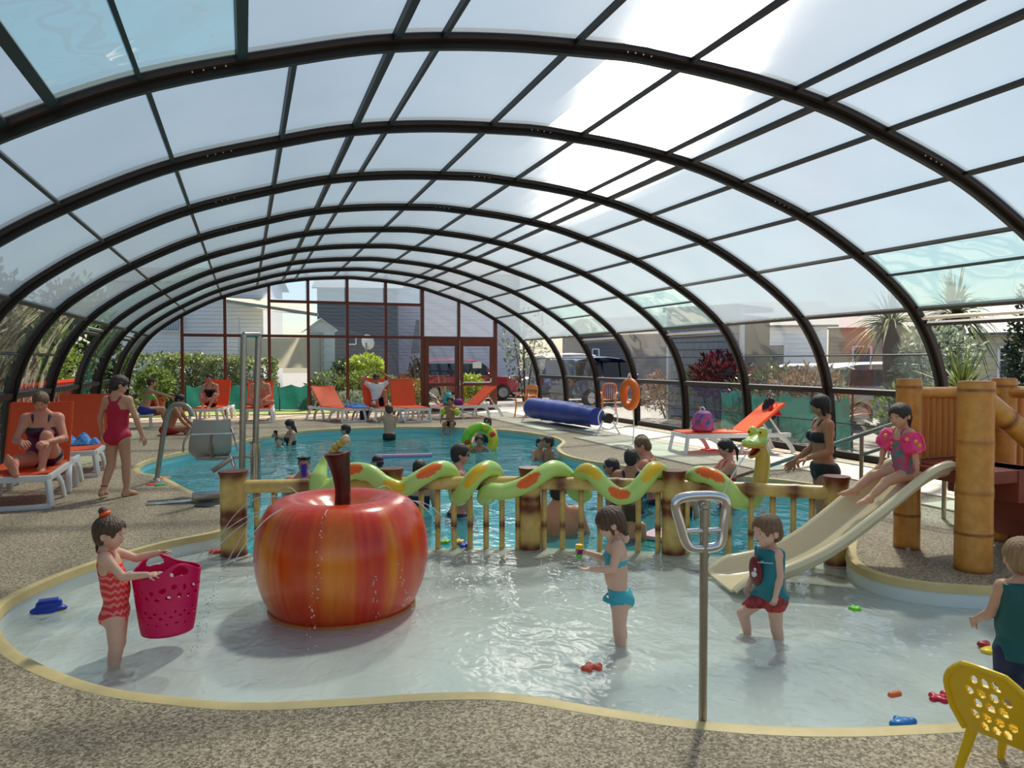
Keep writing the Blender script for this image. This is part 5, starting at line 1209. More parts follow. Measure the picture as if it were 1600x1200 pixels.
for i in range(NU):
    for j in range(NV):
        if hole((i+.5)*2*pi/NU, (j+.5)/NV): continue
        q = []
        for a, b in ((i, j), (i+1, j), (i+1, j+1), (i, j+1)):
            kx = (a % NU, b)
            if kx not in vs: vs[kx] = bm.verts.new(bpt(kx[0]*2*pi/NU, b/NV))
            q.append(vs[kx])
        bm.faces.new(q)
bd = [v for v in bm.verts if v.is_boundary and .01 < v.co.z < HB*.98]
for _ in range(2): bmesh.ops.smooth_vert(bm, verts=bd, factor=.4, use_axis_x=True, use_axis_y=True, use_axis_z=True)
bmesh.ops.solidify(bm, geom=bm.faces[:], thickness=-.005); me = bpy.data.meshes.new('tub'); bm.to_mesh(me); bm.free(); me.materials.append(PNK); me.shade_smooth()
o = bpy.data.objects.new('tub', me); COL.objects.link(o); o.parent = bk
MB().lathe([(0, .004), (.14, .0), (.172, .004), (.178, .012)], 48).build('tub_bottom', PNK, bk, world=False)
MB().tube([bpt(a, 1.0) for a in np.linspace(0, 2*pi, 73)[:-1]], .0075, 8, closed=True, caps=False).build('rim', PNK, bk, world=False)

# ------------------------------------------------------------------ floating and sunken toys
def toy(name, fn, label, grp='small pool toys'): o = fn(); return tag(o, label, 'toy', grp)
def blob(px, py, z, parts, m, name):
    p = G(px, py, z); f_ = Field(p-.16, p+.16, .007)
    for dx, dy, r in parts: f_.ell(p+np.array([dx, dy, 0]), (r, r, .018), np.eye(3), .012)
    V_, F_ = f_.mesh(); return quick_mesh(name, V_, F_, m, None)
flw = lambda r, n, rr: [(0, 0, rr)]+[(cos(2*pi*i/n)*r, sin(2*pi*i/n)*r, rr*.8) for i in range(n)]
toy('t', lambda: blob(925, 1043, -.145, [(-.05, 0, .02), (-.02, .01, .025), (.02, .0, .025), (.05, .01, .02), (0, .04, .02), (-.03, -.03, .018), (.03, -.03, .018)], mat('coral', (238, 92, 62), .35), 'starfish_toy'), 'coral red starfish toy floating in front of the girl in the teal bikini')
toy('t', lambda: blob(1466, 1091, -.145, flw(.035, 4, .025)+[(.09, 0, .03), (.075, .03, .02), (.11, .02, .02)], mat('crimson', (206, 28, 58), .3), 'flower_toy'), 'crimson flower shaped toy floating behind the yellow chair')
toy('t', lambda: blob(1398, 1085, -.145, [(-.025, 0, .018), (0, 0, .018), (.025, .0, .018)], mat('salmon', (238, 112, 62), .35), 'stick_toy'), 'small orange stick toy floating near the front edge')
toy('t', lambda: blob(1410, 1128, -.145, [(-.06, .0, .018), (-.02, 0, .03), (.02, .0, .03), (.055, -.01, .02), (0, .035, .016)], mat('toyblue', (34, 120, 196), .35), 'fish_toy'), 'blue fish toy floating against the near coping')
toy('t', lambda: blob(1336, 951, -.145, flw(.03, 5, .02), mat('lime', (120, 214, 40), .35), 'star_toy'), 'lime green star toy floating before the curved wall')
toy('t', lambda: blob(1543, 1017, -.14, [(0, 0, .04), (.035, .01, .035), (.06, 0, .02)], mat('yellowtoy', (240, 206, 40), .35), 'dish_toy'), 'yellow dish toy floating beside the boy in navy shorts')
toy('t', lambda: blob(1538, 1007, -.13, [(0, 0, .03), (.03, .01, .022), (-.02, .01, .02)], mat('darkred', (160, 26, 44), .35), 'car_toy'), 'dark red toy floating above the yellow dish toy')
toy('t', lambda: blob(340, 861, -.13, [(-.04, 0, .04), (0, 0, .045), (.04, .0, .04)], mat('redtoy', (226, 60, 52), .35), 'plate_toy'), 'flat red toy floating at the foot of the leftmost bamboo post')
for i, (px, py, c, lb) in enumerate([(694, 846, (140, 200, 60), 'green toy ring lying on the ledge under the fence'), (716, 846, (240, 200, 50), 'yellow toy flower lying on the ledge under the fence'), (727, 851, (30, 60, 190), 'dark blue toy flower lying on the ledge under the fence')]):
    toy('t', lambda: blob(px, py, -.13, flw(.04, 5, .03), mat('ledge_toy_%d' % i, c, .35), 'ledge_toy'), lb)
bo = G(76, 955, -.15); bt = thing('toy_boat', 'dark blue toy boat floating against the left pool wall', 'toy boat', bo, radians(8)); NB = mat('boat_blue', (24, 62, 176), .35)
f_ = Field((-.16, -.08, -.04), (.16, .08, .12), .007); f_.ell((0, 0, .012), (.115, .05, .035), np.eye(3), .01); f_.cap((-.05, 0, .05), (.055, 0, .055), .028, .03, .012); V_, F_ = f_.mesh(); quick_mesh('hull', V_, F_, NB, bt)
MB().box((.0, 0, .078), (.12, .07, .016)).build('deck_roof', NB, bt, world=False, bevel=.005); MB().box((.03, 0, -.002), (.15, .088, .01)).build('yellow_stripe', mat('yellowtoy', (240, 206, 40)), bt, world=False)
# swim ring
SR = np.array(GD(750, 689, 14.7)); ring = thing('swim_ring', 'inflatable green and yellow swim ring held upright round a child', 'swim ring', SR); RM = frame((-.15, -.97, .15)); rc_ = []
def rcol(t, a):
    k = int(t*8) % 8; return rgb(*[(120, 200, 40), (160, 214, 50), (120, 200, 40), (236, 220, 60), (226, 210, 50), (150, 206, 226), (236, 214, 50), (130, 204, 60)][k])
pp = [SR+RM[:, 0]*cos(a)*.27+RM[:, 2]*sin(a)*.27 for a in np.linspace(0, 2*pi, 49)[:-1]]; MB().tube(pp, .10, 16, closed=True, caps=False, col=rcol).build('tube', mat('ring_vinyl', (1., 1., 1.), .2, vcol=True), ring)
for a, c in ((2.7, (226, 70, 40)), (-.1, (200, 60, 40)), (-.5, (240, 200, 60)), (1.9, (240, 180, 40))): MB().ball(SR+(RM[:, 0]*cos(a)+RM[:, 2]*sin(a))*.27+RM[:, 1]*.095, (.06, .02, .06), 12).build('printed_patch', mat('patch_%d' % c[1], c, .3), ring)
# noodle float and goggles floating
p = G(632, 712, -.12); tag(MB().tube(catmull([p+np.array([-.5, .1, 0]), p, p+np.array([.5, -.05, 0])], 5), .035, 10).build('pool_noodle', mat('pale_pink_foam', (206, 160, 200), .6)), 'pale pink foam noodle drifting in the middle of the swimming pool', 'float')
# ------------------------------------------------------------------ outside: planting
LEAFM = {}
def leaf_mat(n, c, c2=None, tr=.35): 
    if n not in LEAFM: LEAFM[n] = mat('leaf_'+n, c, .5, noise=.5, nscale=5, trans=tr) if c2 is None else mat('leaf_'+n, c, .5, nscale=5, col2=c2, trans=tr)
    return LEAFM[n]
def leaves(c, r, n, size, seed, shell=.55, box=False, up=.3, slim=.5):
    rg = np.random.default_rng(seed); v = rg.normal(size=(n, 3)); v /= np.linalg.norm(v, axis=1)[:, None]
    if box: p = rg.uniform(-1, 1, (n, 3)); k = rg.integers(0, 3, n); s = rg.choice([-1, 1], n); e = rg.uniform(.75, 1.02, n); p[np.arange(n), k] = s*e
    else: p = v*(shell+(1-shell)*rg.random(n)**.6)[:, None]*(1+.18*np.sin(v[:, 0]*7+seed)*np.sin(v[:, 2]*6)*np.cos(v[:, 1]*5))[:, None]
    P = np.array(c)+p*np.array(r); d = v+rg.normal(size=(n, 3))*.8+np.array([0, 0, up]); d /= np.linalg.norm(d, axis=1)[:, None]
    w_ = np.cross(d, rg.normal(size=(n, 3))); w_ /= np.linalg.norm(w_, axis=1)[:, None]; L = size*rg.uniform(.6, 1.3, n)[:, None]
    a = P; b = P+d*L*.5+w_*L*slim*.5; e = P+d*L; f = P+d*L*.5-w_*L*slim*.5
    V = np.stack([a, b, e, f], 1).reshape(-1, 3); F = np.arange(4*n).reshape(-1, 4); return V, F
def bush(name, label, c, r, n, size, m, cat='shrub', seed=1, box=False, group=None, stem=True, shell=.5, up=.3, slim=.5):
    t = thing(name, label, cat, (c[0], c[1], 0), group=group); V, F = leaves((0, 0, c[2]), r, n, size, seed, shell, box, up, slim)
    V[:, 2] = np.maximum(V[:, 2], .01); o = quick_mesh('foliage', V, F, m, t); o['kind'] = 'stuff'
    if stem:
        b = MB()
        for k in range(4): a = k*1.7+seed; b = MB(); b.tube([(cos(a)*.05, sin(a)*.05, -.02), (cos(a)*r[0]*.3, sin(a)*r[1]*.3, c[2]*.8), (cos(a)*r[0]*.5, sin(a)*r[1]*.5, c[2]+r[2]*.5)], [.03, .022, .01], 6); b.build('stem', mat('stem_brown', (84, 66, 48), .8), t, world=False)
    return t
def spiky(name, label, c, n, L, m, cat='plant', seed=1, width=.05, droop=.5, trunk=0.0, tr=.05, spread=1.0, minel=.1, each=False):
    t = thing(name, label, cat, (c[0], c[1], 0)); rr = random.Random(seed); b = MB()
    for k in range(n):
        a = rr.random()*2*pi; el = rr.uniform(minel, 1.45); l = L*rr.uniform(.75, 1.1); d = np.array([cos(a)*cos(el)*spread, sin(a)*cos(el)*spread, sin(el)]); s_ = np.array([-sin(a), cos(a), 0]); rows = []
        for q in np.linspace(0, 1, 6): p = np.array([0, 0, trunk])+d*l*q-np.array([0, 0, droop*l*q*q*cos(el)]); w_ = width*(1-q*.92)*(.6+.8*min(1, q*4)); up_ = np.array([0, 0, .25*w_]); rows.append([p-s_*w_/2+up_, p, p+s_*w_/2+up_])
        if each: MB().sheet(rows).build('leaf', m, t, world=False)
        else: b.sheet(rows)
    if not each: o = b.build('leaves', m, t, world=False); o['kind'] = 'stuff'
    if trunk: MB().tube([(0, 0, 0), (.02, 0, trunk*.5), (0, 0, trunk+.05)], [tr*1.2, tr, tr*1.1], 10).build('trunk', mat('stem_brown', (84, 66, 48), .8), t, world=False)
    return t
HEDGE = leaf_mat('hedge', (96, 116, 58), (150, 158, 96)); DKG = leaf_mat('dark', (44, 66, 34), (84, 104, 52)); MIDG = leaf_mat('mid', (92, 118, 48), (136, 152, 76)); YLG = leaf_mat('yellowgreen', (150, 172, 50), (188, 198, 80)); GRY = leaf_mat('greygreen', (128, 142, 118), (160, 170, 150)); REDL = leaf_mat('red', (140, 26, 36), (90, 40, 36)); PALM = leaf_mat('palm', (84, 104, 52), (140, 146, 78), .25); BRN = leaf_mat('bronze', (112, 84, 58), (146, 110, 76))
BURG = leaf_mat('burgundy', (74, 42, 44), (98, 112, 56))
# hedge beyond the glazed wall, three shrubs wide
for i, (px, w_, hh, D, lb) in enumerate([(255, 1.35, 1.80, 26.0, 'leftmost clipped hedge shrub behind the glazed wall'), (318, 1.25, 1.72, 26.2, 'middle clipped hedge shrub behind the woman in the black swimsuit'), (378, 1.15, 1.66, 26.4, 'rightmost clipped hedge shrub behind the lift masts')]):
    p = GD(px, 600, D); bush('hedge_shrub', lb, (p[0], p[1], hh*.52), (w_, .75, hh*.5), 3600, .15, HEDGE, 'hedge', 11+i, box=True, slim=.6, group='hedge shrubs behind the glazed wall')
def shrub_px(name, lb, px, y0, y1, wpx, D, n, size, m, cat='shrub', seed=1, **k):
    p = GD(px, 600, D); zt = GD(px, y0, D)[2]; zb = max(0, GD(px, y1, D)[2]); return bush(name, lb, (p[0], p[1], (zt+zb)/2), (wpx/2/FPX*D, wpx/2/FPX*D*.8, (zt-zb)/2), n, size, m, cat, seed, **k)
shrub_px('shrub', 'grey green round shrub right of the windbreak behind the glass wall', 515, 580, 640, 66, 25.5, 1800, .12, leaf_mat('olive', (86, 104, 56), (122, 136, 84)), seed=21)
shrub_px('shrub', 'broad mid green shrub behind the man in the white shirt', 578, 578, 640, 96, 26, 2800, .12, MIDG, seed=22)
shrub_px('shrub', 'yellow green leafy shrub rising behind the broad one', 572, 556, 592, 60, 27.5, 1500, .16, YLG, seed=23)
shrub_px('shrub', 'dark green shrub standing beside the shed', 540, 560, 600, 40, 28.5, 1200, .14, DKG, seed=24)
shrub_px('lavender_bush', 'silvery grey low bush behind the empty lounger at the glass wall', 548, 612, 648, 50, 24.4, 1500, .12, GRY, seed=25, up=1.0, slim=.25)
shrub_px('lavender_bush', 'small silvery tuft left of the silvery low bush', 492, 612, 645, 34, 24.6, 900, .12, GRY, seed=26, up=1.0, slim=.25)
shrub_px('shrub', 'yellow flowering shrub seen through the right door leaf', 738, 585, 640, 40, 25.5, 1300, .12, YLG, seed=27)
shrub_px('shrub', 'low green shrub with orange tips by the left door leaf', 643, 592, 640, 46, 25.8, 1200, .12, leaf_mat('orangey', (120, 132, 56), (196, 140, 60)), seed=28)
p = GD(694, 640, 25.2); spiky('flax_plant', 'bronze striped spiky plant seen through the left door leaf', (p[0], p[1]), 60, 1.35, leaf_mat('flax', (86, 72, 62), (166, 150, 110), .2), 'plant', 31, .07, .55)
p = GD(450, 628, 25.0); spiky('ornamental_grass', 'pale feathery grass clump beside the green windbreak', (p[0]-.5, p[1]), 120, 1.0, leaf_mat('straw', (168, 164, 96), (196, 190, 130), .3), 'grass clump', 32, .018, .6)
shrub_px('dark_conifer', 'dark twiggy bush at the rear bumper of the red car', 652, 560, 620, 30, 28.0, 800, .14, leaf_mat('twig', (58, 52, 46), (90, 84, 70)), seed=33)
p = GD(820, 600, 29.0); bush('olive_tree', 'airy grey green tree between the red car and the grey car', (p[0], p[1], 2.2), (1.0, 1.0, 1.7), 900, .2, leaf_mat('airy', (92, 104, 78), (140, 150, 120)), 'tree', 34, shell=.2, slim=.3)
# left side, seen through the clear panels
for i, (x, y, z, rx, rz_, m, lb) in enumerate([(-5.6, 16.0, 1.7, 1.3, 1.6, DKG, 'tall leafy green shrub outside the left wall nearest the open panel'), (-5.8, 19.6, 1.6, 1.3, 1.5, DKG, 'dark green shrub outside the left wall further along'), (-5.4, 22.8, 1.5, 1.2, 1.4, MIDG, 'green shrub outside the left wall near the end wall'), (-6.2, 12.0, 1.4, 1.3, 1.4, leaf_mat('redgreen', (96, 70, 60), (88, 100, 60)), 'reddish green shrub outside the left wall behind the loungers')]):
    bush('side_shrub', lb, (x, y, z), (rx, 1.7, rz_), 2200, .2, m, 'shrub', 41+i)
for x, y, z, r, lb in ((-7.6, 19.5, 2.6, 1.9, 'tall dark tree outside the left wall behind the red fence'), (-7.4, 24.5, 2.5, 1.9, 'tall dark tree outside the left wall near the hedge'), (-5.0, 26.6, 2.0, 1.25, 'dark rounded tree at the left end of the clipped hedge'), (-8.2, 14.8, 2.4, 1.8, 'tall dark tree outside the left wall beyond the loungers')): bush('side_tree', lb, (x, y, z), (r, r, 2.2), 3200, .26, DKG, 'tree', int(y*3))
rf = thing('red_fence', 'low red slatted fence outside the left wall', 'fence', (-4.2, 17, 0)); RED = mat('red_paint', (206, 52, 32), .45)
for z in (1.12, .3): MB().bar((-4.2, 16.6, z), (-4.2, 22.5, z), .04, .07).build('fence_rail', RED, rf)
for k in range(30): MB().box((-4.2, 16.7+k*.195, .6), (.03, .06, 1.1)).build('slat', RED, rf)
# right side
p = np.array([11.6, 14.2]); shrub = qx = GD(1126, 590, 18.6); bush('photinia', 'crimson leaved shrub outside the clear right wall beside the shingled shed', (qx[0], qx[1], 1.2), (.75, .75, .62), 900, .2, REDL, 'shrub', 51, up=.8, slim=.3)
for i, (x, y, z, rx, rz_, n, m, lb) in enumerate([(*GD(1205, 600, 16.6)[:2], .85, .9, .7, 1200, BURG, 'burgundy and green shrub outside the right wall behind the standing woman'), (*GD(1262, 600, 15.6)[:2], .85, .8, .65, 1200, BRN, 'bronze grassy shrub outside the right wall left of the palm'), (*GD(1430, 600, 14.0)[:2], .6, .8, .55, 1000, MIDG, 'green low shrub in front of the parked white car'), (11.2, 18.2, .7, .8, .6, 900, BRN, 'rust coloured shrub outside the right wall beyond the lifebuoy'), (11.6, 16.9, .8, .7, .6, 900, YLG, 'bright green clump by the dark blue van'), (10.6, 13.6, .45, .6, .4, 600, leaf_mat('dry', (150, 132, 86), (176, 160, 110)), 'dry grassy tuft at the foot of the shingled shed')]):
    bush('border_shrub', lb, (x, y, z), (rx, rx, rz_), n, .16, m, 'shrub', 61+i, up=.8, slim=.3)
spiky('yucca', 'spiky green yucca in the open side bay behind the bamboo tower', GD(1503, 600, 12.6)[:2], 90, 1.0, PALM, 'plant', 71, .055, .2, each=True, trunk=1.05, tr=.09, minel=-.2)
spiky('cordyline', 'bronze cordyline outside the right wall behind the standing woman', GD(1318, 600, 14.2)[:2], 60, .9, leaf_mat('cordy', (120, 84, 60), (150, 140, 80), .25), 'plant', 72, .05, .4, trunk=.5, tr=.05)
spiky('fan_palm', 'tall palm with thick trunk outside the right wall', GD(1392, 600, 15.6)[:2], 100, 1.15, PALM, 'palm tree', 73, .07, .75, each=True, trunk=2.35, tr=.17, minel=-.35)
spiky('fan_palm', 'palm crown hanging over the open side bay', GD(1490, 600, 16.4)[:2], 110, 1.3, PALM, 'palm tree', 74, .07, .9, each=True, trunk=2.6, tr=.17, minel=-.4)
spiky('pampas_grass', 'yellowish arching grass in the open bay behind the tower', GD(1552, 600, 13.0)[:2], 90, .9, leaf_mat('straw', (168, 164, 96), (196, 190, 130)), 'grass clump', 75, .03, .6)
bush('grey_shrub', 'silver leaved shrub between the palms outside the open bay', (*GD(1462, 600, 14.6)[:2], 1.6), (.7, .7, .75), 1500, .16, GRY, 'shrub', 76, slim=.35)
p = GD(1600, 570, 14.5); bush('cypress', 'dark columnar cypress cut by the right edge of the picture', (p[0]+.3, p[1], 1.5), (.5, .5, 1.7), 2600, .12, leaf_mat('cypress', (30, 42, 24), (46, 60, 34)), 'tree', 77)
# grass and green windbreak
q = [GD(px, py, D) for px, py, D in ((200, 640, 24.2), (500, 640, 24.2))]
gv = MB().poly([(-8, 23.7), (5.6, 23.7), (5.6, 28.2), (-8, 28.6)], (), .004).build('lawn', mat('lawn_green', (128, 140, 70), .9, noise=.35, nscale=6, bump=.5, bscale=50), smooth=False); gv['kind'] = 'structure'
WB_ = mat('green_netting', (40, 128, 116), .7, noise=.2, nscale=3, trans=.3)
def windbreak(a, b, hh, lb, sag=.12):
    t = thing('windbreak_netting', lb, 'windbreak', ((a[0]+b[0])/2, (a[1]+b[1])/2, 0)); a = np.array(a); b = np.array(b); n = 26; g = []
    d = unit(np.array([*(b-a), 0])); nn = np.array([-d[1], d[0], 0])
    for z in np.linspace(0, 1, 7): g.append([(*(a+(b-a)*k/(n-1)), .03+hh*z*(1-sag*sin(k*.9)**2))+nn*(.06*sin(k*1.1+z*3)) for k in range(n)])
    MB().sheet(g).build('net', WB_, t)
    for k in np.linspace(0, 1, 5): p = a+(b-a)*k; MB().cyl((p[0], p[1], -.02), (p[0], p[1], hh+.08), .018, n=8).build('stake', ALUD, t)
p0, p1 = GD(290, 640, 24.3), GD(486, 640, 24.3); windbreak(p0[:2], p1[:2], .82, 'turquoise green windbreak netting along the foot of the glazed wall')
windbreak((10.1, 14.2), (10.1, 10.3), .95, 'dark green windbreak netting outside the right wall behind the sunny lounger'); windbreak((10.2, 9.6), (10.2, 6.6), .9, 'dark green windbreak netting outside the right wall behind the standing woman')
p = GD(243, 648, 22.3); pt = thing('flower_pot', 'glossy red plant pot with a green bush by the glazed wall', 'plant pot', (p[0], p[1], 0)); MB().lathe([(.2, 0), (.22, .02), (.3, .52), (.32, .56), (.28, .56), (.26, .5), (0, .48)], 24, (p[0], p[1], 0)).build('pot', mat('red_pot', (170, 24, 26), .3), pt)
V_, F_ = leaves((0, 0, .95), (.5, .5, .5), 900, .16, 81); o = quick_mesh('foliage', V_, F_, MIDG, pt); o['kind'] = 'stuff'

# ------------------------------------------------------------------ mobile homes, sheds
SIDW = mat('white_siding', (240, 241, 242), .5); SIDG = mat('grey_siding', (104, 110, 116), .6); SIDB = mat('beige_siding', (206, 198, 174), .55); ROOF = mat('grey_roof', (92, 94, 98), .7, noise=.15, nscale=8)
def siding(a, b, z0, z1, m, par, pitch=.16, name='siding', top=None):
    """lap boards on the wall from a to b, facing the camera side"""
    a = np.array(a, float); b = np.array(b, float); d = (b-a)/np.linalg.norm(b-a); n = np.array([d[1], -d[0]]); bm_ = MB(); k = int((z1-z0)/pitch)
    for i in range(k):
        za, zb = z0+i*pitch, z0+(i+1)*pitch
        bm_.sheet([[(*(a+n*.02), za), (*(b+n*.02), za)], [(*(a+n*.018), za+.005), (*(b+n*.018), za+.005)], [(*(a+n*.0), zb-.004), (*(b+n*.0), zb-.004)], [(*(a-n*.012), zb), (*(b-n*.012), zb)]])
    o = bm_.build(name, m, par, smooth=False, kind='stuff'); MB().sheet([[(*(a-n*.02), z0), (*(b-n*.02), z0)], [(*(a-n*.02), z1), (*(b-n*.02), z1)]]).build('wall_panel', m, par)
    return o
def window(par, a, b, z0, z1, n, fm=WHITE):
    a = np.array(a, float); b = np.array(b, float); n = np.array(n); w_ = MB()
    for p, q in (((*a, z0), (*b, z0)), ((*a, z1), (*b, z1))): w_.bar(p, q, .06, .06)
    for p in (a, b): w_.bar((*p, z0), (*p, z1), .06, .06, up=(1, 0, 0))
    f = w_.build('window', fm, par, smooth=False); MB().sheet([[(*(a+n*.0), z0), (*(b+n*.0), z0)], [(*(a+n*0), z1), (*(b+n*0), z1)]], .01).build('pane', mat('dark_window', (60, 76, 94), .12, noise=.2, nscale=2), f); return f
def home(name, lb, pxa, pxb, D0, D1, ytop, m, roof=True, z0=.3, pitch=.16):
    a = GD(pxa, 565, D0); b = GD(pxb, 565, D1); zt = (GD(pxa, ytop, D0)[2]+GD(pxb, ytop, D1)[2])/2; t = thing(name, lb, 'mobile home', (a[0], a[1], 0)); siding(a[:2], b[:2], z0, zt, m, t, pitch)
    d = unit(np.array([b[0]-a[0], b[1]-a[1], 0])); n = np.array([d[1], -d[0], 0]); bk = -n*3.5
    for s_ in (a, b): MB().sheet([[(s_[0], s_[1], z0), (*(s_+bk)[:2], z0)], [(s_[0], s_[1], zt), (*(s_+bk)[:2], zt)]], .05).build('end_wall', m, t)
    if roof:
        e = d*.25; g = [[(*(a-e+n*.25)[:2], zt-.02), (*(b+e+n*.25)[:2], zt-.02)], [(*(a-e+bk*.5)[:2], zt+.75), (*(b+e+bk*.5)[:2], zt+.75)], [(*(a-e+bk-n*.25)[:2], zt-.02), (*(b+e+bk-n*.25)[:2], zt-.02)]]; MB().sheet(g, .06).build('roof', ROOF, t, smooth=False)
        for s_ in (a, b): MB().add([(s_[0], s_[1], zt-.02), (*(s_+bk)[:2], zt-.02), (*(s_+bk*.5)[:2], zt+.72)], [(0, 1, 2)]).build('gable', m, t)
    MB().bar((*(a+bk*.5)[:2], z0-.16), (*(b+bk*.5)[:2], z0-.16), 3.0, .28).build('underframe', ALUD, t)
    return t, a, b, n[:2], zt
t, a, b, n2_, zt = home('mobile_home', 'long white clad mobile home behind the clipped hedge', 170, 412, 30, 30.5, 440, SIDW, roof=True)
w0, w1 = GD(246, 500, 29.9), GD(281, 500, 29.95); window(t, w0[:2], w1[:2], GD(250, 517, 29.9)[2], GD(250, 492, 29.9)[2], n2_); 
cu = MB(); [cu.tube([(*lerp(w0[:2], w1[:2], k/9), GD(250, 515, 29.9)[2]), (*lerp(w0[:2], w1[:2], k/9), GD(250, 497, 29.9)[2])], .045, 6) for k in range(1, 9)]
cu.build('curtain', mat('pale_curtain', (196, 206, 216), .8), t, kind='stuff')
# terrace with pale canvas and sloping awning
A0, A1 = GD(372, 552, 29.0), GD(485, 552, 29.0); tr_ = thing('canvas_terrace', 'terrace closed by a pale canvas sheet under a sloping awning', 'terrace', (A0[0], A0[1], 0)); CV = mat('cream_canvas', (236, 232, 216), .8, noise=.06, nscale=2, trans=.6)
g = [[(*lerp(A0, A1, k/13)[:2], lerp(GD(372, 575, 29)[2], GD(372, 528, 29)[2], z))+np.array([0, -.03*sin(k*1.7+z*3), 0]) for k in range(14)] for z in np.linspace(0, 1, 6)]; MB().sheet(g, .01).build('canvas', CV, tr_)
B0, B1 = GD(352, 470, 28.4), GD(497, 492, 28.4); B2, B3 = GD(352, 462, 30.5), GD(480, 470, 30.5); MB().sheet([[B0, lerp(B0, B1, .5)-np.array([0, 0, .12]), B1], [B2, lerp(B2, B3, .5), B3]], .02).build('awning', CV, tr_)
MB().bar(B0, B1, .08, .12).build('awning_valance', mat('grey_canvas', (168, 168, 166), .8), tr_)
for px in (374, 483): MB().bar((*GD(px, 560, 29.02)[:2], 0), (*GD(px, 560, 29.02)[:2], GD(px, 495, 29)[2]), .07, .07, up=(1, 0, 0)).build('post', WHITE, tr_)
MB().bar((*(A0+np.array([0, 1.0, 0]))[:2], .2), (*(A1+np.array([0, 1.0, 0]))[:2], .2), 1.4, .3).build('terrace_floor', mat('dark_wood', (66, 58, 52), .7), tr_); MB().box((*GD(462, 590, 28.3)[:2], .28), (1.0, .4, .16)).build('step', mat('grey_step', (120, 120, 118), .7), tr_)
# garden shed
S0, S1 = GD(480, 560, 28.6), GD(523, 560, 28.6); zt = GD(500, 513, 28.6)[2]; sh = thing('garden_shed', 'small white resin shed with a pale boarded door behind the glass', 'shed', (S0[0], S0[1], 0)); siding(S0[:2], S1[:2], .1, zt, SIDW, sh, .3)
mid_ = lerp(S0, S1, .5); pk = GD(500, 497, 28.6)[2]; MB().add([(*S0[:2], zt), (*S1[:2], zt), (*mid_[:2], pk)], [(0, 1, 2)]).build('gable', SIDW, sh)
for p, q in ((S0-np.array([.12, 0, 0]), mid_), (mid_, S1+np.array([.12, 0, 0]))): z0_, z1_ = (zt-.08, pk) if q is mid_ else (pk, zt-.08); MB().sheet([[(p[0], p[1]-.12, z0_), (q[0], q[1]-.12, z1_)], [(p[0], p[1]+1.6, z0_), (q[0], q[1]+1.6, z1_)]], .05).build('roof', WHITE, sh, smooth=False)
d0, d1 = lerp(S0, S1, .12), lerp(S0, S1, .70); dr = MB().bar((*lerp(d0, d1, .5)[:2], .15)-np.array([0, .05, 0]), (*lerp(d0, d1, .5)[:2], zt-.15)-np.array([0, .05, 0]), float(np.linalg.norm(d1-d0)), .04, up=(0, 1, 0)).build('shed_door', mat('pale_beige_door', (206, 198, 186), .6), sh, smooth=False)
for k in range(1, 5): p = lerp(d0, d1, k/5); MB().bar((p[0], p[1]-.075, .18), (p[0], p[1]-.075, zt-.18), .012, .012).build('board_joint', mat('grey_step', (120, 120, 118)), dr, smooth=False)
MB().box((d0[0]+.12, d0[1]-.1, 1.2), (.05, .05, .16)).build('door_handle', ALUD, dr)
# dark grey mobile home and the white one to its right
t, a, b, n2_, zt = home('mobile_home', 'dark grey mobile home in shade behind the shed', 498, 622, 33, 33.5, 450, SIDG)
w0, w1 = GD(543, 530, 32.9), GD(556, 530, 32.95); window(t, w0[:2], w1[:2], GD(550, 538, 32.9)[2], GD(550, 526, 32.9)[2], n2_)
p = GD(572, 535, 30.5); dh = thing('satellite_dish', 'white satellite dish on a thin pole before the dark grey home', 'dish', (p[0], p[1], 0)); MB().lathe([(0, 0), (.16, .02), (.27, .07), (.32, .12)], 24, (p[0], p[1], p[2]), M=Matrix.Rotation(radians(-75), 3, 'X') @ Matrix.Rotation(radians(45), 3, 'Y')).build('dish', SIDW, dh); MB().cyl((p[0], p[1], 0), (p[0], p[1], p[2]), .03).build('pole', STEEL, dh)
t, a, b, n2_, zt = home('mobile_home', 'white clad mobile home behind the red car', 618, 812, 36, 37, 428, SIDW)
ab_, bb = GD(644, 500, 35.7), GD(656, 545, 35.7); MB().sheet([[(*GD(642, 552, 35.4)[:2], GD(642, 552, 35.4)[2]), (*GD(656, 552, 35.4)[:2], GD(656, 552, 35.4)[2])], [(*GD(650, 500, 35.6)[:2], GD(650, 500, 35.6)[2]), (*GD(655, 500, 35.6)[:2], GD(655, 500, 35.6)[2])]], .03).build('folded_parasol', mat('grey_canvas', (168, 168, 166)), t)
o_ = thing('wood_fence', 'short orange brown board fence behind the red car', 'fence', GD(633, 590, 31)*np.array([1, 1, 0])); 
for k in range(5): p = GD(625+k*5, 590, 31); MB().box((p[0], p[1], .55), (.12, .03, 1.1)).build('board', mat('orange_wood', (176, 104, 56), .7, noise=.2), o_)
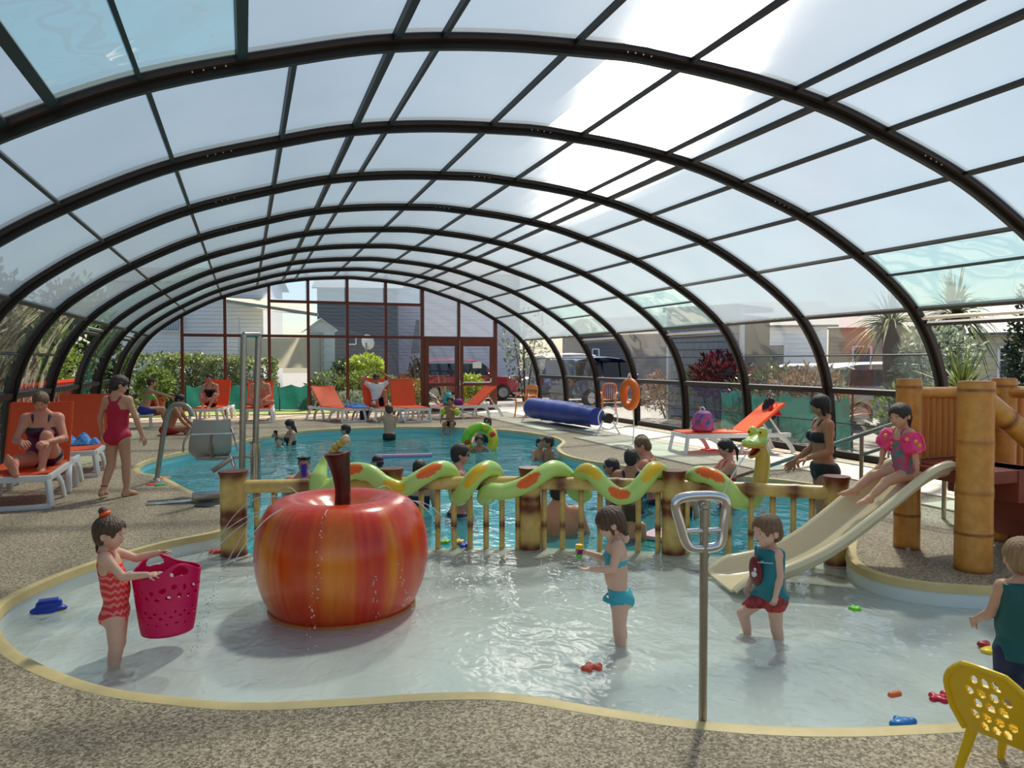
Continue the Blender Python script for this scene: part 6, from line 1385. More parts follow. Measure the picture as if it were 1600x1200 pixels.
# right side houses
c_ = mat('shingle_grey', (186, 188, 188), .7, noise=.22, nscale=14, stretch=(1, 1, .3)); s0, s1 = GD(1046, 565, 20.5)[:2], GD(1160, 565, 19.0)[:2]; shd = thing('shingled_shed', 'grey shed clad in wide weathered planks outside the right wall', 'shed', (s0[0], s0[1], 0)); dd = (s1-s0)/np.linalg.norm(s1-s0); nn_ = np.array([dd[1], -dd[0]])
for k in range(14): z = .12+k*.2; o = MB().box((*((s0+s1)/2+nn_*.0), z+.095), (float(np.linalg.norm(s1-s0)), .035, .185), M=Matrix(((dd[0], -dd[1], 0), (dd[1], dd[0], 0), (0, 0, 1))) @ Matrix.Rotation(radians(6), 3, 'X')).build('plank', c_, shd, smooth=False)
MB().bar((*(s0-nn_*.8), 1.4), (*(s1-nn_*.8), 1.4), 1.5, 2.8).build('shed_wall', ALUD, shd, smooth=False); MB().bar((*(s0-nn_*.7), 3.0), (*(s1-nn_*.7), 3.0), 2.1, .12).build('roof', ROOF, shd, smooth=False)
for q in (s0, s1): MB().bar((*(q+nn_*.03), 0), (*(q+nn_*.03), 2.95), .09, .09, up=(1, 0, 0)).build('corner_board', WHITE, shd, smooth=False)
def home_xy(name, lb, a, b, zt, m, wins=(), pitch=.16, roofm=None):
    a = np.array([*a, 0.]); b = np.array([*b, 0.]); t = thing(name, lb, 'mobile home', a); siding(a[:2], b[:2], .3, zt, m, t, pitch); d = unit(b-a); n = np.array([d[1], -d[0], 0]); bk = -n*3.5; e = d*.3
    for s_ in (a, b): MB().sheet([[(s_[0], s_[1], .3), (*(s_+bk)[:2], .3)], [(s_[0], s_[1], zt), (*(s_+bk)[:2], zt)]], .05).build('end_wall', m, t)
    MB().sheet([[(*(a-e+n*.3)[:2], zt-.05), (*(b+e+n*.3)[:2], zt-.05)], [(*(a-e+bk*.5)[:2], zt+.9), (*(b+e+bk*.5)[:2], zt+.9)], [(*(a-e+bk-n*.3)[:2], zt-.05), (*(b+e+bk-n*.3)[:2], zt-.05)]], .08).build('roof', roofm or ROOF, t, smooth=False)
    MB().bar((*(a+bk*.5)[:2], .14), (*(b+bk*.5)[:2], .14), 3.2, .32).build('underframe', ALUD, t)
    for u0, u1, z0, z1 in wins: window(t, (a+(b-a)*u0+n*.05)[:2], (a+(b-a)*u1+n*.05)[:2], z0, z1, n[:2])
    return t, a, b, n
home_xy('mobile_home', 'white mobile home with a grey shaded end beyond the crimson shrub', GD(1160, 565, 26)[:2], GD(1292, 565, 25.5)[:2], 2.9, SIDW, ((.3, .5, 1.2, 2.2),))
home_xy('mobile_home', 'cream clad house with tiled roof behind the palms in the open side bay', GD(1524, 565, 21)[:2], GD(1690, 565, 19)[:2], 2.45, SIDB, ((.25, .45, 1.0, 2.0), (.68, .82, 1.0, 2.1)), .18, mat('slate_tiles', (86, 92, 104), .6, noise=.3, nscale=22, stretch=(1, 1, 3)))
home_xy('mobile_home', 'dark grey mobile home with small window far beyond the lifebuoy', GD(880, 565, 37)[:2], GD(1050, 565, 33)[:2], 2.9, SIDG, ((.3, .36, 1.5, 2.2),))
home_xy('mobile_home', 'brown fronted mobile home with open terrace beyond the parked white car', GD(1296, 565, 30)[:2], GD(1490, 565, 28)[:2], 3.0, mat('tan_siding', (170, 150, 126), .6), ((.2, .35, .9, 2.2), (.55, .8, .9, 2.2)))

# ------------------------------------------------------------------ cars
def car(lb, pos, rz, paint, L=4.4, Wd=1.8, Hh=1.6, group=None, name='car', mpv=True):
    t = thing(name, lb, 'car', pos, rz, group); x = lambda f: (f-.5)*L
    body = [(.0, .32), (.01, .55), (.03, .78), (.06, .92), (.22, .985), (.34, 1.0), (.62, 1.0), (.80, .98), (.93, .98), (.985, .85), (1.0, .55), (.99, .32)] if mpv else [(.0, .30), (.01, .60), (.04, .78), (.25, .86), (.40, .9), (.8, .92), (.95, .9), (.99, .7), (1.0, .32)]
    # lower body: lofted across the width
    rows = []
    for k, (sy, inset, up) in enumerate([(-1, .0, 0), (-.96, 0, .0), (-.85, 0, .02), (0, 0, .03), (.85, 0, .02), (.96, 0, .0), (1, 0, 0)]):
        rows.append([(x(f)*(1-.02*(abs(sy) > .9)), sy*Wd/2*(1-.10*max(0, abs(f-.5)-.38)/.12), (z-.02*(abs(sy) == 1) if z > .5 else z)) for f, z in body])
    MB().sheet([r[::-1] for r in rows]).build('car_body', paint, t, world=False)
    sides = MB()
    for sy in (-1, 1):
        pts = [(x(f)*.98, sy*Wd/2*(1-.10*max(0, abs(f-.5)-.38)/.12), z) for f, z in body]; sides.add(pts, [tuple(range(len(pts)))] if sy > 0 else [tuple(range(len(pts)-1, -1, -1))])
    sides.build('body_side', paint, t, smooth=False, world=False)
    roof = [(.24, 1.0), (.33, Hh*.86), (.42, Hh*.965), (.58, Hh), (.80, Hh*.985), (.93, Hh*.93), (.975, 1.0)] if mpv else [(.26, .9), (.38, Hh*.93), (.55, Hh), (.75, Hh*.96), (.95, .93)]
    rows = []
    for sy, z in ((-1, 0), (-.93, .0), (-.8, .03), (0, .05), (.8, .03), (.93, .0), (1, 0)): rows.append([(x(f), sy*Wd/2*lerp(.98, .78, max(0, (zz-.95)/(Hh-.95))), zz+(z if 1.02 < zz else 0)) for f, zz in roof])
    MB().sheet([r[::-1] for r in rows]).build('cabin', paint, t, world=False)
    gl_ = mat('car_glass', (22, 26, 32), .08, spec=.8)
    for sy in (-1, 1):
        for (f0, f1, f2, f3) in ((.30, .345, .46, .47), (.485, .48, .66, .67), (.69, .68, .84, .90)):
            w0 = Wd/2*.985; z0, z1 = 1.03, Hh*.90; q = [(x(f0), sy*w0*.985, z0), (x(f3), sy*w0*.985, z0), (x(f2), sy*w0*.86, z1), (x(f1), sy*w0*.86, z1)]
            MB().sheet([[q[0], q[1]], [q[3], q[2]]], .012*sy).build('side_window', gl_, t, world=False, smooth=False)
    ws = [[(x(.245), s_*Wd/2*.86, 1.02) for s_ in (-1, 1)], [(x(.37), s_*Wd/2*.72, Hh*.92) for s_ in (-1, 1)]]; MB().sheet([[(p[0]-.03, p[1], p[2]+.02) for p in r] for r in ws], -.01).build('windscreen', gl_, t, world=False)
    for f in (.17, .81):
        for sy in (-1, 1):
            wh = MB().lathe([(.0, -.1), (.24, -.11), (.31, -.08), (.325, -.02), (.325, .06), (.30, .10), (0, .1)], 24, (x(f), sy*(Wd/2-.09), .325), M=Matrix.Rotation(pi/2, 3, 'X')).build('wheel', mat('tyre', (24, 24, 26), .7), t, world=False)
            rm = MB().lathe([(0, -.012), (.2, -.012), (.21, .012), (0, .012)], 24, (x(f), sy*(Wd/2+.015), .325), M=Matrix.Rotation(pi/2, 3, 'X')).build('rim', mat('rim_silver', (190, 192, 196), .25, .8), wh, world=False)
            rm.parent = t
    for sy in (-1, 1):
        MB().ball((x(.045), sy*Wd/2*.72, .72), (.10, .2, .09), 12).build('headlight', mat('lamp_glass', (220, 226, 230), .1), t, world=False); MB().ball((x(.985), sy*Wd/2*.82, .88), (.05, .1, .16), 10).build('tail_light', mat('tail_red', (150, 16, 20), .2), t, world=False); MB().ball((x(.31), sy*(Wd/2+.08), 1.08), (.07, .1, .07), 10).build('wing_mirror', paint, t, world=False)
        for k in (.53,): MB().box((x(k), sy*(Wd/2+.005), .93), (.16, .02, .03)).build('door_handle', paint, t, world=False)
    MB().box((x(.008), 0, .48), (.06, Wd*.9, .2)).build('front_bumper', mat('dark_bumper', (30, 30, 32), .5), t, world=False, bevel=.02); MB().box((x(.992), 0, .48), (.06, Wd*.9, .2)).build('rear_bumper', mat('dark_bumper', (30, 30, 32)), t, world=False, bevel=.02)
    return t
cp_ = GD(726, 612, 31.5); car('bright red people carrier parked beyond the glass door', (cp_[0], cp_[1], 0), pi-radians(8)-.0, mat('car_red', (176, 20, 44), .22, spec=.7), 4.5, 1.82, 1.68)
cp_ = GD(846, 604, 34.5); car('dark grey hatchback parked right of the red people carrier', (cp_[0], cp_[1], 0), radians(-10), mat('car_grey', (96, 98, 106), .25, spec=.7), 4.1, 1.75, 1.48)
cp_ = GD(938, 590, 27.5); car('dark blue van with pale bonnet parked beyond the lifebuoy', (cp_[0], cp_[1], 0), radians(200), mat('car_blue', (34, 52, 96), .25, spec=.7), 4.6, 1.85, 1.75)
cp_ = GD(904, 585, 30.5); car('white van parked behind the dark blue van', (cp_[0], cp_[1], 0), radians(190), mat('car_white', (226, 228, 230), .3, spec=.6), 4.8, 1.9, 1.9)
car('silver estate car parked beyond the palm outside the right wall', (*GD(1400, 600, 18.5)[:2], 0), radians(165), mat('car_silver', (196, 198, 202), .25, .3, spec=.7), 4.6, 1.82, 1.55)
car('white hatchback parked behind the silver estate car', (*GD(1296, 600, 23)[:2], 0), radians(150), mat('car_white', (226, 228, 230)), 4.2, 1.8, 1.5)
# ------------------------------------------------------------------ people
CY = math.degrees(YAW)
def P(label, px, top, D, H, turn, **k):                  # crown of the head at pixel (px, top), D metres along the view; face: heading relative to the view (90 = to the right)
    q = GD(px, top, D); return person(label, (q[0], q[1], 0), H, turn+CY, anchor='top', top=q[2], **k)
BLK = mat('black_fabric', (22, 20, 24), .6); REDS = mat('red_swimsuit', (196, 16, 62), .55, noise=.08); CORAL = mat('coral_zigzag', (1., 1., 1.), .6)
def zigzag():
    m = CORAL; t = m.node_tree; N, L = t.nodes, t.links; tc = N.new('ShaderNodeTexCoord'); sx = N.new('ShaderNodeSeparateXYZ'); L.new(tc.outputs['Object'], sx.inputs[0])
    tri = N.new('ShaderNodeMath'); tri.operation = 'PINGPONG'; tri.inputs[1].default_value = .022; ad = N.new('ShaderNodeMath'); ad.operation = 'ADD'; L.new(sx.outputs[0], ad.inputs[0]); L.new(sx.outputs[1], ad.inputs[1]); L.new(ad.outputs[0], tri.inputs[0])
    a2 = N.new('ShaderNodeMath'); a2.operation = 'MULTIPLY_ADD'; a2.inputs[1].default_value = .7; L.new(tri.outputs[0], a2.inputs[0]); L.new(sx.outputs[2], a2.inputs[2])
    pp = N.new('ShaderNodeMath'); pp.operation = 'PINGPONG'; pp.inputs[1].default_value = .02; L.new(a2.outputs[0], pp.inputs[0]); cr = N.new('ShaderNodeValToRGB'); e = cr.color_ramp.elements
    mr = N.new('ShaderNodeMath'); mr.operation = 'MULTIPLY'; mr.inputs[1].default_value = 50; L.new(pp.outputs[0], mr.inputs[0])
    e[0].position = .5; e[0].color = (*rgb(232, 48, 62), 1); e[1].position = .72; e[1].color = (*rgb(244, 136, 122), 1); L.new(mr.outputs[0], cr.inputs[0]); L.new(cr.outputs[0], N['Principled BSDF'].inputs['Base Color'])
zigzag()
TEAL = mat('teal_bikini', (66, 172, 186), .6, noise=.08); VEST = mat('teal_neoprene', (18, 116, 128), .55, noise=.06); REDTR = mat('red_striped_trunks', (196, 52, 44), .6, nscale=30, col2=(120, 40, 50)); NAVY = mat('navy_fabric', (18, 26, 66), .6)
MULTI = mat('multi_print', (40, 130, 130), .6, nscale=26, col2=(214, 60, 110)); PURP = mat('purple_suit', (92, 22, 84), .55, noise=.1, nscale=5, col2=(24, 18, 26)); DKG2 = mat('dark_swim', (30, 34, 44), .6); WHS = mat('white_shirt', (226, 226, 232), .7, noise=.05); GRN2 = mat('green_top', (110, 206, 90), .6); BLU2 = mat('blue_cloth', (46, 66, 170), .6); REDX = mat('plain_red', (200, 28, 40), .6)
SIT = dict(lt=(-.12, 1, .05), ls=(0, .15, -1), rt=(.12, 1, .05), rs=(0, .15, -1))
# toddler girl with the tub
q = G(184, 1029, -.15); q[2] = -.3
g1 = person('toddler girl in a coral zigzag swimsuit holding the pink tub', q, 1.0, 72+CY, dict(ra=(.10, .62, -.75), rf=(.06, 1, .02), la=(-.12, .85, -.42), lf=(.10, 1, .22), lt=(-.10, -.02, -1), ls=(-.02, -.22, -1), rt=(.10, .02, -1), rs=(.03, -.10, -1)), kid=1, skin='fair', hair=('brown', 'bun'), head=(12, 6, 0), lean=-7, clothes=[('swimsuit', CORAL, {'cross': True, 'strap': .012})], h=.0085, hands={'r': dict(curl=.5, palm=(-.4, .2, -1)), 'l': dict(curl=.5, palm=(.3, 0, -1))}, hh=.19)
MB().tube([g1['hat'](.1*cos(a)-.02, -.2+.1*sin(a)*.9, .57+.05*sin(a)) for a in np.linspace(0, 2*pi, 17)[:-1]], .014, 8, closed=True, caps=False).build('hair_tie', mat('neon_orange', (255, 90, 40), .5), g1['root'])
# girl in the teal bikini
q = G(967, 1001, -.15); q[2] = -.3
g2 = person('small girl in a teal frilled bikini standing with both hands held out', q, 1.0, -88+CY, dict(la=(-.06, .22, -.97), lf=(.06, 1, -.02), ra=(.06, .42, -.9), rf=(-.05, 1, .34), lt=(-.05, .02, -1), ls=(0, -.08, -1), rt=(.06, -.06, -1), rs=(.02, -.16, -1)), kid=1, skin='fair', hair=('brown', 'shag'), head=(0, 30, 0), lean=3, clothes=[('bikini_top', TEAL), ('bikini_bottom', TEAL, {'top': .06})], h=.0085, hands={'l': dict(curl=.22, palm=(0, 0, 1)), 'r': dict(curl=.75, palm=(-1, .1, .2))}, hh=.195)
for nm, w0, r0 in (('top_frill', .80, .074), ('hip_frill', .03, .088)):
    rows = [[], []]
    for k in range(49):
        a = radians(-100+200*k/48); s_ = 1+.05*sin(k*2.2); fl_ = .012*(1+sin(k*2.2)); T_ = w0
        rows[0].append(g2['t_at'](sin(a)*(r0+.012), cos(a)*(r0-.004), T_)); rows[1].append(g2['t_at'](sin(a)*(r0+.020+fl_*.6), cos(a)*(r0+.006+fl_*.6), T_-.07))
    MB().sheet(rows, .002).build(nm, TEAL, g2['root'])
hp = g2['rw']+(g2['rw']-g2['re'])*.35; tt_ = thing('water_toy', 'small yellow purple and green cup toy held by the girl in the teal bikini', 'toy', hp)
for z, r, c in ((.022, .026, (240, 200, 40)), (-.006, .024, (130, 30, 110)), (-.038, .02, (70, 200, 70))): MB().lathe([(r*.8, z-.016), (r, z-.006), (r, z+.010), (r*.85, z+.015), (0, z+.014)], 18, tuple(hp), wob=lambda a, t: 1+.12*cos(a*6)).build('toy_layer', mat('toy_%d_%d' % (c[0], c[1]), c, .4), tt_)
jet(tt_, [hp+np.array([0, 0, -.05]), hp+np.array([-.002, 0, -.1]), hp+np.array([-.002, 0, -.16])], .003, 9, .8, 30, 'dripping_water')
# boy in the float vest
q = G(1203, 993, -.15); q[2] = -.3
g3 = person('small boy in a teal float vest and red trunks wading left', (q[0], q[1], -.3), .93, -104+CY, dict(la=(-.16, -.05, -1), lf=(-.02, .28, -1), ra=(.16, .15, -1), rf=(0, .5, -1), lt=(-.06, -.05, -1), ls=(0, -.20, -1), rt=(.16, .82, -.62), rs=(0, -.28, -1)), kid=1, sex='m', skin='fair', hair=('light', 'short'), head=(-6, 6, 0), clothes=[('vest', VEST, {'t': .022, 'bottom': .02}), ('trunks', REDTR, {'len': .35, 't': .012})], h=.0085, hands={'l': dict(curl=.4, palm=(1, 0, 0))}, hh=.215, lean=2)
wpt = lambda u, v, w_: g3['t_at'](u, v, w_)
MB().ball(wpt(.0, .108, .58), (.07, .024, .095), 18, M=Matrix([list(r) for r in g3['TM']])).build('red_front_panel', mat('wine_red', (112, 18, 30), .5), g3['root'])
for u, w_, r in ((-.03, .55, .018), (-.01, .53, .022), (-.03, .64, .013)): MB().ball(wpt(u, .131, w_), (r, .008, r*.9), 10, M=Matrix([list(r_) for r_ in g3['TM']])).build('white_patch', mat('white_print', (232, 226, 222), .6), g3['root'])
lo_ = MB(); lo_.tube(catmull([wpt(-.060-.007*k, .128-.010*k, .80+.012*(k % 2)) for k in range(9)], 4), .0022, 5); lo_.tube([wpt(-.078, .118, .84), wpt(-.095, .106, .845)], .002, 5); lo_.build('white_lettering', mat('white_print', (232, 226, 222)), g3['root'], kind='stuff')
# girl on the slide
hz = np.interp(5.02, [c[0] for c in cen[::-1]], [c[2] for c in cen[::-1]]); 
g4 = person('girl with pink armbands sliding down the cream slide', (4.97, 4.52, hz+.085), 1.02, -78, dict(lt=(-.10, .93, -.26), ls=(-.10, .76, -.62), rt=(.14, .95, -.12), rs=(.12, .80, -.66), la=(-.30, -.05, -.95), lf=(-.05, -.12, -1), ra=(.32, .35, -.9), rf=(0, .2, -1)), kid=.72, skin='light', hair=('dark', 'braid'), head=(-18, 14, 0), lean=4, anchor='hip', clothes=[('swimsuit', MULTI, {'strap': .014})], h=.0105, hands={'l': dict(curl=.2, palm=(0, .2, -1), dir=(0, .35, -.9)), 'r': dict(curl=.2, palm=(0, 0, -1), dir=(0, .6, -.7))})
PKB = mat('pink_vinyl', (236, 34, 130), .2, noise=.25, nscale=16, col2=(246, 60, 110), spec=.6)
for s_ in 'lr':
    a, b = g4[s_+'S'], g4[s_+'e']; c_ = lerp(a, b, .55); d = unit(b-a); bb = MB(); bb.tube([c_-d*.085, c_-d*.07, c_-d*.03, c_, c_+d*.03, c_+d*.07, c_+d*.085], [.04, .075, .088, .085, .088, .075, .04], 22); ab2 = bb.build('armband', PKB, g4['root'])
    for k in range(3): v = np.cross(d, unit(np.array([.3+k, -.8, .2]))); MB().ball(c_+unit(v)*.086+d*(k-1)*.03, (.016, .016, .016), 8).build('printed_fish', mat('gold_print', (240, 170, 40), .4), ab2)
# boy at the right edge
bq = np.array([3.585, 2.55])
g5 = person('boy seen from behind in a dark teal float vest and navy shorts', (bq[0], bq[1], -.3), 1.03, 4+CY, dict(la=(-.22, .25, -1), lf=(-.05, .8, -.5), ra=(.2, .2, -1), lt=(-.06, 0, -1), rt=(.06, 0, -1)), kid=.8, sex='m', skin='light', hair=('blond', 'short'), head=(10, 8, 0), clothes=[('vest', mat('deep_teal_neoprene', (10, 84, 84), .55), {'t': .026, 'bottom': -.02}), ('swim_shorts', NAVY, {'len': .75, 't': .02})], h=.0095)
MB().tube([g5['t_at'](.118*sin(a), .004+.108*cos(a), .0) for a in np.linspace(0, 2*pi, 41)[:-1]], .005, 6, closed=True, caps=False).build('white_piping', mat('white_print', (232, 226, 222)), g5['root'])
# woman on the first lounger
g6 = person('woman in a black and purple swimsuit hugging one knee', (-2.22, 10.02, .47), 1.66, 178, dict(lt=(.02, .72, .68), ls=(.08, .36, -.95), rt=(.42, .9, .02), rs=(-.25, .92, -.1), la=(-.28, .42, -.85), lf=(.50, .80, -.05), ra=(.28, .42, -.85), rf=(-.42, .85, -.02)), skin='pink', hair=('light', 'short'), head=(0, 26, 0), lean=12, anchor='hip', fat=1.16, clothes=[('swimsuit', PURP, {'strap': .018})], h=.0145, hands={'l': dict(curl=.6, palm=(.6, .2, -.8)), 'r': dict(curl=.6, palm=(-.6, .2, -.8))})
# girl walking away
q = G(186, 776); g7 = person('girl in a red racerback swimsuit with purple goggles walking away', (q[0], q[1], 0), 1.44, 6+CY, dict(la=(-.40, .02, -1), lf=(-.05, .22, -1), ra=(.42, .0, -1), rf=(.28, .12, -1), lt=(-.02, -.06, -1), ls=(-.06, -.42, -.9), rt=(.02, .10, -1), rs=(.0, -.02, -1)), kid=.25, skin='light', hair=('dark', 'short'), head=(48, 14, 0), clothes=[('swimsuit', REDS, {'cross': True, 'top': .84, 'strap': .016})], h=.0125, hands={'l': dict(curl=.3), 'r': dict(curl=.15, dir=(.25, .3, -1))})
goggles(g7, mat('purple_strap', (120, 40, 96), .5), .08)
an = g7['la']; MB().tube([lerp(g7['la'], g7['lk'], .22)+np.array([cos(a)*.034, sin(a)*.034, 0]) for a in np.linspace(0, 2*pi, 17)[:-1]], .008, 6, closed=True, caps=False).build('ankle_band', REDX, g7['root'])
# woman at the handrail
g8 = P('woman in a black bikini with bobbed black hair holding the steel handrail', 1287, 617, 7.75, 1.62, -84, pose=dict(la=(-.10, -.05, -1), lf=(-.05, 1, -.32), ra=(.1, .2, -1), rf=(0, .7, -.6), lt=(-.05, .06, -1), rt=(.05, -.05, -1)), skin='tan', hair=('black', 'bob'), head=(0, 18, 0), clothes=[('bikini_top', BLK, {'t': .012}), ('bikini_bottom', BLK, {'t': .012})], h=.013, hands={'l': dict(curl=.7, palm=(0, .2, -1))}, fat=1.05)
# ---- in and around the swimming pool
g = P('bald man drinking from a purple cup in the swimming pool', 475, 711, 10.0, 1.78, 165, pose=dict(la=(-.4, .2, -1), ra=(.3, .35, -.9), rf=(-.45, .75, .75), la_=0), sex='m', skin='pink', hair=('grey', 'buzz'), h=.02, clothes=[('swim_shorts', DKG2)], hands={'l': dict(curl=.7), 'r': dict(curl=.8)})
p = g['hat'](.0, .62, -.28); tag(MB().lathe([(0, -.08), (.034, -.08), (.042, .08), (.038, .08), (.03, -.07)], 18, tuple(p)).build('cup', mat('purple_plastic', (96, 40, 170), .3)), 'tall purple cup held before the face of the bald man in the water', 'cup')
MB().tube([g['hat'](.34*sin(a), .05+.36*cos(a), .38) for a in np.linspace(-1.2, 1.2, 9)], .02, 6).build('raised_sunglasses', mat('dark_lens', (16, 14, 18)), g['root'])
P('dark haired child low in the water beside the man with the purple cup', 492, 741, 9.6, 1.2, -30, kid=.6, sex='m', hair=('dark', 'wet'), skin='light', h=.02, clothes=[('swim_shorts', NAVY)])
g = P('dark haired swimmer with pink goggles up to the neck in the water', 591, 711, 11.8, 1.4, -80, kid=.3, hair=('black', 'wet'), skin='light', h=.02, clothes=[('swimsuit', DKG2)]); goggles(g, mat('pink_strap', (226, 60, 150), .5))
g = P('swimmer with wet dark hair seen from behind near the middle of the fence', 655, 718, 9.0, 1.45, 5, kid=.3, hair=('dark', 'wet'), skin='light', h=.02, clothes=[('swimsuit', NAVY)])
g = P('man with dark short hair and sunglasses in profile facing right above the fence', 717, 694, 8.5, 1.78, 85, pose=dict(la=(-.1, .3, -1), ra=(.1, .3, -1)), sex='m', hair=('dark', 'short'), skin='pink', h=.016, clothes=[('swim_shorts', NAVY)]); sunglasses(g)
pq = G(296, 765, -.3); person('child under water with one hand raised at the pool edge', (pq[0]+.75, pq[1]+.6, -1.2), 1.05, 150+CY, dict(ra=(.1, .1, 1), rf=(.12, .1, 1), la=(-.3, .1, -.8)), kid=.6, hair=('brown', 'wet'), skin='fair', h=.02, clothes=[('swimsuit', NAVY)], hands={'r': dict(curl=.15, spread=.35, palm=(0, 1, 0), dir=(0, 0, 1))})
P('wet haired child hugging another child near the inner pool corner', 844, 683, 13.3, 1.25, 160, kid=.5, sex='m', hair=('black', 'wet'), skin='light', h=.022, pose=dict(la=(-.5, .6, -.5), ra=(.2, .5, -.8)), clothes=[('swim_shorts', NAVY)])
P('smiling boy turned left at the inner pool corner', 858, 681, 13.1, 1.3, -110, kid=.5, sex='m', hair=('dark', 'short'), skin='tan', h=.022, clothes=[('swim_shorts', BLK)])
P('small child sitting inside the green and yellow swim ring', 749, 680, 14.5, 1.0, 178, kid=1, sex='m', hair=('dark', 'short'), skin='tan', h=.02, pose=dict(la=(-.7, .4, -.5), ra=(.7, .4, -.5)), clothes=[('swim_shorts', NAVY)])
g = P('woman with reddish brown hair and sunglasses behind the swim ring', 762, 651, 16.2, 1.62, 195, hair=('brown', 'long'), skin='light', h=.024, pose=dict(la=(-.4, .7, -.6), lf=(.1, .8, -.3), ra=(.4, .7, -.6), rf=(-.1, .8, -.3)), clothes=[('swimsuit', DKG2)]); sunglasses(g)
q = G(706, 668); g = person('boy with yellow armbands sitting on the far pool edge', (q[0], q[1]+.12, .09), 1.22, 190+CY, dict(SIT, la=(-.35, .3, -.9), ra=(.5, -.3, -.9), rf=(.3, -.1, -1), lf=(.5, .5, .6)), kid=.6, sex='m', hair=('dark', 'short'), skin='tan', h=.02, anchor='hip', clothes=[('swim_shorts', BLK)])
for s_ in 'lr': a, b = g[s_+'S'], g[s_+'e']; d = unit(b-a); c_ = lerp(a, b, .6); MB().tube([c_-d*.08, c_-d*.04, c_+d*.04, c_+d*.08], [.05, .085, .085, .05], 16).build('armband', mat('yellow_vinyl', (206, 214, 36), .3), g['root'])
P('boy in black trunks standing in the far shallows pointing left with his back turned', 608, 632, 16.5, 1.35, -25, pose=dict(la=(-.35, .75, -.55), lf=(-.35, .9, .25), ra=(.05, .3, -1), rf=(-.3, .5, -.5)), kid=.4, sex='m', hair=('brown', 'short'), skin='light', h=.018, clothes=[('trunks', BLK, {'len': .3})])
g = P('man with dark hair and sunglasses low in the far water facing left', 541, 663, 16.4, 1.78, -100, sex='m', hair=('dark', 'short'), skin='light', h=.022, clothes=[('swim_shorts', NAVY)]); sunglasses(g)
g = P('woman with long dark hair holding a phone in the far left water', 455, 655, 15.7, 1.62, -120, hair=('dark', 'long'), skin='light', h=.022, pose=dict(ra=(.2, .6, -.8), rf=(-.5, .6, .6), la=(-.2, .4, -1)), head=(0, 22, 0), clothes=[('swimsuit', DKG2)])
p = g['rw']+np.array([0, 0, .06]); tag(MB().box(tuple(p), (.08, .02, .15), rz=.4).build('phone', BLK, bevel=.004), 'black phone in the hand of the long haired woman in the water', 'phone')
P('child with wet brown hair low in the water before the woman with the phone', 436, 681, 15.3, 1.2, 170, kid=.6, hair=('brown', 'wet'), skin='fair', h=.022, clothes=[('swimsuit', NAVY)])
P('broad backed man in the water right behind the fence balusters', 872, 748, 7.55, 1.8, 8, sex='m', hair=('dark', 'short'), skin='pink', h=.018, fat=1.2, pose=dict(la=(-.4, .3, -1), ra=(.4, .3, -1)), clothes=[('swim_shorts', DKG2)], face=False)
g = P('boy with blue goggles in profile left of the hugging family', 957, 715, 8.9, 1.2, -85, kid=.6, sex='m', hair=('dark', 'wet'), skin='tan', h=.018, clothes=[('swim_shorts', NAVY)]); goggles(g, mat('blue_strap', (40, 50, 150), .5))
P('woman with tied dark hair and her back turned in the hugging family', 986, 701, 8.6, 1.62, 15, hair=('dark', 'short'), skin='tan', h=.017, pose=dict(la=(-.2, .6, -.7), ra=(.35, .8, -.25), rf=(-.2, 1, .5)), clothes=[('swimsuit', NAVY)], face=False)
P('dark haired woman facing the bald man in the hugging family', 1002, 679, 9.8, 1.66, 150, hair=('black', 'short'), skin='tan', h=.018, pose=dict(la=(-.2, .7, -.6), ra=(.2, .7, -.6)), clothes=[('swimsuit', DKG2)])
P('sunburnt bald man bending over the woman in the hugging family', 1027, 682, 9.2, 1.8, -70, sex='m', hair=('light', 'buzz'), skin='pink', h=.017, lean=14, head=(-10, 24, 0), pose=dict(la=(-.2, .6, -.7), lf=(.2, 1, -.1), ra=(.2, .6, -.7)), clothes=[('swim_shorts', NAVY)])
P('woman with dark ponytail in a red swimsuit in the water before the snake head', 1137, 686, 8.9, 1.62, -88, hair=('black', 'ponytail'), skin='pink', h=.016, pose=dict(la=(-.1, .7, -.7), lf=(0, 1, .3), ra=(.1, .7, -.7)), head=(0, 12, 0), clothes=[('swimsuit', REDX)])
P('child with wet brown hair behind the fence beside the girl in the teal bikini', 986, 781, 7.3, 1.15, 10, kid=.6, hair=('brown', 'shag'), skin='light', h=.017, clothes=[('swimsuit', MULTI)], face=False)
P('dark wet head just above the fence rail by the third post', 1066, 734, 8.4, 1.3, 30, kid=.4, hair=('black', 'wet'), skin='light', h=.018, clothes=[('swimsuit', NAVY)])
p = GD(1032, 782, 7.4); tag(MB().box((p[0], p[1], -.12), (.42, .26, .04), rz=.6, M=None).build('kickboard', mat('pale_pink', (226, 190, 206), .6), bevel=.015), 'pale pink kickboard floating behind the bamboo fence', 'float')
q = G(262, 679); person('dark haired bather sitting on the left pool edge leaning forward', (q[0], q[1], .10), 1.72, 78+CY, dict(SIT, la=(-.1, .5, -.85), lf=(0, .6, -.6), ra=(.1, .5, -.85), rf=(0, .6, -.6)), sex='m', hair=('black', 'short'), skin='tan', h=.022, anchor='hip', lean=22, head=(0, 25, 0), clothes=[('swim_shorts', REDX)])
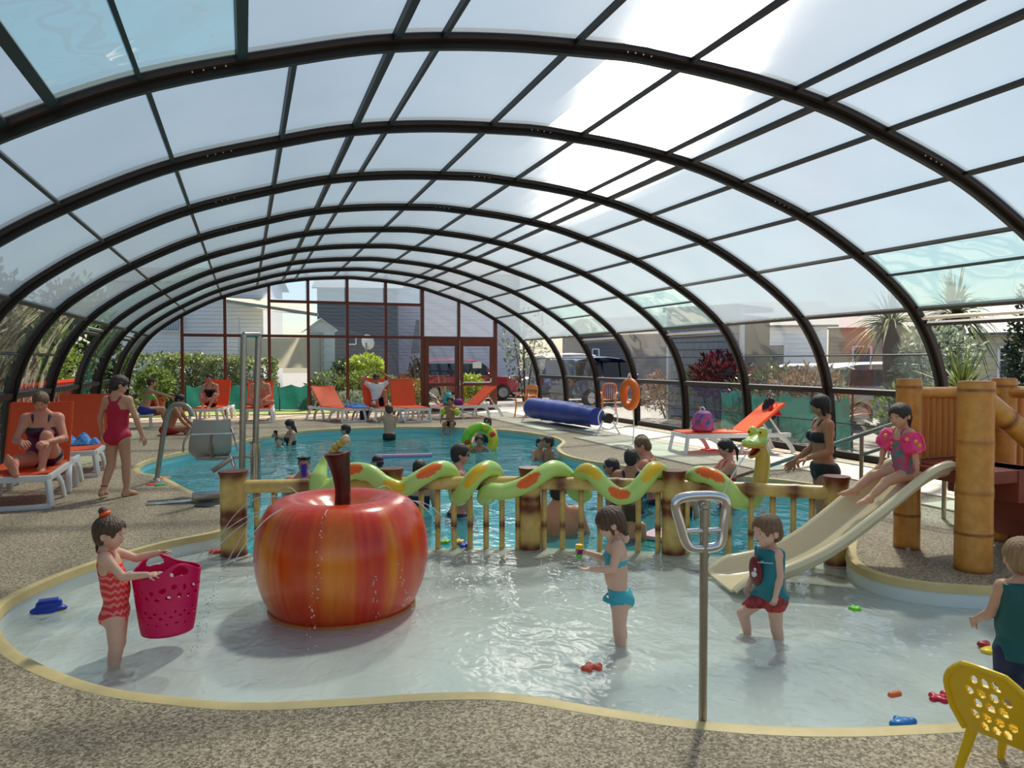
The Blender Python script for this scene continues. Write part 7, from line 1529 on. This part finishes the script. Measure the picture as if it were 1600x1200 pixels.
q = G(226, 668); LBX = person('seated bather in a bright green top reaching one arm to the right', (q[0], q[1], .42), 1.66, 60+CY, dict(SIT, ra=(.5, .8, -.25), rf=(.3, .9, -.35), la=(-.1, .5, -.8)), hair=('brown', 'short'), skin='light', h=.022, anchor='hip', lean=15, clothes=[('bikini_top', GRN2, {'t': .014}), ('swim_shorts', BLU2)])
st = thing('stool', 'low white stool under the bather in the green top', 'stool', (q[0], q[1], 0)); MB().box((q[0], q[1], .30), (.36, .36, .04)).build('seat', WHITE, st, bevel=.01); [MB().cyl((q[0]+a*.14, q[1]+b*.14, 0), (q[0]+a*.13, q[1]+b*.13, .29), .02).build('leg', WHITE, st) for a in (-1, 1) for b in (-1, 1)]
# on the far loungers
def on_l(Lo, x, y, z): a = Lo.rotation_euler[2]; return (Lo.location[0]+x*cos(a)-y*sin(a), Lo.location[1]+x*sin(a)+y*cos(a), z)
CROSS = dict(lt=(-.55, .85, .15), ls=(.85, .15, -.25), rt=(.55, .85, .15), rs=(-.85, .3, -.25), la=(-.25, .35, -.9), lf=(.45, .75, -.3), ra=(.25, .35, -.9), rf=(-.45, .75, -.3))
person('dark haired woman in a black swimsuit sitting with crossed ankles on her lounger', on_l(LB1, 0, .80, .47), 1.66, 180+14, dict(CROSS, lt=(-.25, .75, .6), ls=(.3, .45, -.85), rt=(.25, .75, .6), rs=(-.3, .45, -.85)), hair=('black', 'bun'), skin='pink', h=.022, anchor='hip', clothes=[('swimsuit', BLK, {'strap': .02, 't': .012})], lean=10)
person('shirtless man sitting cross legged on his lounger behind the lift masts', on_l(LB2, .05, .72, .46), 1.78, 180+8, CROSS, sex='m', hair=('dark', 'buzz'), skin='pink', h=.022, anchor='hip', lean=16, head=(0, 30, 0), clothes=[('swim_shorts', REDX)])
g = person('man in a white shirt leaning back with his hands behind his head', on_l(LB4, 0, 1.02, .46), 1.76, 180-2, dict(lt=(-.1, .62, .72), ls=(0, .35, -.95), rt=(.3, .95, .0), rs=(-.1, 1, -.05), la=(-.85, .1, .55), lf=(.75, -.25, .55), ra=(.85, .1, .55), rf=(-.75, -.25, .55)), sex='m', hair=('dark', 'short'), skin='tan', h=.02, anchor='hip', lean=-22, head=(0, 10, 0), clothes=[('shirt', WHS, {'t': .014}), ('swim_shorts', NAVY, {'t': .014})]); sunglasses(g)
